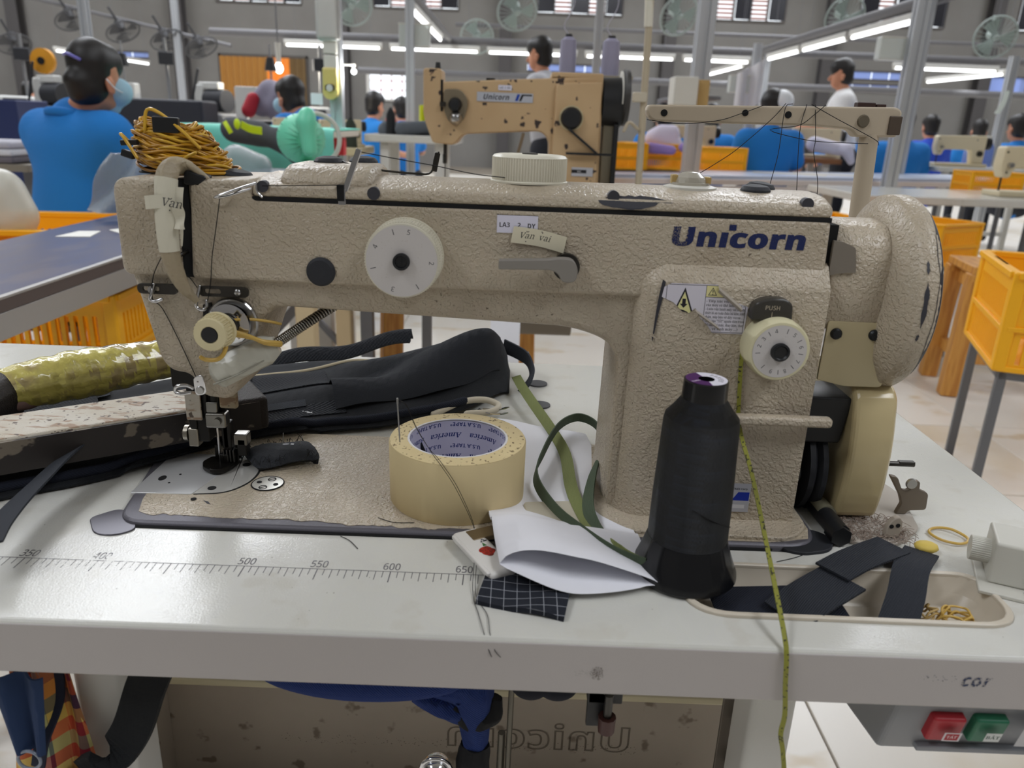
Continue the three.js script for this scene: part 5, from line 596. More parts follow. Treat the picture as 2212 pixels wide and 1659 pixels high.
// ------------------------------------------------------------------ lamp, band bundle, thread stand, sewing threads
{
  const o = thing('machine_lamp', 'white plastic work lamp on a steel gooseneck tucked under the machine arm', 'lamp', [-0.2, 0.868, -0.55]);
  const c = curve([[-0.2235, 0.8665, -0.541], [-0.212, 0.8725, -0.543], [-0.197, 0.8805, -0.546], [-0.1765, 0.8905, -0.551]]), rings = [];
  for (let i = 0; i <= 24; i++) { const t = i / 24, p = c.getPoint(t), d = c.getTangent(t), x = V(0, 0, 1).cross(d).normalize(), y = d.clone().cross(x), k = Math.min(1, Math.sin(Math.PI * Math.min(0.5, t * 2.4 + 0.06))) * (t > 0.88 ? 1 - (t - 0.88) * 3.4 : 1), r = []; for (let j = 0; j < 24; j++) { const q = j / 24 * 6.2832, e = 0.62; const cs = Math.sign(Math.cos(q)) * Math.abs(Math.cos(q)) ** e, sn = Math.sign(Math.sin(q)) * Math.abs(Math.sin(q)) ** e; r.push(p.clone().addScaledVector(x, 0.0112 * k * cs).addScaledVector(y, 0.011 * k * sn).toArray()); } rings.push(r); }
  mesh('lamp_body', [loft(rings, true, 1)], mt(0xbdbbae, 0.3), o);
  mesh('seam_groove', [tube([[-0.218, 0.8645, -0.5295], [-0.2, 0.872, -0.5335], [-0.183, 0.8815, -0.538]], 0.0006, 20)], mt(0x9a978a, 0.5), o);
  const gp = [[-0.1765, 0.8915, -0.552], [-0.16, 0.9025, -0.562], [-0.14, 0.914, -0.585], [-0.118, 0.925, -0.615], [-0.1, 0.935, -0.645]], gc = curve(gp), coil = [];
  for (let i = 0; i <= 560; i++) { const t = i / 560, p = gc.getPoint(t), d = gc.getTangent(t), x = V(0, 0, 1).cross(d).normalize(), y = d.clone().cross(x), a = i / 560 * 6.2832 * 56; coil.push(p.addScaledVector(x, 0.0032 * Math.cos(a)).addScaledVector(y, 0.0032 * Math.sin(a)).toArray()); }
  mesh('gooseneck', [new THREE.TubeGeometry(curve(coil), 900, 0.0009, 5)], mt(0x97948d, 0.25, 1), o);
  mesh('gooseneck_core', [tube(gp, 0.003, 40, false, 8)], mt(0x3c3a37, 0.4, 0.8), o);
}
{
  const o = thing('rubber_band_bundle', 'heaped bundle of amber rubber bands on top of the machine head', 'rubber bands', [-0.25, 1.009, -0.595]);
  const cols = [0xd59f1e, 0xbf8a1c, 0x9a6d28, 0xdfb23c, 0xc99320].map((c) => mt(c, 0.28, 0, { transmission: 0.12 }));
  for (let i = 0; i < 74; i++) {
    const lay = i / 74, y0 = 0.003 + 0.032 * lay, shrink = 1 - 0.42 * lay * lay, cxx = 0.002 - 0.012 * lay + rr(-0.003, 0.003), rx = (0.034 + rr(-0.004, 0.003)) * shrink, rz = (0.02 + rr(-0.004, 0.002)) * shrink, tilt = rr(-0.18, 0.1) - 0.12, ph = rr(0, 6.28), p = [];
    for (let k = 0; k < 12; k++) { const t = k / 12 * 6.2832, x = cxx + rx * Math.cos(t) * rr(0.94, 1.04), z = rz * Math.sin(t) * rr(0.85, 1.1); p.push([x, Math.max(0.0015, y0 + tilt * (x - cxx) * 0.6 + 0.0025 * Math.sin(3 * t + ph)), z]); }
    mesh('band', tube(p, 0.00115, 44, true, 5), cols[i % 5], o, true);
  }
  for (const p of [[[-0.034, 0.02, 0.012], [-0.038, 0.0265, 0.017], [-0.034, 0.024, 0.021], [-0.026, 0.011, 0.022]], [[-0.022, 0.03, 0.014], [-0.02, 0.0435, 0.012], [-0.012, 0.0425, 0.012], [0.004, 0.032, 0.016], [0.018, 0.019, 0.017]], [[0.004, 0.007, 0.022], [0.011, 0.0125, 0.026], [0.018, 0.016, 0.026]]]) mesh('band', tube(p, 0.0013, 30, false, 6), cols[3], o, true);
  mesh('black_clip', [at(bx(0.018, 0.011, 0.006, 0, 0, 0, 0.001), -0.006, 0.034, 0.014, 0, 0.1, -0.03)], M.black, o, true);
  mesh('black_clip', [at(bx(0.012, 0.004, 0.005, 0, 0, 0, 0.0008), -0.034, 0.021, 0.014, 0, 0, 0.06)], M.black, o, true);
  mesh('black_clip', [at(bx(0.009, 0.005, 0.005, 0, 0, 0, 0.0008), -0.034, 0.013, 0.018, 0, 0, -0.3)], M.black, o, true);
}
{
  const o = thing('thread_stand', 'beige thread stand with a drilled horizontal arm behind the handwheel', 'thread stand', [0.34, TY, -0.78]);
  const bg = mt(0xb8aa95, 0.45);
  mesh('arm', [exZ([[0.1175, 1.066, 0.006], [0.1185, 1.0745, 0.003], [0.353, 1.0805, 0.004], [0.359, 1.077, 0.004], [0.3575, 1.0535, 0.003], [0.319, 1.0525, 0.003], [0.313, 1.059, 0.004], [0.275, 1.061, 0.004], [0.125, 1.0595, 0.004]], -0.774, -0.79, 0.002)], bg, o);
  for (const [x, y, r] of [[0.1342, 1.0677, 0.0032], [0.2108, 1.0704, 0.003], [0.2515, 1.0702, 0.0032]]) mesh('arm_hole', [cz(r, r, 0.0008, x, y, -0.7739, 20)], M.gap, o);
  mesh('arm_screw', [latheZ([[0, 0], [0.006, 0], [0.005, 0.002], [0, 0.0022]], 20).translate(0.3232, 1.067, -0.774)], mt(0x6d6454, 0.5, 0.4), o);
  mesh('arm_cap', [bb(0.3475, 0.3595, 1.0555, 1.0725, -0.7925, -0.7725, 0.001)], mt(0x4a3d30, 0.6), o); mesh('arm_clip', [bb(0.317, 0.334, 1.0785, 1.084, -0.787, -0.777, 0.001), bb(0.335, 0.344, 1.0785, 1.083, -0.787, -0.777, 0.001)], mt(0x37221d, 0.5), o);
  mesh('post', [bar([0.347, TY, -0.782], [0.3345, 1.056, -0.782], 0.0088, 20)], bg, o); mesh('base', [cy(0.02, 0.018, 0.008, 0.347, TY + 0.004, -0.782, 28)], bg, o);
  const t = thing('loose_threads', 'black threads draped from the thread stand arm to the machine', 'thread', [0.22, 1.0, -0.77]);
  for (const p of [[[0.23, 1.079, -0.772], [0.205, 1.069, -0.772], [0.185, 1.0625, -0.773], [0.15, 1.0585, -0.772], [0.1185, 1.061, -0.772]], [[0.248, 1.08, -0.775], [0.238, 1.068, -0.772], [0.2145, 1.0473, -0.762], [0.1906, 1.0298, -0.75], [0.145, 1.008, -0.72], [0.09, 0.998, -0.69], [0.02, 1.004, -0.64]], [[0.2545, 1.08, -0.775], [0.2472, 1.0751, -0.772], [0.2445, 1.0359, -0.765], [0.2391, 1.006, -0.76], [0.236, 0.985, -0.755]], [[0.268, 1.08, -0.775], [0.2635, 1.055, -0.77], [0.267, 1.003, -0.765], [0.268, 0.98, -0.76]], [[0.276, 1.08, -0.775], [0.2793, 1.0497, -0.77], [0.279, 1.037, -0.768], [0.286, 1.01, -0.765], [0.287, 0.985, -0.762]], [[0.272, 1.08, -0.773], [0.295, 1.069, -0.771], [0.318, 1.059, -0.771], [0.338, 1.05, -0.772], [0.341, 1.046, -0.772]], [[0.285, 1.08, -0.773], [0.276, 1.072, -0.771], [0.262, 1.061, -0.771], [0.235, 1.056, -0.77], [0.265, 1.049, -0.768], [0.29, 1.047, -0.77], [0.33, 1.047, -0.771]]]) mesh('strand', tube(p, 0.00035, 40, false, 5), M.thread, t);
}
{ // sewing thread of the machine
  const t = thing('sewing_thread', 'black sewing thread threaded along the machine arm and down to the needle', 'thread', [-0.2, 0.9, -0.545]);
  for (const p of [[[0.01, 1.0145, -0.575], [-0.03, 1.0175, -0.57], [-0.062, 1.0215, -0.585], [-0.085, 1.026, -0.565], [-0.1105, 1.031, -0.5475]], [[-0.1245, 1.0085, -0.545], [-0.15, 1.0072, -0.5455], [-0.178, 1.006, -0.5455]], [[-0.19, 1.004, -0.538], [-0.197, 1.0, -0.5375], [-0.2055, 0.998, -0.537]], [[-0.206, 0.9965, -0.5395], [-0.2105, 0.978, -0.541], [-0.2165, 0.955, -0.5435], [-0.2195, 0.938, -0.545], [-0.2225, 0.921, -0.542]], [[-0.2455, 0.957, -0.537], [-0.25, 0.957, -0.542], [-0.2595, 0.9415, -0.5435], [-0.261, 0.929, -0.541], [-0.2605, 0.923, -0.5405], [-0.2585, 0.915, -0.549], [-0.249, 0.8905, -0.5498], [-0.2385, 0.861, -0.5495]], [[-0.241, 0.945, -0.544], [-0.235, 0.9395, -0.546], [-0.229, 0.932, -0.5445]]]) mesh('strand', tube(p, 0.00035, 40, false, 5), M.thread, t);
}
// ------------------------------------------------------------------ under the table
{
  const o = thing('oil_pan', 'dirty cream pan with faint raised lettering hung under the table', 'pan', [-0.05, 0.46, -0.56]);
  const pc = mt(0xffffff, 0.6, 0, { map: tex(512, 0.3, (u, v) => mix(mix(hx(0xb8ac9c), hx(0xa3988a), fbm(u, v, 5, 4, 3)), hx(0x5f5142), 0.6 * sm(0.68, 0.8, fbm(u, v, 18, 4, 13)))) });
  mesh('back_wall', [bb(-0.3, 0.2, 0.44, 0.585, -0.566, -0.56, 0.002)], pc, o);
  mesh('top_flange', [bb(-0.3, 0.2, 0.577, 0.586, -0.572, -0.548, 0.003)], mt(0xcfc5a4, 0.5), o);
  mesh('end_wall', [exX([[-0.56, 0.586, 0.003], [-0.5, 0.56, 0.004], [-0.47, 0.44], [-0.56, 0.44]], -0.303, -0.298, 0.001)], pc, o);
  mesh('floor_plate', [bb(-0.3, 0.2, 0.435, 0.441, -0.56, -0.45, 0.002)], mt(0x3d3029, 0.9), o);
  mesh('lettering', at(decal(0.33, 0.05), -0.035, 0.527, -0.5595), print(0.33, 0.05, (g, w, h) => { g.clearRect(0, 0, w, h); g.translate(w, 0); g.scale(-1, 1); g.strokeStyle = '#5f5240'; g.globalAlpha = 0.55; g.lineWidth = h * 0.03; g.font = `bold ${h * 0.75}px sans-serif`; g.save(); g.scale(1.2, 1); g.strokeText('Unicorn', w * 0.02, h * 0.8); g.restore(); g.globalAlpha = 0.5; g.fillStyle = '#4c3f2f'; for (let i = 0; i < 260; i++) g.fillRect(rr(0, 1) * w, h * rr(0.65, 0.85), rr(1, 5), rr(1, 4)); }, 4000, { transparent: true }), o);
  mesh('side_plate', [bb(0.178, 0.2, 0.42, 0.63, -0.503, -0.5, 0.001)], mt(0x6f675d, 0.5, 0.3), o);
  for (const y of [0.61, 0.566]) mesh('bolt', [cz(0.006, 0.006, 0.008, 0.1915, y, -0.497, 6)], M.darkSteel, o);
  mesh('rod', bar([0.0092, 0.66, -0.5], [0.0075, 0.42, -0.5], 0.0024, 8), mt(0x6e6a60, 0.4, 0.6), o); mesh('rod', bar([0.0025, 0.58, -0.505], [0.0015, 0.42, -0.505], 0.0032, 8), mt(0x6e6a60, 0.4, 0.6), o);
  const k = thing('knee_lifter', 'knee lifter arm wrapped in blue knit cloth and black elastic under the table', 'knee lifter', [-0.02, 0.6, -0.45]);
  const bl = mt(0x1c3576, 0.95, 0, { bumpMap: T.twill, bumpScale: 0.0006 });
  mesh('wrapped_pad', [sph(1, -0.095, 0.683, -0.455, 0.085, 0.02, 0.03, 36, 16)], bl, k);
  const limb = (pts) => { const c = curve(pts.map((p) => p.slice(0, 3))), r = []; for (let i = 0; i <= 30; i++) { const t = i / 30, p = c.getPoint(t), d = c.getTangent(t), x = V(0, 0, 1).cross(d).normalize(), y = d.clone().cross(x), kf = t * (pts.length - 1), a = Math.min(pts.length - 2, Math.floor(kf)), w = pts[a][3] + (pts[a + 1][3] - pts[a][3]) * (kf - a); r.push(Array.from({ length: 20 }, (_, j) => { const q = j / 20 * 6.2832, s = 1 + 0.05 * Math.sin(5 * q + t * 9); return p.clone().addScaledVector(x, w * s * Math.cos(q)).addScaledVector(y, w * s * Math.sin(q)).toArray(); })); } return loft(r, true, 1); };
  mesh('wrapped_arm', [limb([[-0.045, 0.67, -0.455, 0.012], [-0.022, 0.672, -0.45, 0.016], [-0.0185, 0.655, -0.45, 0.0135], [-0.0175, 0.635, -0.45, 0.0105], [-0.017, 0.618, -0.45, 0.009]]), limb([[-0.06, 0.664, -0.452, 0.008], [-0.04, 0.655, -0.45, 0.01], [-0.025, 0.65, -0.45, 0.01]])], bl, k);
  mesh('elastic_band', [limb([[-0.032, 0.658, -0.449, 0.007], [-0.02, 0.646, -0.447, 0.009], [-0.0065, 0.651, -0.447, 0.0085], [-0.003, 0.664, -0.449, 0.005]]), limb([[-0.017, 0.622, -0.45, 0.0105], [-0.018, 0.605, -0.45, 0.0125], [-0.018, 0.58, -0.45, 0.0125]])], mt(0x0d0e12, 0.9), k);
  mesh('padding', [sph(0.011, 0.0215, 0.674, -0.452, 1.3, 1, 1), sph(0.011, 0.0405, 0.6745, -0.452, 1.4, 1.05, 1)], mt(0x131623, 0.9), k);
  mesh('steel_joint', [sph(0.011, -0.045, 0.602, -0.445, 1, 0.9, 1), at(new THREE.TorusGeometry(0.011, 0.0018, 8, 24), -0.045, 0.602, -0.442)], M.chrome, k);
  const b = thing('clamp_bracket', 'black metal clamp with a brown screw knob under the table edge', 'clamp', [0.068, 0.72, -0.43]);
  mesh('plate', [bb(0.0602, 0.0735, 0.6585, 0.7207, -0.435, -0.43, 0.001), bb(0.06, 0.084, 0.678, 0.69, -0.442, -0.43, 0.001)], M.black, b);
  mesh('screw_knob', [cy(0.0058, 0.0062, 0.012, 0.0735, 0.667, -0.424, 10)], mt(0x4a2a26, 0.5), b); mesh('screw', [cy(0.003, 0.003, 0.02, 0.0735, 0.681, -0.424, 10)], M.darkSteel, b);
}
{ // plaid bag, black cloth and blue cloth hanging at the table leg
  const plaid = (() => { const c = document.createElement('canvas'); c.width = c.height = 512; const g = c.getContext('2d'); const cols = ['#8e1f2a', '#d8552d', '#d9b45a', '#2f2a3a', '#b8c59a', '#c8763a', '#601828', '#e3cf8a']; const hc = (q) => hx(parseInt(q.slice(1), 16)); const wf = ['#b01f30', '#e0d08a', '#7a1525', '#d86a2a', '#2a3550', '#d8c060', '#c03030', '#9fb08a']; for (let a = 0; a < 8; a++) for (let b = 0; b < 8; b++) { const m = mix(hc(cols[a]), hc(wf[b]), 0.5).map(Math.round); g.fillStyle = `rgb(${m})`; g.fillRect(a * 64, b * 64, 64, 64); } const t = new THREE.CanvasTexture(c); t.colorSpace = THREE.SRGBColorSpace; t.wrapS = t.wrapT = THREE.RepeatWrapping; t.repeat.set(1 / 0.09, 1 / 0.09); return mt(0xffffff, 0.95, 0, { map: t }); })();
  const o = thing('plaid_bag', 'red and yellow plaid cloth bag hanging beside the table leg', 'bag', [-0.32, 0.45, -0.43]);
  mesh('bag_cloth', sheet((u, v) => { const w = 0.02 + 0.024 * v; return [-0.318 + (u - 0.5) * 2 * w + 0.006 * (1 - v) + 0.003 * Math.sin(v * 6), 0.7 - 0.26 * v, -0.43 + 0.016 * Math.sin(Math.PI * u) * (0.4 + v) + 0.006 * Math.sin(u * 14 + v * 3)]; }, 40, 30, 0.002), plaid, o);
  mesh('bag_handle', strap([[-0.3005, 0.7, -0.428], [-0.302, 0.67, -0.424], [-0.309, 0.645, -0.412], [-0.314, 0.625, -0.41]], [[1, 0, 0], [1, 0, 0], [1, 0.2, 0], [1, 0.2, 0]], 0.009, 0.002, 20), mt(0x23283a, 0.9), o);
  const b = thing('blue_cloth', 'blue cloth draped over the plaid bag under the table', 'cloth', [-0.31, 0.6, -0.41]);
  mesh('drape', sheet((u, v) => [-0.33 + 0.036 * u * (1 - 0.45 * v) + 0.008 * v, 0.705 - 0.062 * v, -0.405 + 0.004 * Math.sin(u * 9)], 20, 16, 0.0015), mt(0x1d3358, 0.9), b);
  mesh('plastic_ring', [at(new THREE.TorusGeometry(0.0075, 0.0011, 8, 30), -0.313, 0.6385, -0.402)], mt(0xaab4c4, 0.2, 0, { transmission: 0.5 }), b);
  const k = thing('black_cloth', 'black cloth sling hanging past the table leg', 'cloth', [-0.26, 0.6, -0.42]);
  mesh('sling', strap([[-0.225, 0.715, -0.424], [-0.237, 0.688, -0.42], [-0.2485, 0.655, -0.414], [-0.265, 0.632, -0.41], [-0.282, 0.618, -0.41], [-0.292, 0.59, -0.414], [-0.293, 0.54, -0.42]], [[1, 0, 0], [1, 0.1, 0], [1, 0.3, 0], [0.6, 0.8, 0], [0.5, 0.8, 0], [1, 0.4, 0], [1, 0, 0]], 0.026, 0.006, 50), mt(0x0e1114, 0.95, 0, { bumpMap: T.weave, bumpScale: 0.0003 }), k);
  mesh('sling_fold', strap([[-0.252, 0.61, -0.408], [-0.27, 0.607, -0.406], [-0.29, 0.6, -0.407]], [[0.2, 1, 0], [0.2, 1, 0], [0.3, 1, 0]], 0.03, 0.006, 20), mt(0x0e1114, 0.95), k);
}
{
  const o = thing('switch_box', 'grey motor switch box with red and green push buttons under the table', 'switch box', [0.31, 0.7207, -0.44]);
  const gr = mt(0x8e9094, 0.5);
  mesh('case', [exX([[-0.395, 0.7205, 0.002], [-0.407, 0.671, 0.004], [-0.48, 0.66, 0.004], [-0.49, 0.7205, 0.002]], 0.25, 0.43, 0.003)], gr, o);
  const P = (n, x0, x1, y0, y1, d, m) => mesh(n, [at(bx(x1 - x0, y1 - y0, d, 0, 0, 0, 0.002), (x0 + x1) / 2, (y0 + y1) / 2, -0.4005 + ((y0 + y1) / 2 - 0.6975) * 0.24, -0.235 * -1)], m, o);
  mesh('recess_lip', [at(bx(0.16, 0.004, 0.006, 0, 0, 0, 0.001), 0.352, 0.6775, -0.4035)], gr, o);
  const stopB = P('stop_button', 0.273, 0.294, 0.689, 0.711, 0.012, mt(0xa6202c, 0.45)); const startB = P('start_button', 0.3, 0.321, 0.689, 0.711, 0.012, mt(0x1f6a4c, 0.45));
  const lab = (n, w, h, x, y, draw, to = o) => mesh(n, at(decal(w, h), x, y, -0.3905 + (y - 0.6975) * 0.24, 0.235), print(w, h, draw, 9000), to);
  lab('stop_label', 0.011, 0.0085, 0.2855, 0.697, (g, w, h) => { g.fillStyle = '#d8d2d6'; g.fillRect(0, 0, w, h); g.fillStyle = '#a6202c'; g.fillRect(w * 0.12, h * 0.12, w * 0.76, h * 0.76); g.fillStyle = '#eee'; g.font = `${h * 0.4}px serif`; g.textAlign = 'center'; g.fillText('TÁT', w / 2, h * 0.65); }, stopB);
  lab('start_label', 0.01, 0.0085, 0.311, 0.698, (g, w, h) => { g.fillStyle = '#d5d8d6'; g.fillRect(0, 0, w, h); g.fillStyle = '#1f3b30'; g.font = `bold ${h * 0.5}px serif`; g.textAlign = 'center'; g.fillText('BÂT', w / 2, h * 0.68, w * 0.9); }, startB);
  lab('maker_label', 0.05, 0.02, 0.352, 0.7, (g, w, h) => { g.fillStyle = '#c6c6c9'; g.fillRect(0, 0, w, h); g.fillStyle = '#222'; g.font = `bold ${h * 0.42}px serif`; g.fillText('JINZ', w * 0.1, h * 0.45); g.font = `bold ${h * 0.2}px serif`; g.fillText('380V', w * 0.2, h * 0.75); });
}
// ------------------------------------------------------------------ people
function blob(prims, k = 0.03, res = 56, pad = 0.05) {              // smooth union of tapered capsules meshed on a grid
  const lo = [1e9, 1e9, 1e9], hi = [-1e9, -1e9, -1e9];
  for (const [a, b, ra, rb] of prims) for (let q = 0; q < 3; q++) { lo[q] = Math.min(lo[q], a[q] - ra, b[q] - rb); hi[q] = Math.max(hi[q], a[q] + ra, b[q] + rb); }
  const c = lo.map((v, q) => (v + hi[q]) / 2), S = Math.max(...lo.map((v, q) => hi[q] - v)) / 2 + pad;
  const mc = new MarchingCubes(res, undefined, false, false, 120000); mc.isolation = 0; const f = mc.field;
  const P = prims.map(([a, b, ra, rb, sq]) => { const d = b.map((v, q) => v - a[q]), L = d[0] * d[0] + d[1] * d[1] + d[2] * d[2] || 1e-9; return { a, d, L, ra, rb, sq }; });
  for (let z = 0; z < res; z++) for (let y = 0; y < res; y++) for (let x = 0; x < res; x++) {
    const p = [c[0] + (x / (res / 2) - 1) * S, c[1] + (y / (res / 2) - 1) * S, c[2] + (z / (res / 2) - 1) * S]; let D = 1e9;
    for (const { a, d, L, ra, rb, sq } of P) {
      const e = [p[0] - a[0], p[1] - a[1], p[2] - a[2]], t = Math.max(0, Math.min(1, (e[0] * d[0] + e[1] * d[1] + e[2] * d[2]) / L));
      const v = [e[0] - d[0] * t, e[1] - d[1] * t, e[2] - d[2] * t]; let r = Math.hypot(v[0], v[1], sq ? v[2] * sq : v[2]) - (ra + (rb - ra) * t);
      const h = Math.max(0, Math.min(1, 0.5 + 0.5 * (D - r) / k)); D = D * (1 - h) + r * h - k * h * (1 - h);
    }
    f[z * res * res + y * res + x] = -D;
  }
  mc.update(); const n = mc.count * 3, pos = new Float32Array(mc.positionArray.slice(0, n)), nor = new Float32Array(mc.normalArray.slice(0, n));
  for (let i = 0; i < n; i += 3) for (let q = 0; q < 3; q++) { pos[i + q] = c[q] + pos[i + q] * S; }
  const g = new THREE.BufferGeometry(); g.setAttribute('position', new THREE.BufferAttribute(pos, 3)); g.setAttribute('normal', new THREE.BufferAttribute(nor, 3)); g.setAttribute('uv', new THREE.BufferAttribute(new Float32Array(n / 3 * 2), 2)); return g;
}
// a person facing -z; joints in metres above the point the person sits or stands over
function person(name, label, pos, turn, o = {}) {
  const g = thing(name, label, 'person', pos, turn, o.group), H = o.hip ?? 0.45, S = o.s ?? 1, Q = o.hs ?? S, lean = o.lean ?? 0.06, res = o.res ?? 44;
  const sh = H + 0.5 * S, zc = -lean, hx0 = o.headX ?? 0, hz = zc - (o.headF ?? 0.05), hy = sh + 0.2 * S - (o.headDown ?? 0.0);
  const aL = o.armL ?? [[-0.25, sh - 0.24, zc - 0.04], [-0.17, sh - 0.27, zc - 0.28]], aR = o.armR ?? [[0.25, sh - 0.24, zc - 0.04], [0.17, sh - 0.27, zc - 0.28]];
  const hand = (w, d) => { const u = V(...w).sub(V(...d)).normalize(), out = [[w, V(...w).addScaledVector(u, 0.07).toArray(), 0.028, 0.03]]; for (let i = 0; i < 4; i++) { const s = V(...w).addScaledVector(u, 0.07).add(V((i - 1.5) * 0.018, 0, 0)); out.push([s.toArray(), s.clone().addScaledVector(u, 0.05 + (i % 3) * 0.006).add(V(0, -0.015, 0)).toArray(), 0.0095, 0.008]); } const t0 = V(...w).addScaledVector(u, 0.02).add(V(w[0] > 0 ? -0.03 : 0.03, 0, 0)); out.push([t0.toArray(), t0.clone().addScaledVector(u, 0.045).toArray(), 0.012, 0.009]); return out; };
  const face = [[[hx0, hy + 0.025, hz], [hx0, hy - 0.03, hz - 0.012], 0.084 * Q, 0.066 * Q], [[hx0, hy - 0.075, hz - 0.028], [hx0, hy - 0.07, hz - 0.03], 0.05 * Q, 0.05 * Q], [[hx0, hy - 0.02, hz - 0.08], [hx0, hy - 0.045, hz - 0.096], 0.011, 0.015], [[hx0 - 0.08 * Q, hy - 0.02, hz + 0.01], [hx0 - 0.082 * Q, hy - 0.05, hz + 0.006], 0.016, 0.012], [[hx0 + 0.08 * Q, hy - 0.02, hz + 0.01], [hx0 + 0.082 * Q, hy - 0.05, hz + 0.006], 0.016, 0.012]];
  const skin = [...face, [[hx0, hy - 0.06, hz + 0.01], [0, sh + 0.01, zc + 0.005], 0.052, 0.058], [aL[0], aL[1], 0.04, 0.03], [aR[0], aR[1], 0.04, 0.03], ...hand(aL[1], aL[0]), ...hand(aR[1], aR[0])];
  skin.push([[0, sh + 0.01, zc], [-0.17, sh - 0.03, zc], 0.05, 0.05], [[0, sh + 0.01, zc], [0.17, sh - 0.03, zc], 0.05, 0.05], [[-0.17, sh - 0.03, zc], aL[0], 0.05, 0.04], [[0.17, sh - 0.03, zc], aR[0], 0.05, 0.04]);
  const m = o.skin ?? M.skin;
  mesh('body', blob(skin, 0.012, o.fine ?? res + 26), m, g, true);
  const half = (e, s, t = 0.72) => s.map((v, q) => v + (e[q] - v) * t);
  const sL = [-0.175 * S, sh - 0.035, zc], sR = [0.175 * S, sh - 0.035, zc];
  const shirt = mesh('shirt', blob([[[0, H - 0.02, 0], [0, sh - 0.12, zc], 0.165, 0.178, 1.35], [sL, sR, 0.075, 0.075], [[-0.09, sh - 0.09, zc], [0.09, sh - 0.09, zc], 0.125, 0.125, 1.1], [sL, half(aL[0], sL), 0.078, 0.07], [sR, half(aR[0], sR), 0.078, 0.07], [[0, sh + 0.015, zc + 0.005], [0, sh + 0.03, zc], 0.066, 0.064]], 0.045, res), o.shirt ?? M.blue, g, true);
  { const p = shirt.geometry.attributes.position, n = shirt.geometry.attributes.normal;          // soft creases across the cloth
    for (let i = 0; i < p.count; i++) { const x = p.getX(i), y = p.getY(i), z = p.getZ(i), w = 0.006 * Math.sin(34 * y + 9 * x + 4 * Math.sin(11 * x + 7 * z)) * (0.35 + 0.65 * Math.abs(Math.sin(5 * x + 3 * y + 2))) + 0.004 * Math.sin(21 * x - 26 * y + 5 * Math.sin(9 * y)); p.setXYZ(i, x + n.getX(i) * w, y + n.getY(i) * w, z + n.getZ(i) * w); }
    const m = mergeVertices((() => { const g = shirt.geometry.clone(); g.deleteAttribute('normal'); g.deleteAttribute('uv'); return g; })(), 1e-5); m.computeVertexNormals(); const f = m.toNonIndexed(); f.setAttribute('uv', new THREE.BufferAttribute(new Float32Array(f.attributes.position.count * 2), 2)); boxUV(f); shirt.geometry = f; }
  const hb = [[[hx0, hy + 0.04, hz + 0.02], [hx0, hy - 0.035, hz + 0.036], 0.088 * Q, 0.074 * Q], [[hx0, hy + 0.05, hz - 0.03], [hx0, hy + 0.06, hz + 0.02], 0.075 * Q, 0.08 * Q]];
  if (o.long) hb.push([[hx0, hy - 0.04, hz + 0.06], [hx0, hy - 0.13, hz + 0.07], 0.06, 0.035]);
  if (o.bun) hb.push([[hx0, hy - 0.02, hz + 0.085], [hx0, hy - 0.06, hz + 0.08], 0.045, 0.04]);
  mesh('hair', blob(hb, 0.02, res), M.hair, g, true);
  mesh('eye', [sph(0.0085, hx0 - 0.03 * Q, hy - 0.005, hz - 0.076 * Q, 1, 0.7, 0.6, 8, 6)], M.hair, g, true); mesh('eye', [sph(0.0085, hx0 + 0.03 * Q, hy - 0.005, hz - 0.076 * Q, 1, 0.7, 0.6, 8, 6)], M.hair, g, true);
  if (!o.mask) mesh('mouth', [sph(0.016, hx0, hy - 0.075, hz - 0.07, 1, 0.3, 0.5, 8, 5)], mt(0x9a5348, 0.6), g, true);
  else mesh('face_mask', blob([[[hx0 - 0.03, hy - 0.05, hz - 0.06], [hx0 + 0.03, hy - 0.05, hz - 0.06], 0.05, 0.05], [[hx0, hy - 0.1, hz - 0.045], [hx0, hy - 0.05, hz - 0.075], 0.035, 0.035]], 0.02, 30), mt(0x9fc4d6, 0.8), g, true);
  const legs = o.stand ? [[[-0.09, H - 0.02, 0], [-0.1, 0.45, 0], 0.1, 0.065], [[-0.1, 0.45, 0], [-0.1, 0.07, 0.01], 0.062, 0.05], [[0.09, H - 0.02, 0], [0.1, 0.45, 0], 0.1, 0.065], [[0.1, 0.45, 0], [0.1, 0.07, 0.01], 0.062, 0.05]] : [[[-0.09, H - 0.06, 0.02], [-0.11, H - 0.02, -0.38], 0.1, 0.07], [[-0.11, H - 0.02, -0.38], [-0.11, 0.07, -0.36], 0.065, 0.05], [[0.09, H - 0.06, 0.02], [0.11, H - 0.02, -0.38], 0.1, 0.07], [[0.11, H - 0.02, -0.38], [0.11, 0.07, -0.36], 0.065, 0.05]];
  const fz = o.stand ? 0 : -0.37;
  mesh('trousers', blob(legs.concat([[[-0.08, H - 0.03, 0.01], [0.08, H - 0.03, 0.01], 0.125, 0.125]]), 0.04, res), o.pants ?? mt(0x22242c, 0.9), g, true);
  for (const s of [-0.1, 0.1]) mesh('shoe', blob([[[s, 0.04, fz + 0.05], [s, 0.035, fz - 0.12], 0.042, 0.036]], 0.02, 20, 0.03), mt(0x2d2b2e, 0.7), g, true);
  if (o.extra) o.extra(g, { hx0, hy, hz, sh, zc });
  return g;
}
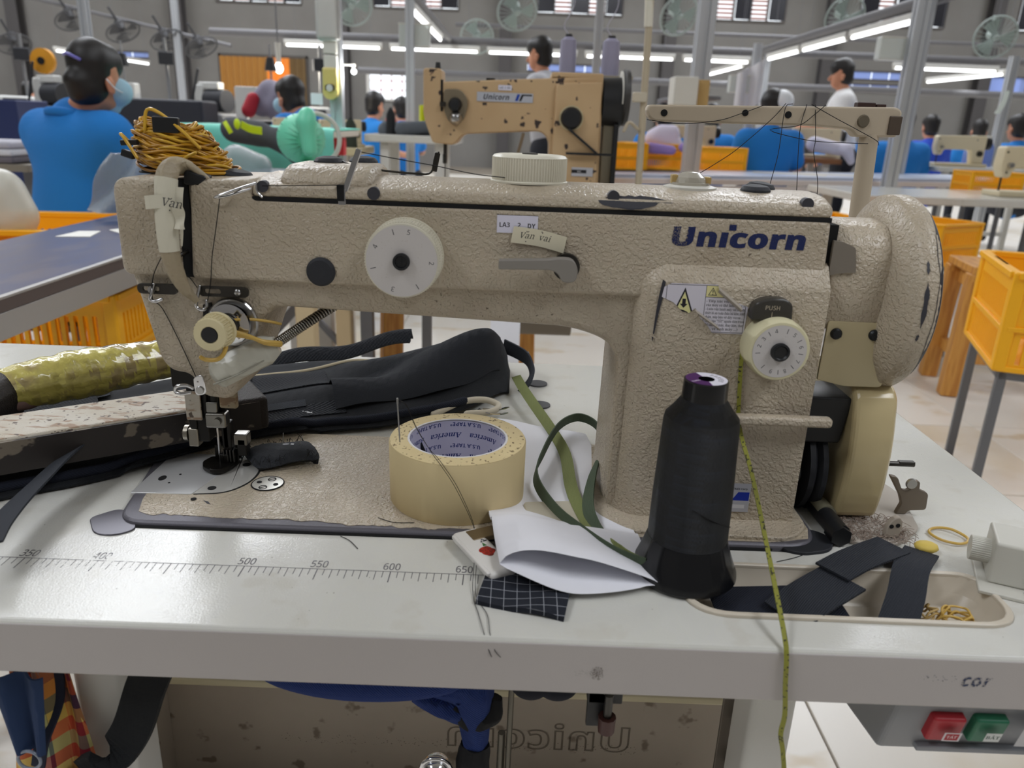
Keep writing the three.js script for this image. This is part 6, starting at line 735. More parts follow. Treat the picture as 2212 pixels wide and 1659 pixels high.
// the worker at the cutting table: back half turned, masked, hair pinned up
person('person', 'person in a blue polo shirt with pinned-up black hair and a face mask', [-1.725, 0.03, -2.95], -R(24), { hip: 0.46, s: 1.0, hs: 0.92, lean: 0.1, headF: 0.04, headX: 0.1, headDown: 0.03, bun: true, mask: true, res: 64, fine: 96, armL: [[-0.26, 0.71, -0.2], [-0.12, 0.7, -0.44]], armR: [[0.25, 0.7, -0.22], [0.1, 0.7, -0.45]], shirt: mt(0x2080d2, 0.9, 0, { bumpMap: T.weave, bumpScale: 0.0003 }),
  extra: (g, { hx0, hy, hz }) => { mesh('hair_clip', [tube([[hx0 - 0.05, hy + 0.07, hz + 0.085], [hx0 - 0.01, hy + 0.07, hz + 0.1], [hx0 + 0.04, hy + 0.052, hz + 0.094]], 0.006, 16)], mt(0x6a66b8, 0.4), g, true); mesh('lanyard_tag', [bx(0.02, 0.03, 0.012, 0.05, hy - 0.19, hz + 0.09, 0.004)], mt(0xd9602a, 0.6), g, true); mesh('mask_loop', [tube([[hx0 + 0.086, hy - 0.01, hz + 0.03], [hx0 + 0.088, hy - 0.04, hz - 0.0], [hx0 + 0.07, hy - 0.055, hz - 0.05]], 0.0025, 14)], mt(0xe6e9ec, 0.8), g, true); mesh('collar', [at(new THREE.TorusGeometry(0.075, 0.018, 8, 28), 0, 0.985, -0.09, Math.PI / 2 - 0.25)], M.blue, g, true); } });
person('person', 'person in a blue shirt reaching a bare arm across the mint cloth table', [-1.22, 0.06, -5.2], R(55), { hip: 0.45, lean: 0.24, headF: 0.16, headDown: 0.05, long: true, mask: true, res: 48, armL: [[-0.2, 0.72, -0.24], [-0.08, 0.76, -0.52]], armR: [[0.2, 0.7, -0.28], [0.1, 0.74, -0.58]] });
person('person', 'person in a blue shirt with a white cap seen from behind at the bench', [1.9, 0.06, -6.15], 0, { hip: 0.46, s: 1.02, res: 48, extra: (g, { hx0, hy, hz }) => mesh('cap', [sph(0.098, hx0 + 0.06, hy + 0.05, hz + 0.03, 0.9, 0.85, 1, 20, 12)], mt(0xe3e6ea, 0.5), g, true) });
person('person', 'standing person in a white t-shirt behind the thread stand arm', [2.98, 0, -7.5], R(75), { hip: 0.88, s: 1, stand: true, shirt: mt(0xe9e9ea, 0.9), res: 48 });
const stander = scene.children.at(-1);
const seat = person('person', 'seated person in a blue shirt seen from behind beyond the thin beige pole', [1.26, 0.02, -7.1], 0.1, { hip: 0.45, res: 40 });
function clonePerson(src, label, pos, turn, shirt) { const c = src.clone(); c.name = numbered('person'); c.position.set(...pos); c.rotation.y = turn; c.userData = { label, category: 'person' }; if (shirt) c.traverse((q) => { if (q.name === 'shirt') q.material = shirt; }); scene.add(c); return c; }
clonePerson(seat, 'seated person in a blue shirt between the wide post and the capped worker', [1.86, 0.02, -7.95], -0.15);
clonePerson(seat, 'seated person in a blue shirt just beside the pair of tall posts', [3.32, 0.02, -7.0], 0.05);
clonePerson(seat, 'seated person in a royal blue shirt at the machine past the tall posts', [4.62, 0.03, -9.1], 0.1, mt(0x2447b4, 0.9));
clonePerson(seat, 'person in a blue shirt at the frame edge behind the cream machine', [4.95, 0.04, -8.0], 0.3);
clonePerson(seat, 'small seated person in blue beside the water bottles', [5.75, 0.03, -10.2], -0.3);
clonePerson(seat, 'seated person in blue half hidden by the thread stand arm', [3.95, 0, -10], 0.2);
clonePerson(seat, 'person in blue bent over a beige machine beside the socket post', [-1.55, 0.02, -8.1], -0.7);
clonePerson(seat, 'second person in blue behind the beige machine beside the socket post', [-1.28, 0.0, -8.9], 0.6);
clonePerson(stander, 'person with black hair mostly hidden behind the lilac thread cones', [0.22, 0, -6.6], 1.2, mt(0xb9bac0, 0.9));
clonePerson(seat, 'small far person in blue beside a dark blue cabinet', [-5.6, 0.02, -9.1], -0.9);

// ------------------------------------------------------------------ builders for the hall
function alPost(label, x, z, w, h = 3.4, y0 = 0, group = 'aluminium posts of the sewing lines') {
  const o = thing('line_post', label, 'post', [x, y0, z], 0, group), s = w / 2, q = w * 0.14;
  mesh('profile', exY([[-s, s], [-q, s], [-q, s - q], [q, s - q], [q, s], [s, s], [s, q], [s - q, q], [s - q, -q], [s, -q], [s, -s], [q, -s], [q, -s + q], [-q, -s + q], [-q, -s], [-s, -s], [-s, -q], [-s + q, -q], [-s + q, q], [-s, q]], 0, h, 0), M.alu, o, true);
  mesh('foot', bx(w * 1.7, 0.012, w * 1.7, 0, 0.006, 0, 0.002), M.aluDark, o, true); return o;
}
const slots = (w, h, n, y0, y1) => Array.from({ length: n }, (_, i) => { const x = -w / 2 + 0.03 + (w - 0.06) * (i + 0.5) / n, s = (w - 0.06) / n * 0.27; return [[x - s, y0], [x + s, y0], [x + s, y1], [x - s, y1]]; });
function makeCrate() {
  const o = new THREE.Group(), L = 0.56, D = 0.38, H = 0.24;
  const wall = (w) => mrg(exZ([[-w / 2, 0], [w / 2, 0], [w / 2, H], [-w / 2, H]], 0.004, -0.004, 0, [...slots(w, H, Math.round(w / 0.022), 0.02, 0.09), ...slots(w, H, Math.round(w / 0.022), 0.12, 0.19)]), bx(w, 0.012, 0.016, 0, 0.105, 0.004, 0.003), bx(w, 0.016, 0.024, 0, H - 0.008, 0.006, 0.003), bx(w, 0.014, 0.014, 0, 0.007, 0.003, 0.003));
  mesh('crate_side', at(wall(L), 0, 0, D / 2), M.crate, o, true); mesh('crate_side', at(wall(L), 0, 0, -D / 2, 0, Math.PI), M.crate, o, true);
  mesh('crate_side', at(wall(D), L / 2, 0, 0, 0, Math.PI / 2), M.crate, o, true); mesh('crate_side', at(wall(D), -L / 2, 0, 0, 0, -Math.PI / 2), M.crate, o, true);
  mesh('crate_base', bx(L, 0.008, D, 0, 0.006, 0, 0.002), M.crate, o, true); mesh('corner_rib', [-1, 1].flatMap((a) => [-1, 1].map((b) => bx(0.03, H, 0.03, a * (L / 2 - 0.004), H / 2, b * (D / 2 - 0.004), 0.006))), M.crate, o, true);
  return o;
}
const crate0 = makeCrate(); let crateN = 0;
function crate(label, x, y, z, turn = 0, s = 1) { const c = crateN++ ? crate0.clone() : crate0; c.name = numbered('plastic_crate'); c.position.set(x, y, z); c.rotation.y = turn; c.scale.setScalar(s); c.userData = { label, category: 'crate', group: 'yellow plastic crates' }; scene.add(c); return c; }
function workTable(label, x, z, w, d, turn = 0, y = 0.76, top = M.white, leg = M.whiteEdge) {
  const o = thing('work_table', label, 'table', [x, 0, z], turn);
  mesh('table_top', bx(w, 0.04, d, 0, y - 0.02, 0, 0.006), top, o, true); for (const a of [-1, 1]) for (const b of [-1, 1]) mesh('leg', bx(0.05, y - 0.04, 0.05, a * (w / 2 - 0.1), (y - 0.04) / 2, b * (d / 2 - 0.08), 0.006), leg, o, true);
  mesh('stretcher', [bx(w - 0.2, 0.04, 0.03, 0, 0.22, -(d / 2 - 0.08), 0.004)], leg, o, true); return o;
}
function makeSmallMachine(paint) {
  const o = new THREE.Group();
  mesh('bed', bx(0.48, 0.03, 0.18, 0, 0.015, 0, 0.008), paint, o, true);
  mesh('arm', exZ([[-0.23, 0.27, 0.02], [-0.235, 0.16, 0.02], [-0.21, 0.1, 0.01], [-0.175, 0.1, 0.01], [-0.16, 0.15, 0.02], [0.1, 0.15, 0.03], [0.12, 0.03], [0.22, 0.03], [0.22, 0.28, 0.02]], 0.045, -0.045, 0.008), paint, o, true);
  mesh('handwheel', cx(0.055, 0.055, 0.03, 0.255, 0.21, 0, 24), M.black, o, true); mesh('needle_bar', [cy(0.006, 0.006, 0.08, -0.195, 0.07, 0, 8)], M.darkSteel, o, true);
  mesh('tension_knob', [cz(0.014, 0.014, 0.03, -0.19, 0.17, 0.055, 14)], M.steel, o, true); mesh('stitch_dial', [cz(0.025, 0.025, 0.02, 0.17, 0.12, 0.055, 18)], M.darkSteel, o, true);
  mesh('face_screw', [[-0.215, 0.24], [-0.2, 0.13], [0.13, 0.24]].map(([x, y]) => cz(0.006, 0.006, 0.004, x, y, 0.0455, 8)), M.darkSteel, o, true);
  return o;
}
const small0 = makeSmallMachine(M.machine); let smallN = 0;
function smallMachine(label, x, y, z, turn = 0, s = 1) { const c = smallN++ ? small0.clone() : small0; c.name = numbered('beige_machine'); c.position.set(x, y, z); c.rotation.y = turn; c.scale.setScalar(s); c.userData = { label, category: 'sewing machine', group: 'beige machines along the lines' }; scene.add(c); return c; }
// ------------------------------------------------------------------ second machine on its own table
{
  workTable('white table carrying the chipped tan sewing machine', 0.0, -2.2, 1.3, 0.6, 0, 0.86, M.white, mt(0xcdb892, 0.6));
  const o = thing('tan_sewing_machine', 'chipped tan sewing machine with a silver Unicorn badge facing the large machine', 'sewing machine', [0, 0.86, -2.12]);
  const tanTex = tex(512, 0.5, (u, v) => mix(mix(hx(0xc9ac84), hx(0xbf9f76), fbm(u, v, 6, 4, 3)), hx(0x3a2f2a), sm(0.735, 0.75, fbm(u, v, 26, 4, 44)))), tan = mt(0xffffff, 0.5, 0, { map: tanTex });
  mesh('arm', exZ([[-0.252, 1.176, 0.008], [-0.252, 1.06, 0.02], [-0.228, 0.998, 0.008], [-0.172, 0.994, 0.01], [-0.15, 1.022, 0.014], [0.05, 1.036, 0.02], [0.072, 1.015, 0.02], [0.074, 0.885], [0.205, 0.885], [0.2, 1.172, 0.006], [-0.205, 1.145, 0.004], [-0.207, 1.176, 0.006]], -2.07, -2.17, 0.004), tan, o);
  mesh('column_front', exZ([[0.078, 0.885], [0.2, 0.885], [0.197, 1.158, 0.006], [0.082, 1.152, 0.01]], -2.06, -2.08, 0.004), tan, o);
  mesh('bed', bb(-0.27, 0.24, 0.86, 0.886, -2.22, -2.02, 0.005), tan, o); mesh('top_cover', bb(0.07, 0.2, 1.165, 1.178, -2.17, -2.07, 0.004), tan, o);
  mesh('face_slot', bb(-0.208, -0.202, 1.075, 1.15, -2.0715, -2.069, 0), M.gap, o);
  mesh('badge', at(decal(0.1415, 0.022), -0.0454, 1.1138, -2.0685), print(0.1415, 0.022, (g, w, h) => { g.fillStyle = '#c9ccd6'; g.fillRect(0, 0, w, h); g.fillStyle = '#1b1b20'; g.font = `italic bold ${h * 0.8}px sans-serif`; g.fillText('Unicorn', w * 0.1, h * 0.78, w * 0.55); g.fillStyle = '#234bb4'; g.beginPath(); g.moveTo(w * 0.72, h * 0.12); g.lineTo(w * 0.77, h * 0.12); g.lineTo(w * 0.73, h * 0.85); g.lineTo(w * 0.68, h * 0.85); g.fill(); g.fillStyle = '#1b1b20'; g.beginPath(); g.moveTo(w * 0.8, h * 0.12); g.lineTo(w * 0.98, h * 0.12); g.lineTo(w * 0.98, h * 0.28); g.lineTo(w * 0.83, h * 0.28); g.lineTo(w * 0.79, h * 0.85); g.lineTo(w * 0.75, h * 0.85); g.fill(); }, 5000, { roughness: 0.35, metalness: 0.4 }), o);
  mesh('number_label', at(decal(0.034, 0.012), -0.046, 1.1365, -2.0684), print(0.034, 0.012, (g, w, h) => { g.fillStyle = '#d6d4e2'; g.fillRect(0, 0, w, h); g.fillStyle = '#333'; g.font = `bold ${h * 0.5}px sans-serif`; g.fillText('LA3  2  DY', w * 0.08, h * 0.68, w * 0.85); }, 8000), o);
  mesh('model_badge', at(decal(0.055, 0.022), 0.16, 0.94, -2.0585), print(0.055, 0.022, (g, w, h) => { g.fillStyle = '#b9bac0'; g.fillRect(0, 0, w, h); g.fillStyle = '#15151a'; g.fillRect(0, h * 0.25, w * 0.7, h * 0.4); g.fillStyle = '#ddd'; g.font = `${h * 0.3}px sans-serif`; g.fillText('303', w * 0.25, h * 0.57); }, 6000), o);
  mesh('tension_plate', exZ([[-0.2, 1.128, 0.01], [-0.155, 1.13, 0.02], [-0.135, 1.1, 0.02], [-0.15, 1.05, 0.02], [-0.185, 1.045, 0.02], [-0.2, 1.08, 0.01]], -2.062, -2.07, 0.002), mt(0x837762, 0.5, 0.4), o);
  mesh('tension_disc', latheZ([[0, 0], [0.017, 0], [0.017, 0.008], [0.012, 0.016], [0, 0.018]], 24).translate(-0.17, 1.092, -2.062), M.black, o); mesh('tension_disc', latheZ([[0, 0], [0.017, 0], [0.016, 0.008], [0.006, 0.022], [0, 0.024]], 24).translate(-0.168, 1.06, -2.062), M.steel, o);
  mesh('thread_guide', bb(-0.209, -0.194, 1.086, 1.098, -2.066, -2.058, 0.002), M.darkSteel, o);
  mesh('stitch_dial', latheZ([[0, 0], [0.027, 0], [0.027, 0.01], [0.022, 0.016], [0, 0.016]], 28).translate(0.124, 1.07, -2.06), M.black, o); mesh('dial_ring', latheZ([[0.02, 0], [0.031, 0], [0.031, 0.004], [0.02, 0.004]], 28).translate(0.124, 1.07, -2.06), M.beige, o);
  mesh('knife_lever', beam([0.118, 1.045, -2.05], [0.196, 0.985, -2.05], 0.006, 0.012, [0, 0, 1]), M.black, o); mesh('knife_lever', beam([0.115, 0.985, -2.05], [0.235, 0.985, -2.05], 0.006, 0.008, [0, 0, 1]), M.black, o);
  mesh('motor_cap', cx(0.06, 0.062, 0.05, 0.228, 1.112, -2.12, 28), M.black, o); mesh('handwheel', latheX([[0.01, 0], [0.066, 0.002], [0.07, 0.008], [0.068, 0.018], [0.01, 0.02]], 32).translate(0.252, 1.125, -2.12), mt(0x3a3836, 0.5), o); mesh('wheel_face', latheX([[0.01, 0], [0.064, 0], [0.064, 0.003], [0.01, 0.003]], 32).translate(0.2495, 1.125, -2.12), M.plastic, o);
  mesh('belt_cover', bb(0.21, 0.245, 0.885, 1.06, -2.16, -2.1, 0.004), mt(0x9a9482, 0.5), o); mesh('cover_edge', bb(0.236, 0.2485, 0.885, 1.06, -2.1, -2.08, 0.002), M.black, o);
  mesh('needle_bar', [cy(0.005, 0.005, 0.06, -0.2, 0.985, -2.12, 10), bb(-0.206, -0.195, 0.945, 0.97, -2.128, -2.112, 0.002), bb(-0.212, -0.188, 0.892, 0.9, -2.135, -2.105, 0.002), cy(0.0015, 0.0015, 0.06, -0.2, 0.925, -2.12, 8)], M.darkSteel, o);
  mesh('foot_lifter', beam([0.005, 1.03, -2.06], [-0.02, 0.93, -2.05], 0.008, 0.014, [0, 0, 1]), mt(0x7d6a52, 0.5, 0.3), o);
  mesh('oil_cap', [cy(0.012, 0.012, 0.01, -0.085, 1.155, -2.12, 16), bb(-0.08, -0.02, 1.148, 1.153, -2.125, -2.115, 0.001), cy(0.008, 0.006, 0.018, -0.22, 1.184, -2.12, 14)], M.black, o);
  const st = thing('cone_stand', 'thread cone stand rising behind the tan machine', 'thread stand', [0.2, 0.86, -2.42]);
  mesh('plate', bb(0.08, 0.32, 1.185, 1.195, -2.56, -2.42, 0.003), M.beigeDark, st); mesh('post', bar([0.2, 0.86, -2.45], [0.2, 1.19, -2.45], 0.012, 12), M.beigeDark, st);
  for (const [x, r, l] of [[0.13, 0.0235, 'lilac thread cone beside the hidden worker behind the tan machine'], [0.258, 0.0255, 'lilac thread cone nearer the black handwheel of the tan machine']]) { const c = thing('lilac_cone', l, 'thread cone', [x, 1.195, -2.5]); mesh('thread_winding', lathe([[r * 1.05, 0], [r * 1.06, 0.06], [r * 0.95, 0.098], [r * 0.5, 0.107]], 32), mt(0x9a97ad, 0.8, 0, { bumpMap: T.fine, bumpScale: 0.0006 }), c, true); mesh('core', [lathe([[r * 0.2, 0.112], [r * 0.45, 0.114], [r * 0.45, 0.1]], 20)], M.black, c, true); mesh('yarn_end', tube([[0, 0.112, 0], [-0.015, 0.14, -0.01], [0.012, 0.2, 0], [0.0, 0.3, 0.01], [0.02, 0.45, 0]], 0.0012, 30, false, 5), mt(0xb9b7c4, 0.9), c, true); }
  const tp = thing('thread_pole', 'thin beige pole with a guide clamp beside the tan machine', 'pole', [0.3, 0.86, -2.0]);
  mesh('pole_tube', bar([0.3, 0.86, -2.0], [0.285, 1.6, -2.0], 0.0085, 14), mt(0xb7aa92, 0.5), tp); mesh('clamp', [bb(0.266, 0.3, 1.112, 1.135, -2.006, -1.985, 0.003)], mt(0xc2b8a4, 0.5), tp); mesh('tape_bandage', [bar([0.2905, 1.28, -2.0], [0.2872, 1.34, -2.0], 0.0105, 12)], mt(0xd9d4c4, 0.8), tp); mesh('hook', tube([[0.285, 1.05, -1.99], [0.262, 1.065, -1.985], [0.25, 1.045, -1.985]], 0.004, 14), mt(0xb7aa92, 0.5), tp);
  const gb = mesh('grey_cloth', sheet((u, v) => [-0.13 + 0.2 * u, 0.9 + 0.05 * u * (1 - v) + 0.004 * Math.sin(u * 12), -1.96 + 0.1 * v - 0.03 * u], 16, 10, 0.003), mt(0x8a8a8c, 0.6)); tagOf(gb, 'folded grey shiny cloth on the bed of the tan machine', 'cloth');
  tagOf(mesh('hanging_paper', sheet((u, v) => [-0.06 + 0.075 * u, 0.58 - 0.13 * v, -1.9 + 0.01 * Math.sin(v * 3)], 6, 8, 0.001), M.paper), 'white paper hanging below the table of the tan machine', 'paper');
  const mo = thing('table_motor', 'dusty motor hung under the table of the tan machine', 'motor', [0.08, 0.5, -2.15]); mesh('motor_body', [at(cx(0.07, 0.07, 0.16, 0, 0, 0, 24), 0.08, 0.55, -2.15)], mt(0x6d6355, 0.7), mo); mesh('pulley', [cx(0.035, 0.035, 0.02, 0.175, 0.55, -2.15, 20)], M.darkSteel, mo); mesh('bracket', [bb(0.04, 0.12, 0.6, 0.82, -2.17, -2.13, 0.004)], M.aluDark, mo);
}
// ------------------------------------------------------------------ lamps of the far lines and their carriers
const FL = 'lamp tubes of the far sewing lines', fl = 'lamp tube glowing on the far line over the workers';
for (const [x, a, b] of [[3.15, -6.9, -8.15], [3.15, -8.25, -9.5], [3.15, -9.6, -10.8]]) lampTube('lamp tube in the row slanting up to the tall paired posts', x, a, b, 1.95, 'z', 'row of lamp tubes by the paired posts');
for (const [x, a, b] of [[-1.0, -7.4, -8.6], [-1.0, -8.7, -9.9]]) lampTube('bright lamp tube in the row behind the slim post', x, a, b, 1.95, 'z', 'row of lamp tubes behind the slim post');
for (const [a, b] of [[-3.2, -1.9], [-1.8, -0.6], [-0.5, 0.7], [0.8, 2.0], [2.1, 3.0], [4.9, 6.3]]) lampTube('lamp tube under the crosswise carrier pipe of the far lines', -11.1, a, b, 1.93, 'x', 'crosswise lamp tubes');
for (const [x, a, b] of [[3.15, -12, -14.5], [6.75, -11.7, -13.9], [-8.1, -14.3, -15.6], [-7.9, -15.9, -17.4]]) lampTube(fl, x, a, b, 1.95, 'z', FL);
const beamMat = mt(0x6a696b, 0.6, 0.3);
const carrier = (label, a, b, r) => { const g = thing('carrier_beam', label, 'beam', a); mesh('beam_tube', bar(a, b, r, 12), beamMat, g); return g; };
carrier('grey carrier pipe over the crosswise lamp tubes', [-4.2, 2.06, -11.15], [8, 2.06, -11.15], 0.05);
carrier('grey carrier pipe over the row of lamps by the paired posts', [3.15, 2.08, -6.3], [3.15, 2.08, -11.1], 0.05);
carrier('thin grey pipe running high across the hall', [-1, 2.35, -12], [8, 2.35, -12], 0.03);
carrier('grey carrier pipe low across the far lines', [-2.5, 1.72, -12.5], [8, 1.72, -12.5], 0.05);
carrier('grey conduit slanting past the row of dark fans', [-7.2, 2.52, -12], [-4.3, 1.97, -12.2], 0.03);
carrier('grey carrier pipe over the lamp row behind the slim post', [-1.0, 2.08, -7.2], [-1.0, 2.08, -11.1], 0.04);
for (const [l, x, z, w, h] of [['slim aluminium post beside the hanging clear box', -0.688, -5, 0.05, 2.4], ['wide aluminium post with a white control box', 1.04, -4.9, 0.095, 2.6], ['nearer of the paired tall posts carrying a clear box', 2.5, -5.4, 0.08, 2.6], ['farther of the paired tall posts', 3.06, -6.5, 0.08, 2.6], ['grey post behind the lilac thread cones', 0.52, -6, 0.055, 2.6], ['far post beside the person at the frame edge', 4.5, -7.7, 0.07, 1.8], ['far post under the lamp row crossing', 3.2, -11, 0.07, 2.1], ['far post by the white hanging sheet', 1.93, -6.95, 0.06, 1.75], ['far thin post in the dark machine corner', -5.0, -12, 0.08, 2.6], ['far thin post beside the worker with the pinned-up hair', -2.1, -4.0, 0.04, 1.9]]) alPost(l, x, z, w, h);
{ const b = thing('pendant_bulb', 'glowing bulb hanging on a long cable above the reaching worker', 'lamp', [-2.075, 1.42, -7]); mesh('bulb', sph(0.035, 0, 0, 0, 1, 1.2, 1, 14, 10), glowTube, b, true); mesh('socket', cy(0.02, 0.025, 0.16, 0, 0.12, 0, 12), M.plastic, b, true); mesh('cable', bar([0, 0.19, 0], [0, 4.58, 0], 0.006, 6), M.aluDark, b, true); const pl = new THREE.PointLight(0xfff4e0, 1.2, 0, 2); b.add(pl); }
{ // post with sockets
  const o = alPost('aluminium post with white sockets, a yellow box and red tape', -0.795, -3.5, 0.052, 2.4);
  mesh('socket_box', bx(0.075, 0.16, 0.03, -0.02, 1.44, 0.045, 0.006), M.plastic, o, true); mesh('plastic_bag', [bx(0.1, 0.17, 0.05, -0.015, 1.43, 0.05, 0.02, 3)], mt(0xe6e6e4, 0.2, 0, { transmission: 0.6 }), o, true);
  for (const y of [1.325, 1.265]) mesh('socket', bx(0.055, 0.055, 0.03, -0.012, y, 0.04, 0.004), M.plastic, o, true);
  mesh('switch_box', [bx(0.062, 0.1, 0.035, -0.015, 1.195, 0.045, 0.01, 3), cz(0.031, 0.031, 0.035, -0.015, 1.15, 0.045, 24)], mt(0xd8c878, 0.4), o, true); mesh('switch_dial', cz(0.014, 0.014, 0.01, -0.015, 1.165, 0.066, 18), M.plastic, o, true);
  mesh('red_tape', bx(0.054, 0.075, 0.054, 0, 0.93, 0, 0.002), mt(0xd8333c, 0.5), o, true);
  const b = thing('post_bulb', 'small glowing bulb beside the socket post', 'lamp', [-0.72, 1.235, -3.5]); mesh('bulb', sph(0.012, 0, 0, 0, 1, 1, 1, 12, 8), glowTube, b, true); mesh('holder', cy(0.006, 0.008, 0.02, 0, 0.02, 0, 10), M.plastic, b, true); mesh('bracket', bar([0, 0.026, 0], [-0.052, 0.026, 0], 0.004, 6), M.plastic, b, true); const pl = new THREE.PointLight(0xffffff, 0.15, 0, 2); b.add(pl);
  const paper = tagOf(mesh('pinned_note', bx(0.05, 0.045, 0.002, -0.87, 1.12, -3.45, 0.0005), M.paper), 'white note pinned beside the socket post', 'paper');
}
{ // clear boxes, control box, hanging sheets
  const clear = mt(0xe2e6e2, 0.3, 0, { transmission: 0.35 });
  const cb = (l, x0, x1, y0, y1, z) => { const o = thing('clear_box', l, 'box', [(x0 + x1) / 2, y0, z]); mesh('box_shell', bb(x0, x1, y0, y1, z - 0.04, z + 0.04, 0.01), clear, o); mesh('box_rim', bb(x0, x1, y0, y0 + 0.008, z + 0.036, z + 0.044, 0.002), M.plastic, o); mesh('box_rim', bb(x0, x1, y1 - 0.008, y1, z + 0.036, z + 0.044, 0.002), M.plastic, o); };
  cb('clear plastic box hung behind the slim post', -0.76, -0.575, 1.465, 1.595, -5.067); cb('clear plastic box hung on the paired tall posts', 2.3, 2.53, 1.53, 1.67, -5.482); cb('small clear box hung on the far post by the white sheet', 1.72, 1.9, 1.36, 1.5, -6.94);
  const w = thing('control_box', 'white control box beside a tan folder on the wide post', 'control box', [0.8, 1.16, -4.1]); mesh('case', [bb(0.74, 0.86, 1.165, 1.3, -4.2, -4.05, 0.008)], M.plastic, w); mesh('folder', [bb(0.87, 0.925, 1.165, 1.29, -4.12, -4.1, 0.003)], mt(0xb99a62, 0.7), w); mesh('bracket', [bb(0.8, 1.0, 1.2, 1.22, -4.9, -4.15, 0.004)], M.aluDark, w);
  tagOf(mesh('white_sheet', sheet((u, v) => [1.77 + 0.22 * u, 1.63 - 0.12 * (1 - u) - 0.34 * v, -6.88 + 0.03 * Math.sin(u * 10)], 20, 8, 0.004), mt(0xdedee2, 0.8)), 'white sheet hanging on the far post above the capped worker', 'cloth');
  tagOf(mesh('tag_strip', sheet((u, v) => [4.45 + 0.05 * u - 0.06 * v * v, 1.5 - 0.2 * v, -7.66 + 0.02 * v], 4, 10, 0.003), mt(0xe6efe9, 0.8)), 'curled white tag strip hanging over the far machines', 'tag');
  for (const [x, y, z, l] of [[4.12, 0.83, -7.4, 'large clear water bottle beside the beige machines'], [4.27, 0.83, -7.42, 'smaller clear water bottle beside the beige machines']]) { const o = thing('water_bottle', l, 'bottle', [x, y, z]); mesh('bottle_body', lathe([[0, 0], [0.06, 0.002], [0.062, 0.02], [0.06, 0.17], [0.03, 0.22], [0.02, 0.24]], 20), mt(0x9db4e6, 0.15, 0, { transmission: 0.6 }), o, true); mesh('cap', cy(0.022, 0.022, 0.03, 0, 0.255, 0, 14), M.plastic, o, true); }
}
// ------------------------------------------------------------------ fans
function makeFan(dark) {
  const o = new THREE.Group(), m = dark ? mt(0x3a3a3d, 0.6) : mt(0x8f9a95, 0.5), ring = [];
  mesh('guard_ring', [new THREE.TorusGeometry(0.23, 0.012, 8, 36)], m, o, true);
  for (let i = 0; i < 24; i++) { const a = i / 24 * 6.2832; ring.push(bar([0.05 * Math.cos(a), 0.05 * Math.sin(a), 0.05], [0.225 * Math.cos(a), 0.225 * Math.sin(a), 0.01], 0.003, 4)); }
  mesh('guard_wire', ring, m, o, true);
  for (let i = 0; i < 3; i++) mesh('blade', at(sheet((u, v) => [(0.04 + 0.16 * u) * Math.cos(-0.5 + v), (0.04 + 0.16 * u) * Math.sin(-0.5 + v), 0.03 * (v - 0.5)], 6, 6, 0.004), 0, 0, 0, 0, 0, i * 2.094), dark ? m : mt(0x87958f, 0.4), o, true);
  mesh('motor', [cz(0.06, 0.05, 0.14, 0, 0, -0.1, 20)], m, o, true); mesh('hub', [cz(0.04, 0.03, 0.02, 0, 0, 0.05, 16)], m, o, true); mesh('arm', [beam([0, 0, -0.12], [0, 0.18, -0.3], 0.03, 0.03)], m, o, true);
  return o;
}
{ const f0 = makeFan(false), f1 = makeFan(true); let n = [0, 0];
  const fan = (k, label, x, y, z, tx, ty) => { const s = k ? f1 : f0, c = n[k]++ ? s.clone() : s; c.name = numbered('hall_fan'); c.position.set(x, y, z); c.rotation.set(tx, ty, 0); c.userData = { label, category: 'fan', group: k ? 'dark fans along the slanting conduit' : 'caged fans hung above the lines' }; scene.add(c); };
  fan(0, 'caged fan above the lilac thread cones', -0.108, 2.3, -10, 0.55, 0.2); fan(0, 'caged fan hung beside the wide aluminium post', 1.8, 2.32, -10, 0.5, 0.3); fan(0, 'caged fan above the capped worker', 3.75, 2.37, -10, 0.4, 0.1); fan(0, 'caged fan past the paired tall posts', 5.56, 2.22, -10, 0.3, -0.2); fan(0, 'caged fan behind the row of bright lamps', -0.69, 2.2, -12, 0.3, 0.1); fan(0, 'caged fan above the socket post', -2.06, 2.3, -10, 0.4, 0.2);
  for (const [x, y] of [[-6.48, 2.22], [-5.77, 2.09], [-5.15, 2.0], [-4.66, 1.92]]) fan(1, 'dark wall fan hung from the slanting conduit', x, y, -12, 1.2, 0.5); fan(1, 'dark wall fan apart from the conduit row beside the pinned-up hair', -7.38, 1.87, -12, 1.1, 0.4);
}
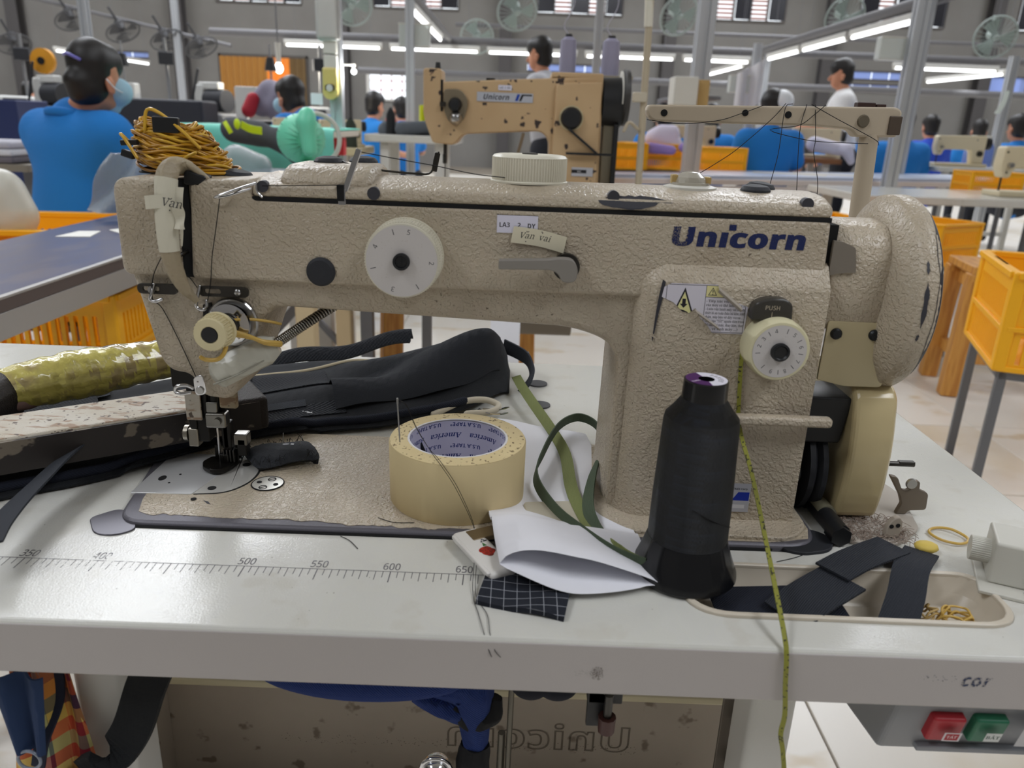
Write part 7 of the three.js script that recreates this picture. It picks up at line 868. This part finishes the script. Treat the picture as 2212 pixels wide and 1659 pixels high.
// ------------------------------------------------------------------ benches, crates and machines on the other lines
{
  const o = thing('long_bench', 'long bench with an aluminium edge rail crossing behind the thread stand', 'bench', [2.2, 0, -5.5], R(20));
  mesh('bench_top', bx(4.4, 0.03, 0.6, 0, 0.765, -0.3, 0.005), mt(0xb9c3d8, 0.3), o, true); mesh('edge_rail', [bx(4.4, 0.035, 0.03, 0, 0.74, 0.015, 0.004), bx(4.4, 0.03, 0.03, 0, 0.7, 0.015, 0.004)], mt(0xdcd3d0, 0.4), o, true);
  for (const x of [-2.1, -0.7, 0.7, 2.1]) mesh('leg', bx(0.05, 0.69, 0.05, x, 0.345, -0.1, 0.004), M.aluDark, o, true);
  mesh('paper_strip', [at(bx(0.1, 0.002, 0.5, 0, 0, 0, 0), -0.2, 0.782, -0.28, 0, 0.9), at(bx(0.1, 0.002, 0.5, 0, 0, 0, 0), 0.15, 0.782, -0.28, 0, 1.0)], mt(0xe3dccb, 0.8), o, true);
  workTable('white table with the cream machine in front of the long bench', 2.75, -4.6, 1.9, 0.75, R(3), 0.76);
  smallMachine('cream machine at the frame edge on the white table', 2.93, 0.76, -4.55, 0, 1.0);
  workTable('white table with a beige machine behind the paired tall posts', 4.15, -7.2, 1.1, 0.6, 0, 0.83); smallMachine('beige machine in front of the royal blue shirt', 3.87, 0.83, -7.15, 0, 0.95);
  workTable('brown bench before the capped worker', 1.5, -6.75, 2.2, 0.5, 0, 0.87, mt(0x8a5a34, 0.5)); smallMachine('beige machine behind the arm of the capped worker', 1.45, 0.87, -6.8, 0.2, 0.8); smallMachine('beige machine beside the lilac bundle on the brown bench', 2.45, 0.87, -6.75, -0.2, 0.85);
  workTable('white table beside the slim post', -0.6, -4.6, 0.5, 0.5, 0, 0.97); workTable('cream table under the two beige machines beside the socket post', -1.12, -4.4, 0.55, 0.45, 0, 0.9, M.beige);
  smallMachine('beige machine seen end on beside the socket post', -0.98, 0.9, -4.38, 0.5, 0.5); smallMachine('second beige machine beside the socket post', -1.24, 0.9, -4.42, 0.4, 0.5);
  const cone = (l, x, y, z, c, r = 0.03, h = 0.13) => { const q = thing('thread_spool', l, 'thread cone', [x, y, z]); mesh('thread_winding', lathe([[r * 1.1, 0], [r, h * 0.8], [r * 0.5, h]], 18), mt(c, 0.8), q, true); mesh('core', cy(r * 0.4, r * 0.3, h * 0.15, 0, h, 0, 12), M.black, q, true); };
  cone('black thread cone beside the red one near the slim post', -0.72, 0.97, -4.45, 0x16181c, 0.025, 0.13); cone('red thread cone near the slim post', -0.76, 0.97, -4.7, 0xd8303a, 0.03, 0.1); cone('dark green thread cone on the cream table', -0.9, 0.9, -4.25, 0x2b3328, 0.03, 0.14); 
  tagOf(mesh('yellow_bag', sheet((u, v) => [-0.6 + 0.065 * u, 1.13 - 0.16 * v + 0.01 * u * (1 - v), -4.76 + 0.03 * Math.sin(u * 8)], 8, 8, 0.006), mt(0xd8e021, 0.6)), 'bright yellow cloth beside the slim post', 'cloth'); tagOf(mesh('pink_bag', blob([[[-0.43, 1.03, -4.7], [-0.42, 1.08, -4.7], 0.06, 0.045]], 0.03, 24), mt(0xe79ac0, 0.7)), 'pink bundle behind the yellow cloth', 'bundle'); tagOf(mesh('fabric_heap', blob([[[-0.75, 0.99, -4.5], [-0.5, 0.99, -4.55], 0.05, 0.03], [[-0.65, 1.0, -4.4], [-0.5, 1.02, -4.5], 0.04, 0.03]], 0.05, 36), mt(0x5b6168, 0.9)), 'grey fabric heap on the white table beside the slim post', 'fabric');
  // yellow crates
  crate('yellow crate under the lilac bundle on the long bench', 0.92, 0.79, -5.55, R(8), 0.7); crate('yellow crate behind the thin beige pole', 0.6, 0.79, -5.35, R(20), 0.7); crate('yellow crate with a white print beside the wide post', 1.42, 0.76, -6.0, R(20), 0.75);
  crate('yellow crate under the white table with the cream machine', 2.02, 0.47, -3.98, R(-60), 0.85); crate('yellow crate beside the thread stand post', 1.42, 0.49, -3.85, R(10), 0.8); crate('yellow crate on the steel stand at the frame edge', 1.72, 0.45, -2.15, R(-20), 1.15);
  crate('yellow crate on the low shelf beyond the long bench', 0.5, 0.5, -4.3, 0.1, 0.9); crate('yellow crate below the cream machine', 3.1, 0.72, -5.3, 0, 0.6);
  crate('open yellow crate behind the dark blue table', -1.66, 0.43, -2.45, R(8), 1.15); crate('yellow crate under the dark blue table', -1.28, 0.37, -1.98, R(3), 1.1);
  for (const [l, x, y, z, h, w] of [['low steel trestle under the crate of the white table', 2.02, 0.46, -3.98, 0.46, 0.4], ['low steel trestle under the crate by the thread stand', 1.42, 0.48, -3.85, 0.48, 0.5], ['low shelf beyond the long bench', 0.5, 0.49, -4.3, 0.49, 0.6], ['low shelf below the cream machine', 3.1, 0.71, -5.3, 0.71, 0.5], ['low trolley holding the open yellow crate', -1.66, 0.42, -2.45, 0.42, 0.7], ['low rack holding the yellow crate under the dark blue table', -1.28, 0.36, -1.98, 0.36, 0.64]]) { const q = thing('steel_trestle', l, 'stand', [x, 0, z]); mesh('shelf', bx(w, 0.02, 0.4, 0, h - 0.01, 0, 0.003), M.aluDark, q, true); for (const a of [-1, 1]) for (const b of [-1, 1]) mesh('leg', bx(0.025, h, 0.025, a * (w / 2 - 0.03), h / 2, b * 0.17, 0.003), M.aluDark, q, true); }
  tagOf(mesh('lilac_bundle', blob([[[0.9, 0.99, -5.5], [1.05, 0.95, -5.5], 0.06, 0.05], [[0.95, 1.03, -5.5], [1.02, 1.03, -5.5], 0.05, 0.05]], 0.04, 36), mt(0xd9d3e6, 0.8)), 'white and lilac bundle heaped in a yellow crate', 'bundle'); tagOf(mesh('purple_bundle', blob([[[0.85, 0.93, -5.35], [1.0, 0.92, -5.35], 0.035, 0.03], [[1.08, 0.94, -5.38], [1.13, 0.93, -5.4], 0.03, 0.03]], 0.02, 32), mt(0x9a82c4, 0.8)), 'purple cloth hanging over the front of the yellow crate', 'cloth'); tagOf(mesh('lilac_heap', blob([[[2.35, 0.98, -6.5], [2.55, 0.95, -6.5], 0.06, 0.05], [[2.6, 0.95, -6.45], [2.65, 0.86, -6.45], 0.05, 0.03]], 0.04, 32), mt(0xd2cfdf, 0.7)), 'pale lilac heap of bags beside the capped worker', 'bundle');
  { const q = thing('steel_stand', 'steel tube stand carrying the yellow crate at the frame edge', 'stand', [1.72, 0, -2.15], R(-20)); for (const a of [-1, 1]) for (const b of [-1, 1]) mesh('leg', bx(0.025, 0.45, 0.025, a * 0.3, 0.225, b * 0.2, 0.003), M.aluDark, q, true); mesh('top_frame', [bx(0.62, 0.025, 0.025, 0, 0.437, 0.2), bx(0.62, 0.025, 0.025, 0, 0.437, -0.2), bx(0.025, 0.025, 0.42, 0.3, 0.437, 0), bx(0.025, 0.025, 0.42, -0.3, 0.437, 0)], M.aluDark, q, true); mesh('foot_rail', [bx(0.62, 0.025, 0.025, 0, 0.012, 0.2), bx(0.025, 0.025, 0.42, -0.3, 0.012, 0)], M.aluDark, q, true); }
  // wooden stools
  const stool = (l, x, z, turn, s = 1) => { const q = thing('wooden_stool', l, 'stool', [x, 0, z], turn); mesh('seat', bx(0.5 * s, 0.035, 0.34 * s, 0, 0.545, 0, 0.006), M.wood, q, true); for (const a of [-1, 1]) for (const b of [-1, 1]) mesh('leg', beam([a * 0.24 * s, 0, b * 0.15 * s], [a * 0.225 * s, 0.53, b * 0.135 * s], 0.07, 0.07, [1, 0, 0]), M.wood, q, true); mesh('apron', [bx(0.4 * s, 0.07, 0.03, 0, 0.49, 0.12 * s), bx(0.4 * s, 0.07, 0.03, 0, 0.49, -0.12 * s), bx(0.03, 0.07, 0.24 * s, 0.2 * s, 0.49, 0), bx(0.03, 0.07, 0.24 * s, -0.2 * s, 0.49, 0)], M.wood, q, true); mesh('stretcher', [bx(0.4 * s, 0.05, 0.03, 0, 0.17, 0.13 * s), bx(0.03, 0.05, 0.24 * s, -0.21 * s, 0.17, 0), bx(0.03, 0.05, 0.24 * s, 0.21 * s, 0.17, 0)], M.wood, q, true); };
  stool('orange wooden stool standing on the open floor before the yellow crates', 2.16, -3.28, R(-12)); stool('orange wooden stool under the tan machine table', -0.22, -2.75, 0.2); stool('far orange stool beside the long bench', 1.42, -4.72, 0.3);
}
// ------------------------------------------------------------------ the cutting side
{
  const t = thing('cutting_table', 'dark blue topped table with a metal edge strip and white paper pieces', 'table', [-1.06, 0, -2.0]);
  const navy = mt(0xffffff, 0.3, 0, { map: tex(512, 0.6, (u, v) => mix(mix(hx(0x4a5177), hx(0x5a5566), fbm(u * 4, v, 5, 4, 3)), hx(0x8c7a74), 0.35 * sm(0.55, 0.8, fbm(u * 3, v, 4, 3, 8)))) });
  mesh('table_top', bb(-1.248, -0.876, 0.712, 0.74, -2.45, -1.0, 0.002), navy, t); mesh('edge_strip', [bb(-0.876, -0.872, 0.716, 0.738, -2.45, -1.0, 0.001)], mt(0x5a4f4c, 0.5), t); mesh('metal_skirt', [bb(-0.89, -0.874, 0.668, 0.715, -2.45, -1.0, 0.002), bb(-0.882, -0.87, 0.738, 0.743, -2.45, -1.0, 0.001)], mt(0xb0aeab, 0.4, 0.4), t);
  for (const a of [-1.22, -0.905]) for (const b of [-2.4, -1.05]) mesh('leg', bb(a - 0.02, a + 0.02, 0, 0.712, b - 0.02, b + 0.02, 0.004), M.aluDark, t);
  const pp = (l, pts) => tagOf(mesh('paper_piece', exY(pts, 0.7403, 0.7418, 0), mt(0xf0efe8, 0.8)), l, 'paper'); pp('smaller white paper piece on the dark blue table', [[-1.163, -1.937], [-1.085, -1.955], [-1.11, -2.055], [-1.16, -2.04]]); pp('white paper piece on the dark blue table close to the machine head', [[-1.1, -2.08], [-1.01, -2.0], [-0.98, -2.12], [-1.06, -2.2]]);
  const mintTop = thing('mint_cloth_table', 'table covered with a mint green cloth behind the rubber band bundle', 'table', [-1.2, 0, -3.4]); mesh('cloth', [sheet((u, v) => [-1.45 + 0.7 * u, v < 0.6 ? 1.0 : 1.0 - (v - 0.6) * 0.6, -3.75 + Math.min(v, 0.6) * 0.9 + 0.02 * Math.sin(u * 18) * sm(0.6, 1, v)], 40, 24, 0.006)], M.mint, mintTop); for (const x of [-1.4, -0.8]) mesh('leg', bx(0.05, 0.99, 0.05, x, 0.495, -3.5, 0.004), M.aluDark, mintTop); mesh('board', bb(-1.45, -0.75, 0.97, 0.995, -3.73, -3.22, 0.004), mt(0xcfc8bb, 0.6), mintTop);
  tagOf(mesh('grey_garment', blob([[[-1.1, 0.985, -3.08], [-0.85, 0.955, -3.05], 0.04, 0.035], [[-0.9, 0.955, -3.05], [-0.8, 0.86, -3.0], 0.04, 0.025], [[-1.12, 1.0, -3.1], [-1.0, 0.985, -3.08], 0.03, 0.035]], 0.04, 40), mt(0x4a4c52, 0.9)), 'dark grey garment heaped on the mint cloth', 'garment');
  const nr = thing('neon_ribbon', 'neon yellow ribbon tied on the grey garment', 'ribbon', [-1.0, 1.0, -3.0]); const nm = mt(0xcfe81a, 0.5); mesh('ribbon_tail', strap([[-1.035, 1.012, -2.98], [-1.0, 0.998, -2.97], [-0.955, 0.992, -2.965]], [[0, 1, 0.3], [0, 1, 0.2], [0, 1, 0.2]], 0.028, 0.002, 14), nm, nr); mesh('ribbon_knot', sph(0.012, -1.05, 1.013, -2.98, 1, 1.6, 0.7), nm, nr); mesh('ribbon_end', strap([[-1.1, 1.02, -2.99], [-1.085, 1.0, -2.98], [-1.075, 0.98, -2.98]], [[1, 0.3, 0], [1, 0.3, 0], [1, 0.3, 0]], 0.016, 0.002, 12), nm, nr);
  const bagM = mt(0xdfe6ea, 0.25, 0, { transmission: 0.7, bumpMap: T.fine, bumpScale: 0.002 });
  tagOf(mesh('plastic_bag', blob([[[-0.98, 0.9, -2.75], [-0.9, 0.88, -2.75], 0.05, 0.04]], 0.03, 30), bagM), 'crumpled clear plastic bag below the grey garment', 'plastic bag');
  tagOf(mesh('plastic_bag', sheet((u, v) => { const k = 0.06 + 0.06 * v; return [-1.17 + (u - 0.5) * 2 * k - 0.05 * v + 0.05, 0.93 - 0.17 * v, -2.3 + 0.03 * Math.sin(u * 9 + v * 5)]; }, 20, 14, 0.003), bagM), 'clear plastic bag hanging beside the worker with the face mask', 'plastic bag');
  tagOf(mesh('plastic_bag', blob([[[-1.53, 0.8, -2.3], [-1.5, 0.74, -2.3], 0.075, 0.07]], 0.03, 30), mt(0xe3e3d8, 0.4, 0, { transmission: 0.4 })), 'white plastic bag at the frame edge over the yellow crate', 'plastic bag');
  const fs = thing('shelf_table', 'grey table at the frame edge with folded cloth', 'table', [-2.5, 0, -3.6]); mesh('table_top', bx(0.9, 0.03, 0.6, 0, 0.8, 0, 0.004), M.beigeDark, fs, true); for (const a of [-0.4, 0.4]) mesh('leg', bx(0.05, 0.79, 0.05, a, 0.395, 0.2, 0.004), M.aluDark, fs, true);
  [[0x6f6a70, 'lowest grey'], [0xd8d8dc, 'middle white'], [0xb9b8c2, 'upper pale']].forEach(([c, w], i) => tagOf(mesh('folded_cloth', bx(0.34, 0.028, 0.3, -2.28, 0.83 + i * 0.03, -3.45, 0.012, 3), mt(c, 0.9)), w + ' folded cloth in the stack at the frame edge', 'cloth'));
  // mint desk fan
  const f = thing('desk_fan', 'mint green plastic desk fan seen from behind', 'fan', [-0.69, 0.86, -2.6]); const mg = mt(0x74d9b4, 0.4);
  mesh('motor_cover', [at(lathe([[0, 0.045], [0.03, 0.04], [0.055, 0.015], [0.075, -0.01], [0.078, -0.03]], 28), -0.705, 0.98, -2.6, Math.PI / 2, 0.5)], mg, f); { const w = []; for (let i = 0; i < 20; i++) { const a = i / 20 * 6.2832; w.push(at(bar([0.03 * Math.cos(a), 0.03 * Math.sin(a), 0.045], [0.078 * Math.cos(a), 0.078 * Math.sin(a), -0.02], 0.003, 5), -0.705, 0.98, -2.6, 0, 0.5)); } mesh('guard_rib', w, mt(0x63c7a2, 0.4), f); }
  mesh('handle', [blob([[[-0.675, 0.95, -2.56], [-0.683, 1.03, -2.56], 0.024, 0.028], [[-0.684, 1.03, -2.56], [-0.68, 1.052, -2.565], 0.028, 0.026]], 0.02, 30)], mg, f); mesh('front_guard', [at(new THREE.TorusGeometry(0.08, 0.008, 8, 30), -0.675, 0.98, -2.64, 0, 0.5)], M.plastic, f); mesh('stand', [bb(-0.715, -0.665, 0.86, 0.91, -2.62, -2.57, 0.01)], mg, f);
  workTable('narrow table carrying the mint desk fan', -0.75, -2.75, 0.4, 0.5, 0, 0.86, mt(0x9aa0a6, 0.6));
  // dark machine corner
  const dk = mt(0x2b2d33, 0.6), gy = mt(0x8a8c8f, 0.4, 0.3), wt = mt(0xdadbd8, 0.5);
  workTable('long grey stand of the dark machine corner', -3.6, -7.0, 4.2, 0.7, 0, 0.84, dk, dk);
  const kinds = [(o) => { mesh('body', bx(0.4, 0.16, 0.2, 0, 0.08, 0, 0.02), dk, o, true); mesh('arm', [exZ([[-0.2, 0.42, 0.02], [-0.2, 0.16], [-0.12, 0.16], [-0.12, 0.32, 0.03], [0.1, 0.32, 0.02], [0.1, 0.16], [0.2, 0.16], [0.2, 0.42, 0.02]], 0.05, -0.05, 0.006)], wt, o, true); mesh('spool_rod', bar([0.1, 0.42, 0], [0.1, 0.75, 0], 0.008), gy, o, true); mesh('top_cone', cy(0.05, 0.03, 0.1, 0.1, 0.6, 0, 16), M.black, o, true); },
    (o) => { mesh('body', bx(0.32, 0.2, 0.22, 0, 0.1, 0, 0.02), gy, o, true); mesh('motor', cx(0.09, 0.09, 0.2, 0.05, 0.3, 0, 20), dk, o, true); mesh('head', [bx(0.1, 0.22, 0.1, -0.12, 0.32, 0, 0.015), bx(0.22, 0.06, 0.08, -0.02, 0.42, 0, 0.012)], wt, o, true); mesh('lever', bar([-0.2, 0.15, 0.1], [-0.05, 0.55, 0.1], 0.01), dk, o, true); },
    (o) => { mesh('body', bx(0.28, 0.28, 0.2, 0, 0.14, 0, 0.03), wt, o, true); mesh('panel', bx(0.18, 0.12, 0.01, 0, 0.2, 0.105, 0.004), dk, o, true); mesh('mast', bar([0.08, 0.28, -0.05], [0.08, 0.78, -0.05], 0.014), gy, o, true); mesh('mast_box', bx(0.12, 0.1, 0.08, 0.08, 0.62, -0.05, 0.01), dk, o, true); }];
  const protos = kinds.map((k) => { const o = new THREE.Group(); k(o); return o; }), cnt = [0, 0, 0], lab = ['dark based machine with a white bridge arm and thread cone', 'grey machine with a dark cylinder motor and slanting lever', 'white cabinet machine with a mast and dark control box'];
  [[0, -5.2], [1, -4.75], [2, -4.35], [1, -3.95], [0, -3.5], [2, -3.05], [1, -2.65], [0, -2.2], [2, -1.8]].forEach(([k, x], i) => { const c = cnt[k]++ ? protos[k].clone() : protos[k]; c.name = numbered('line_machine'); c.position.set(x, 0.84, -7.0 + (i % 2) * 0.15); c.rotation.y = (i % 3 - 1) * 0.4; c.userData = { label: lab[k], category: 'machine', group: 'machines of the dark corner, ' + ['bridge', 'motor', 'cabinet'][k] + ' kind' }; scene.add(c); });
  const oc = thing('orange_cone', 'big orange thread cone above the dark machines', 'thread cone', [-4.0, 1.32, -6.9]); mesh('thread_winding', at(latheZ([[0.03, 0], [0.1, 0.01], [0.1, 0.05], [0.03, 0.06]], 24), 0, 0.08, 0), mt(0xd9951c, 0.6), oc, true); mesh('core', cz(0.03, 0.03, 0.08, 0, 0.08, 0.03, 14), M.black, oc, true); mesh('rod', bar([0, -0.48, 0], [0, 0.08, 0], 0.01), gy, oc, true);
  tagOf(mesh('navy_cabinet', bb(-4.2, -3.62, 0.0, 1.08, -6.2, -5.8, 0.01), mt(0x1c2a5a, 0.6)), 'dark blue cabinet at the frame edge behind the masked worker', 'cabinet');
  tagOf(mesh('black_case', bx(0.8, 0.28, 0.3, -2.55, 0.98, -5.6, 0.02, 3), mt(0x2a2d38, 0.6)), 'long black case behind the mint cloth table', 'case'); workTable('dark table under the long black case', -2.5, -5.6, 1.4, 0.5, 0, 0.84, dk, dk);
  tagOf(mesh('red_backpack', blob([[[-1.92, 1.12, -6.0], [-1.85, 1.2, -6.0], 0.09, 0.09], [[-1.8, 1.1, -5.95], [-1.72, 1.22, -5.95], 0.09, 0.08]], 0.05, 34), mt(0x8a8698, 0.8)), 'grey and red backpack behind the reaching worker', 'bag'); tagOf(mesh('red_pouch', blob([[[-1.98, 1.07, -5.88], [-1.95, 1.15, -5.9], 0.05, 0.045]], 0.02, 22), mt(0xb32334, 0.7)), 'red pouch beside the grey backpack', 'pouch');
  workTable('dark table under the grey backpack', -1.85, -6.2, 0.7, 0.45, 0, 1.0, dk, dk);
  // steel frame seen under the arm
  const sf = thing('machine_stand', 'crossed steel bars of the machine stand seen under the arm', 'stand', [-0.55, 0, -2.44]); mesh('cross_bar', beam([-0.9, 0.25, -2.44], [-0.45, 0.75, -2.44], 0.03, 0.03), M.aluDark, sf); mesh('cross_bar', beam([-0.9, 0.7, -2.46], [-0.5, 0.25, -2.46], 0.02, 0.02), M.aluDark, sf); mesh('upright', bb(-0.5, -0.46, 0, 0.84, -2.46, -2.42, 0.003), M.aluDark, sf); mesh('upright', bb(-0.3, -0.27, 0, 0.84, -2.46, -2.42, 0.003), M.aluDark, sf);
}
renderer.render(scene, camera);
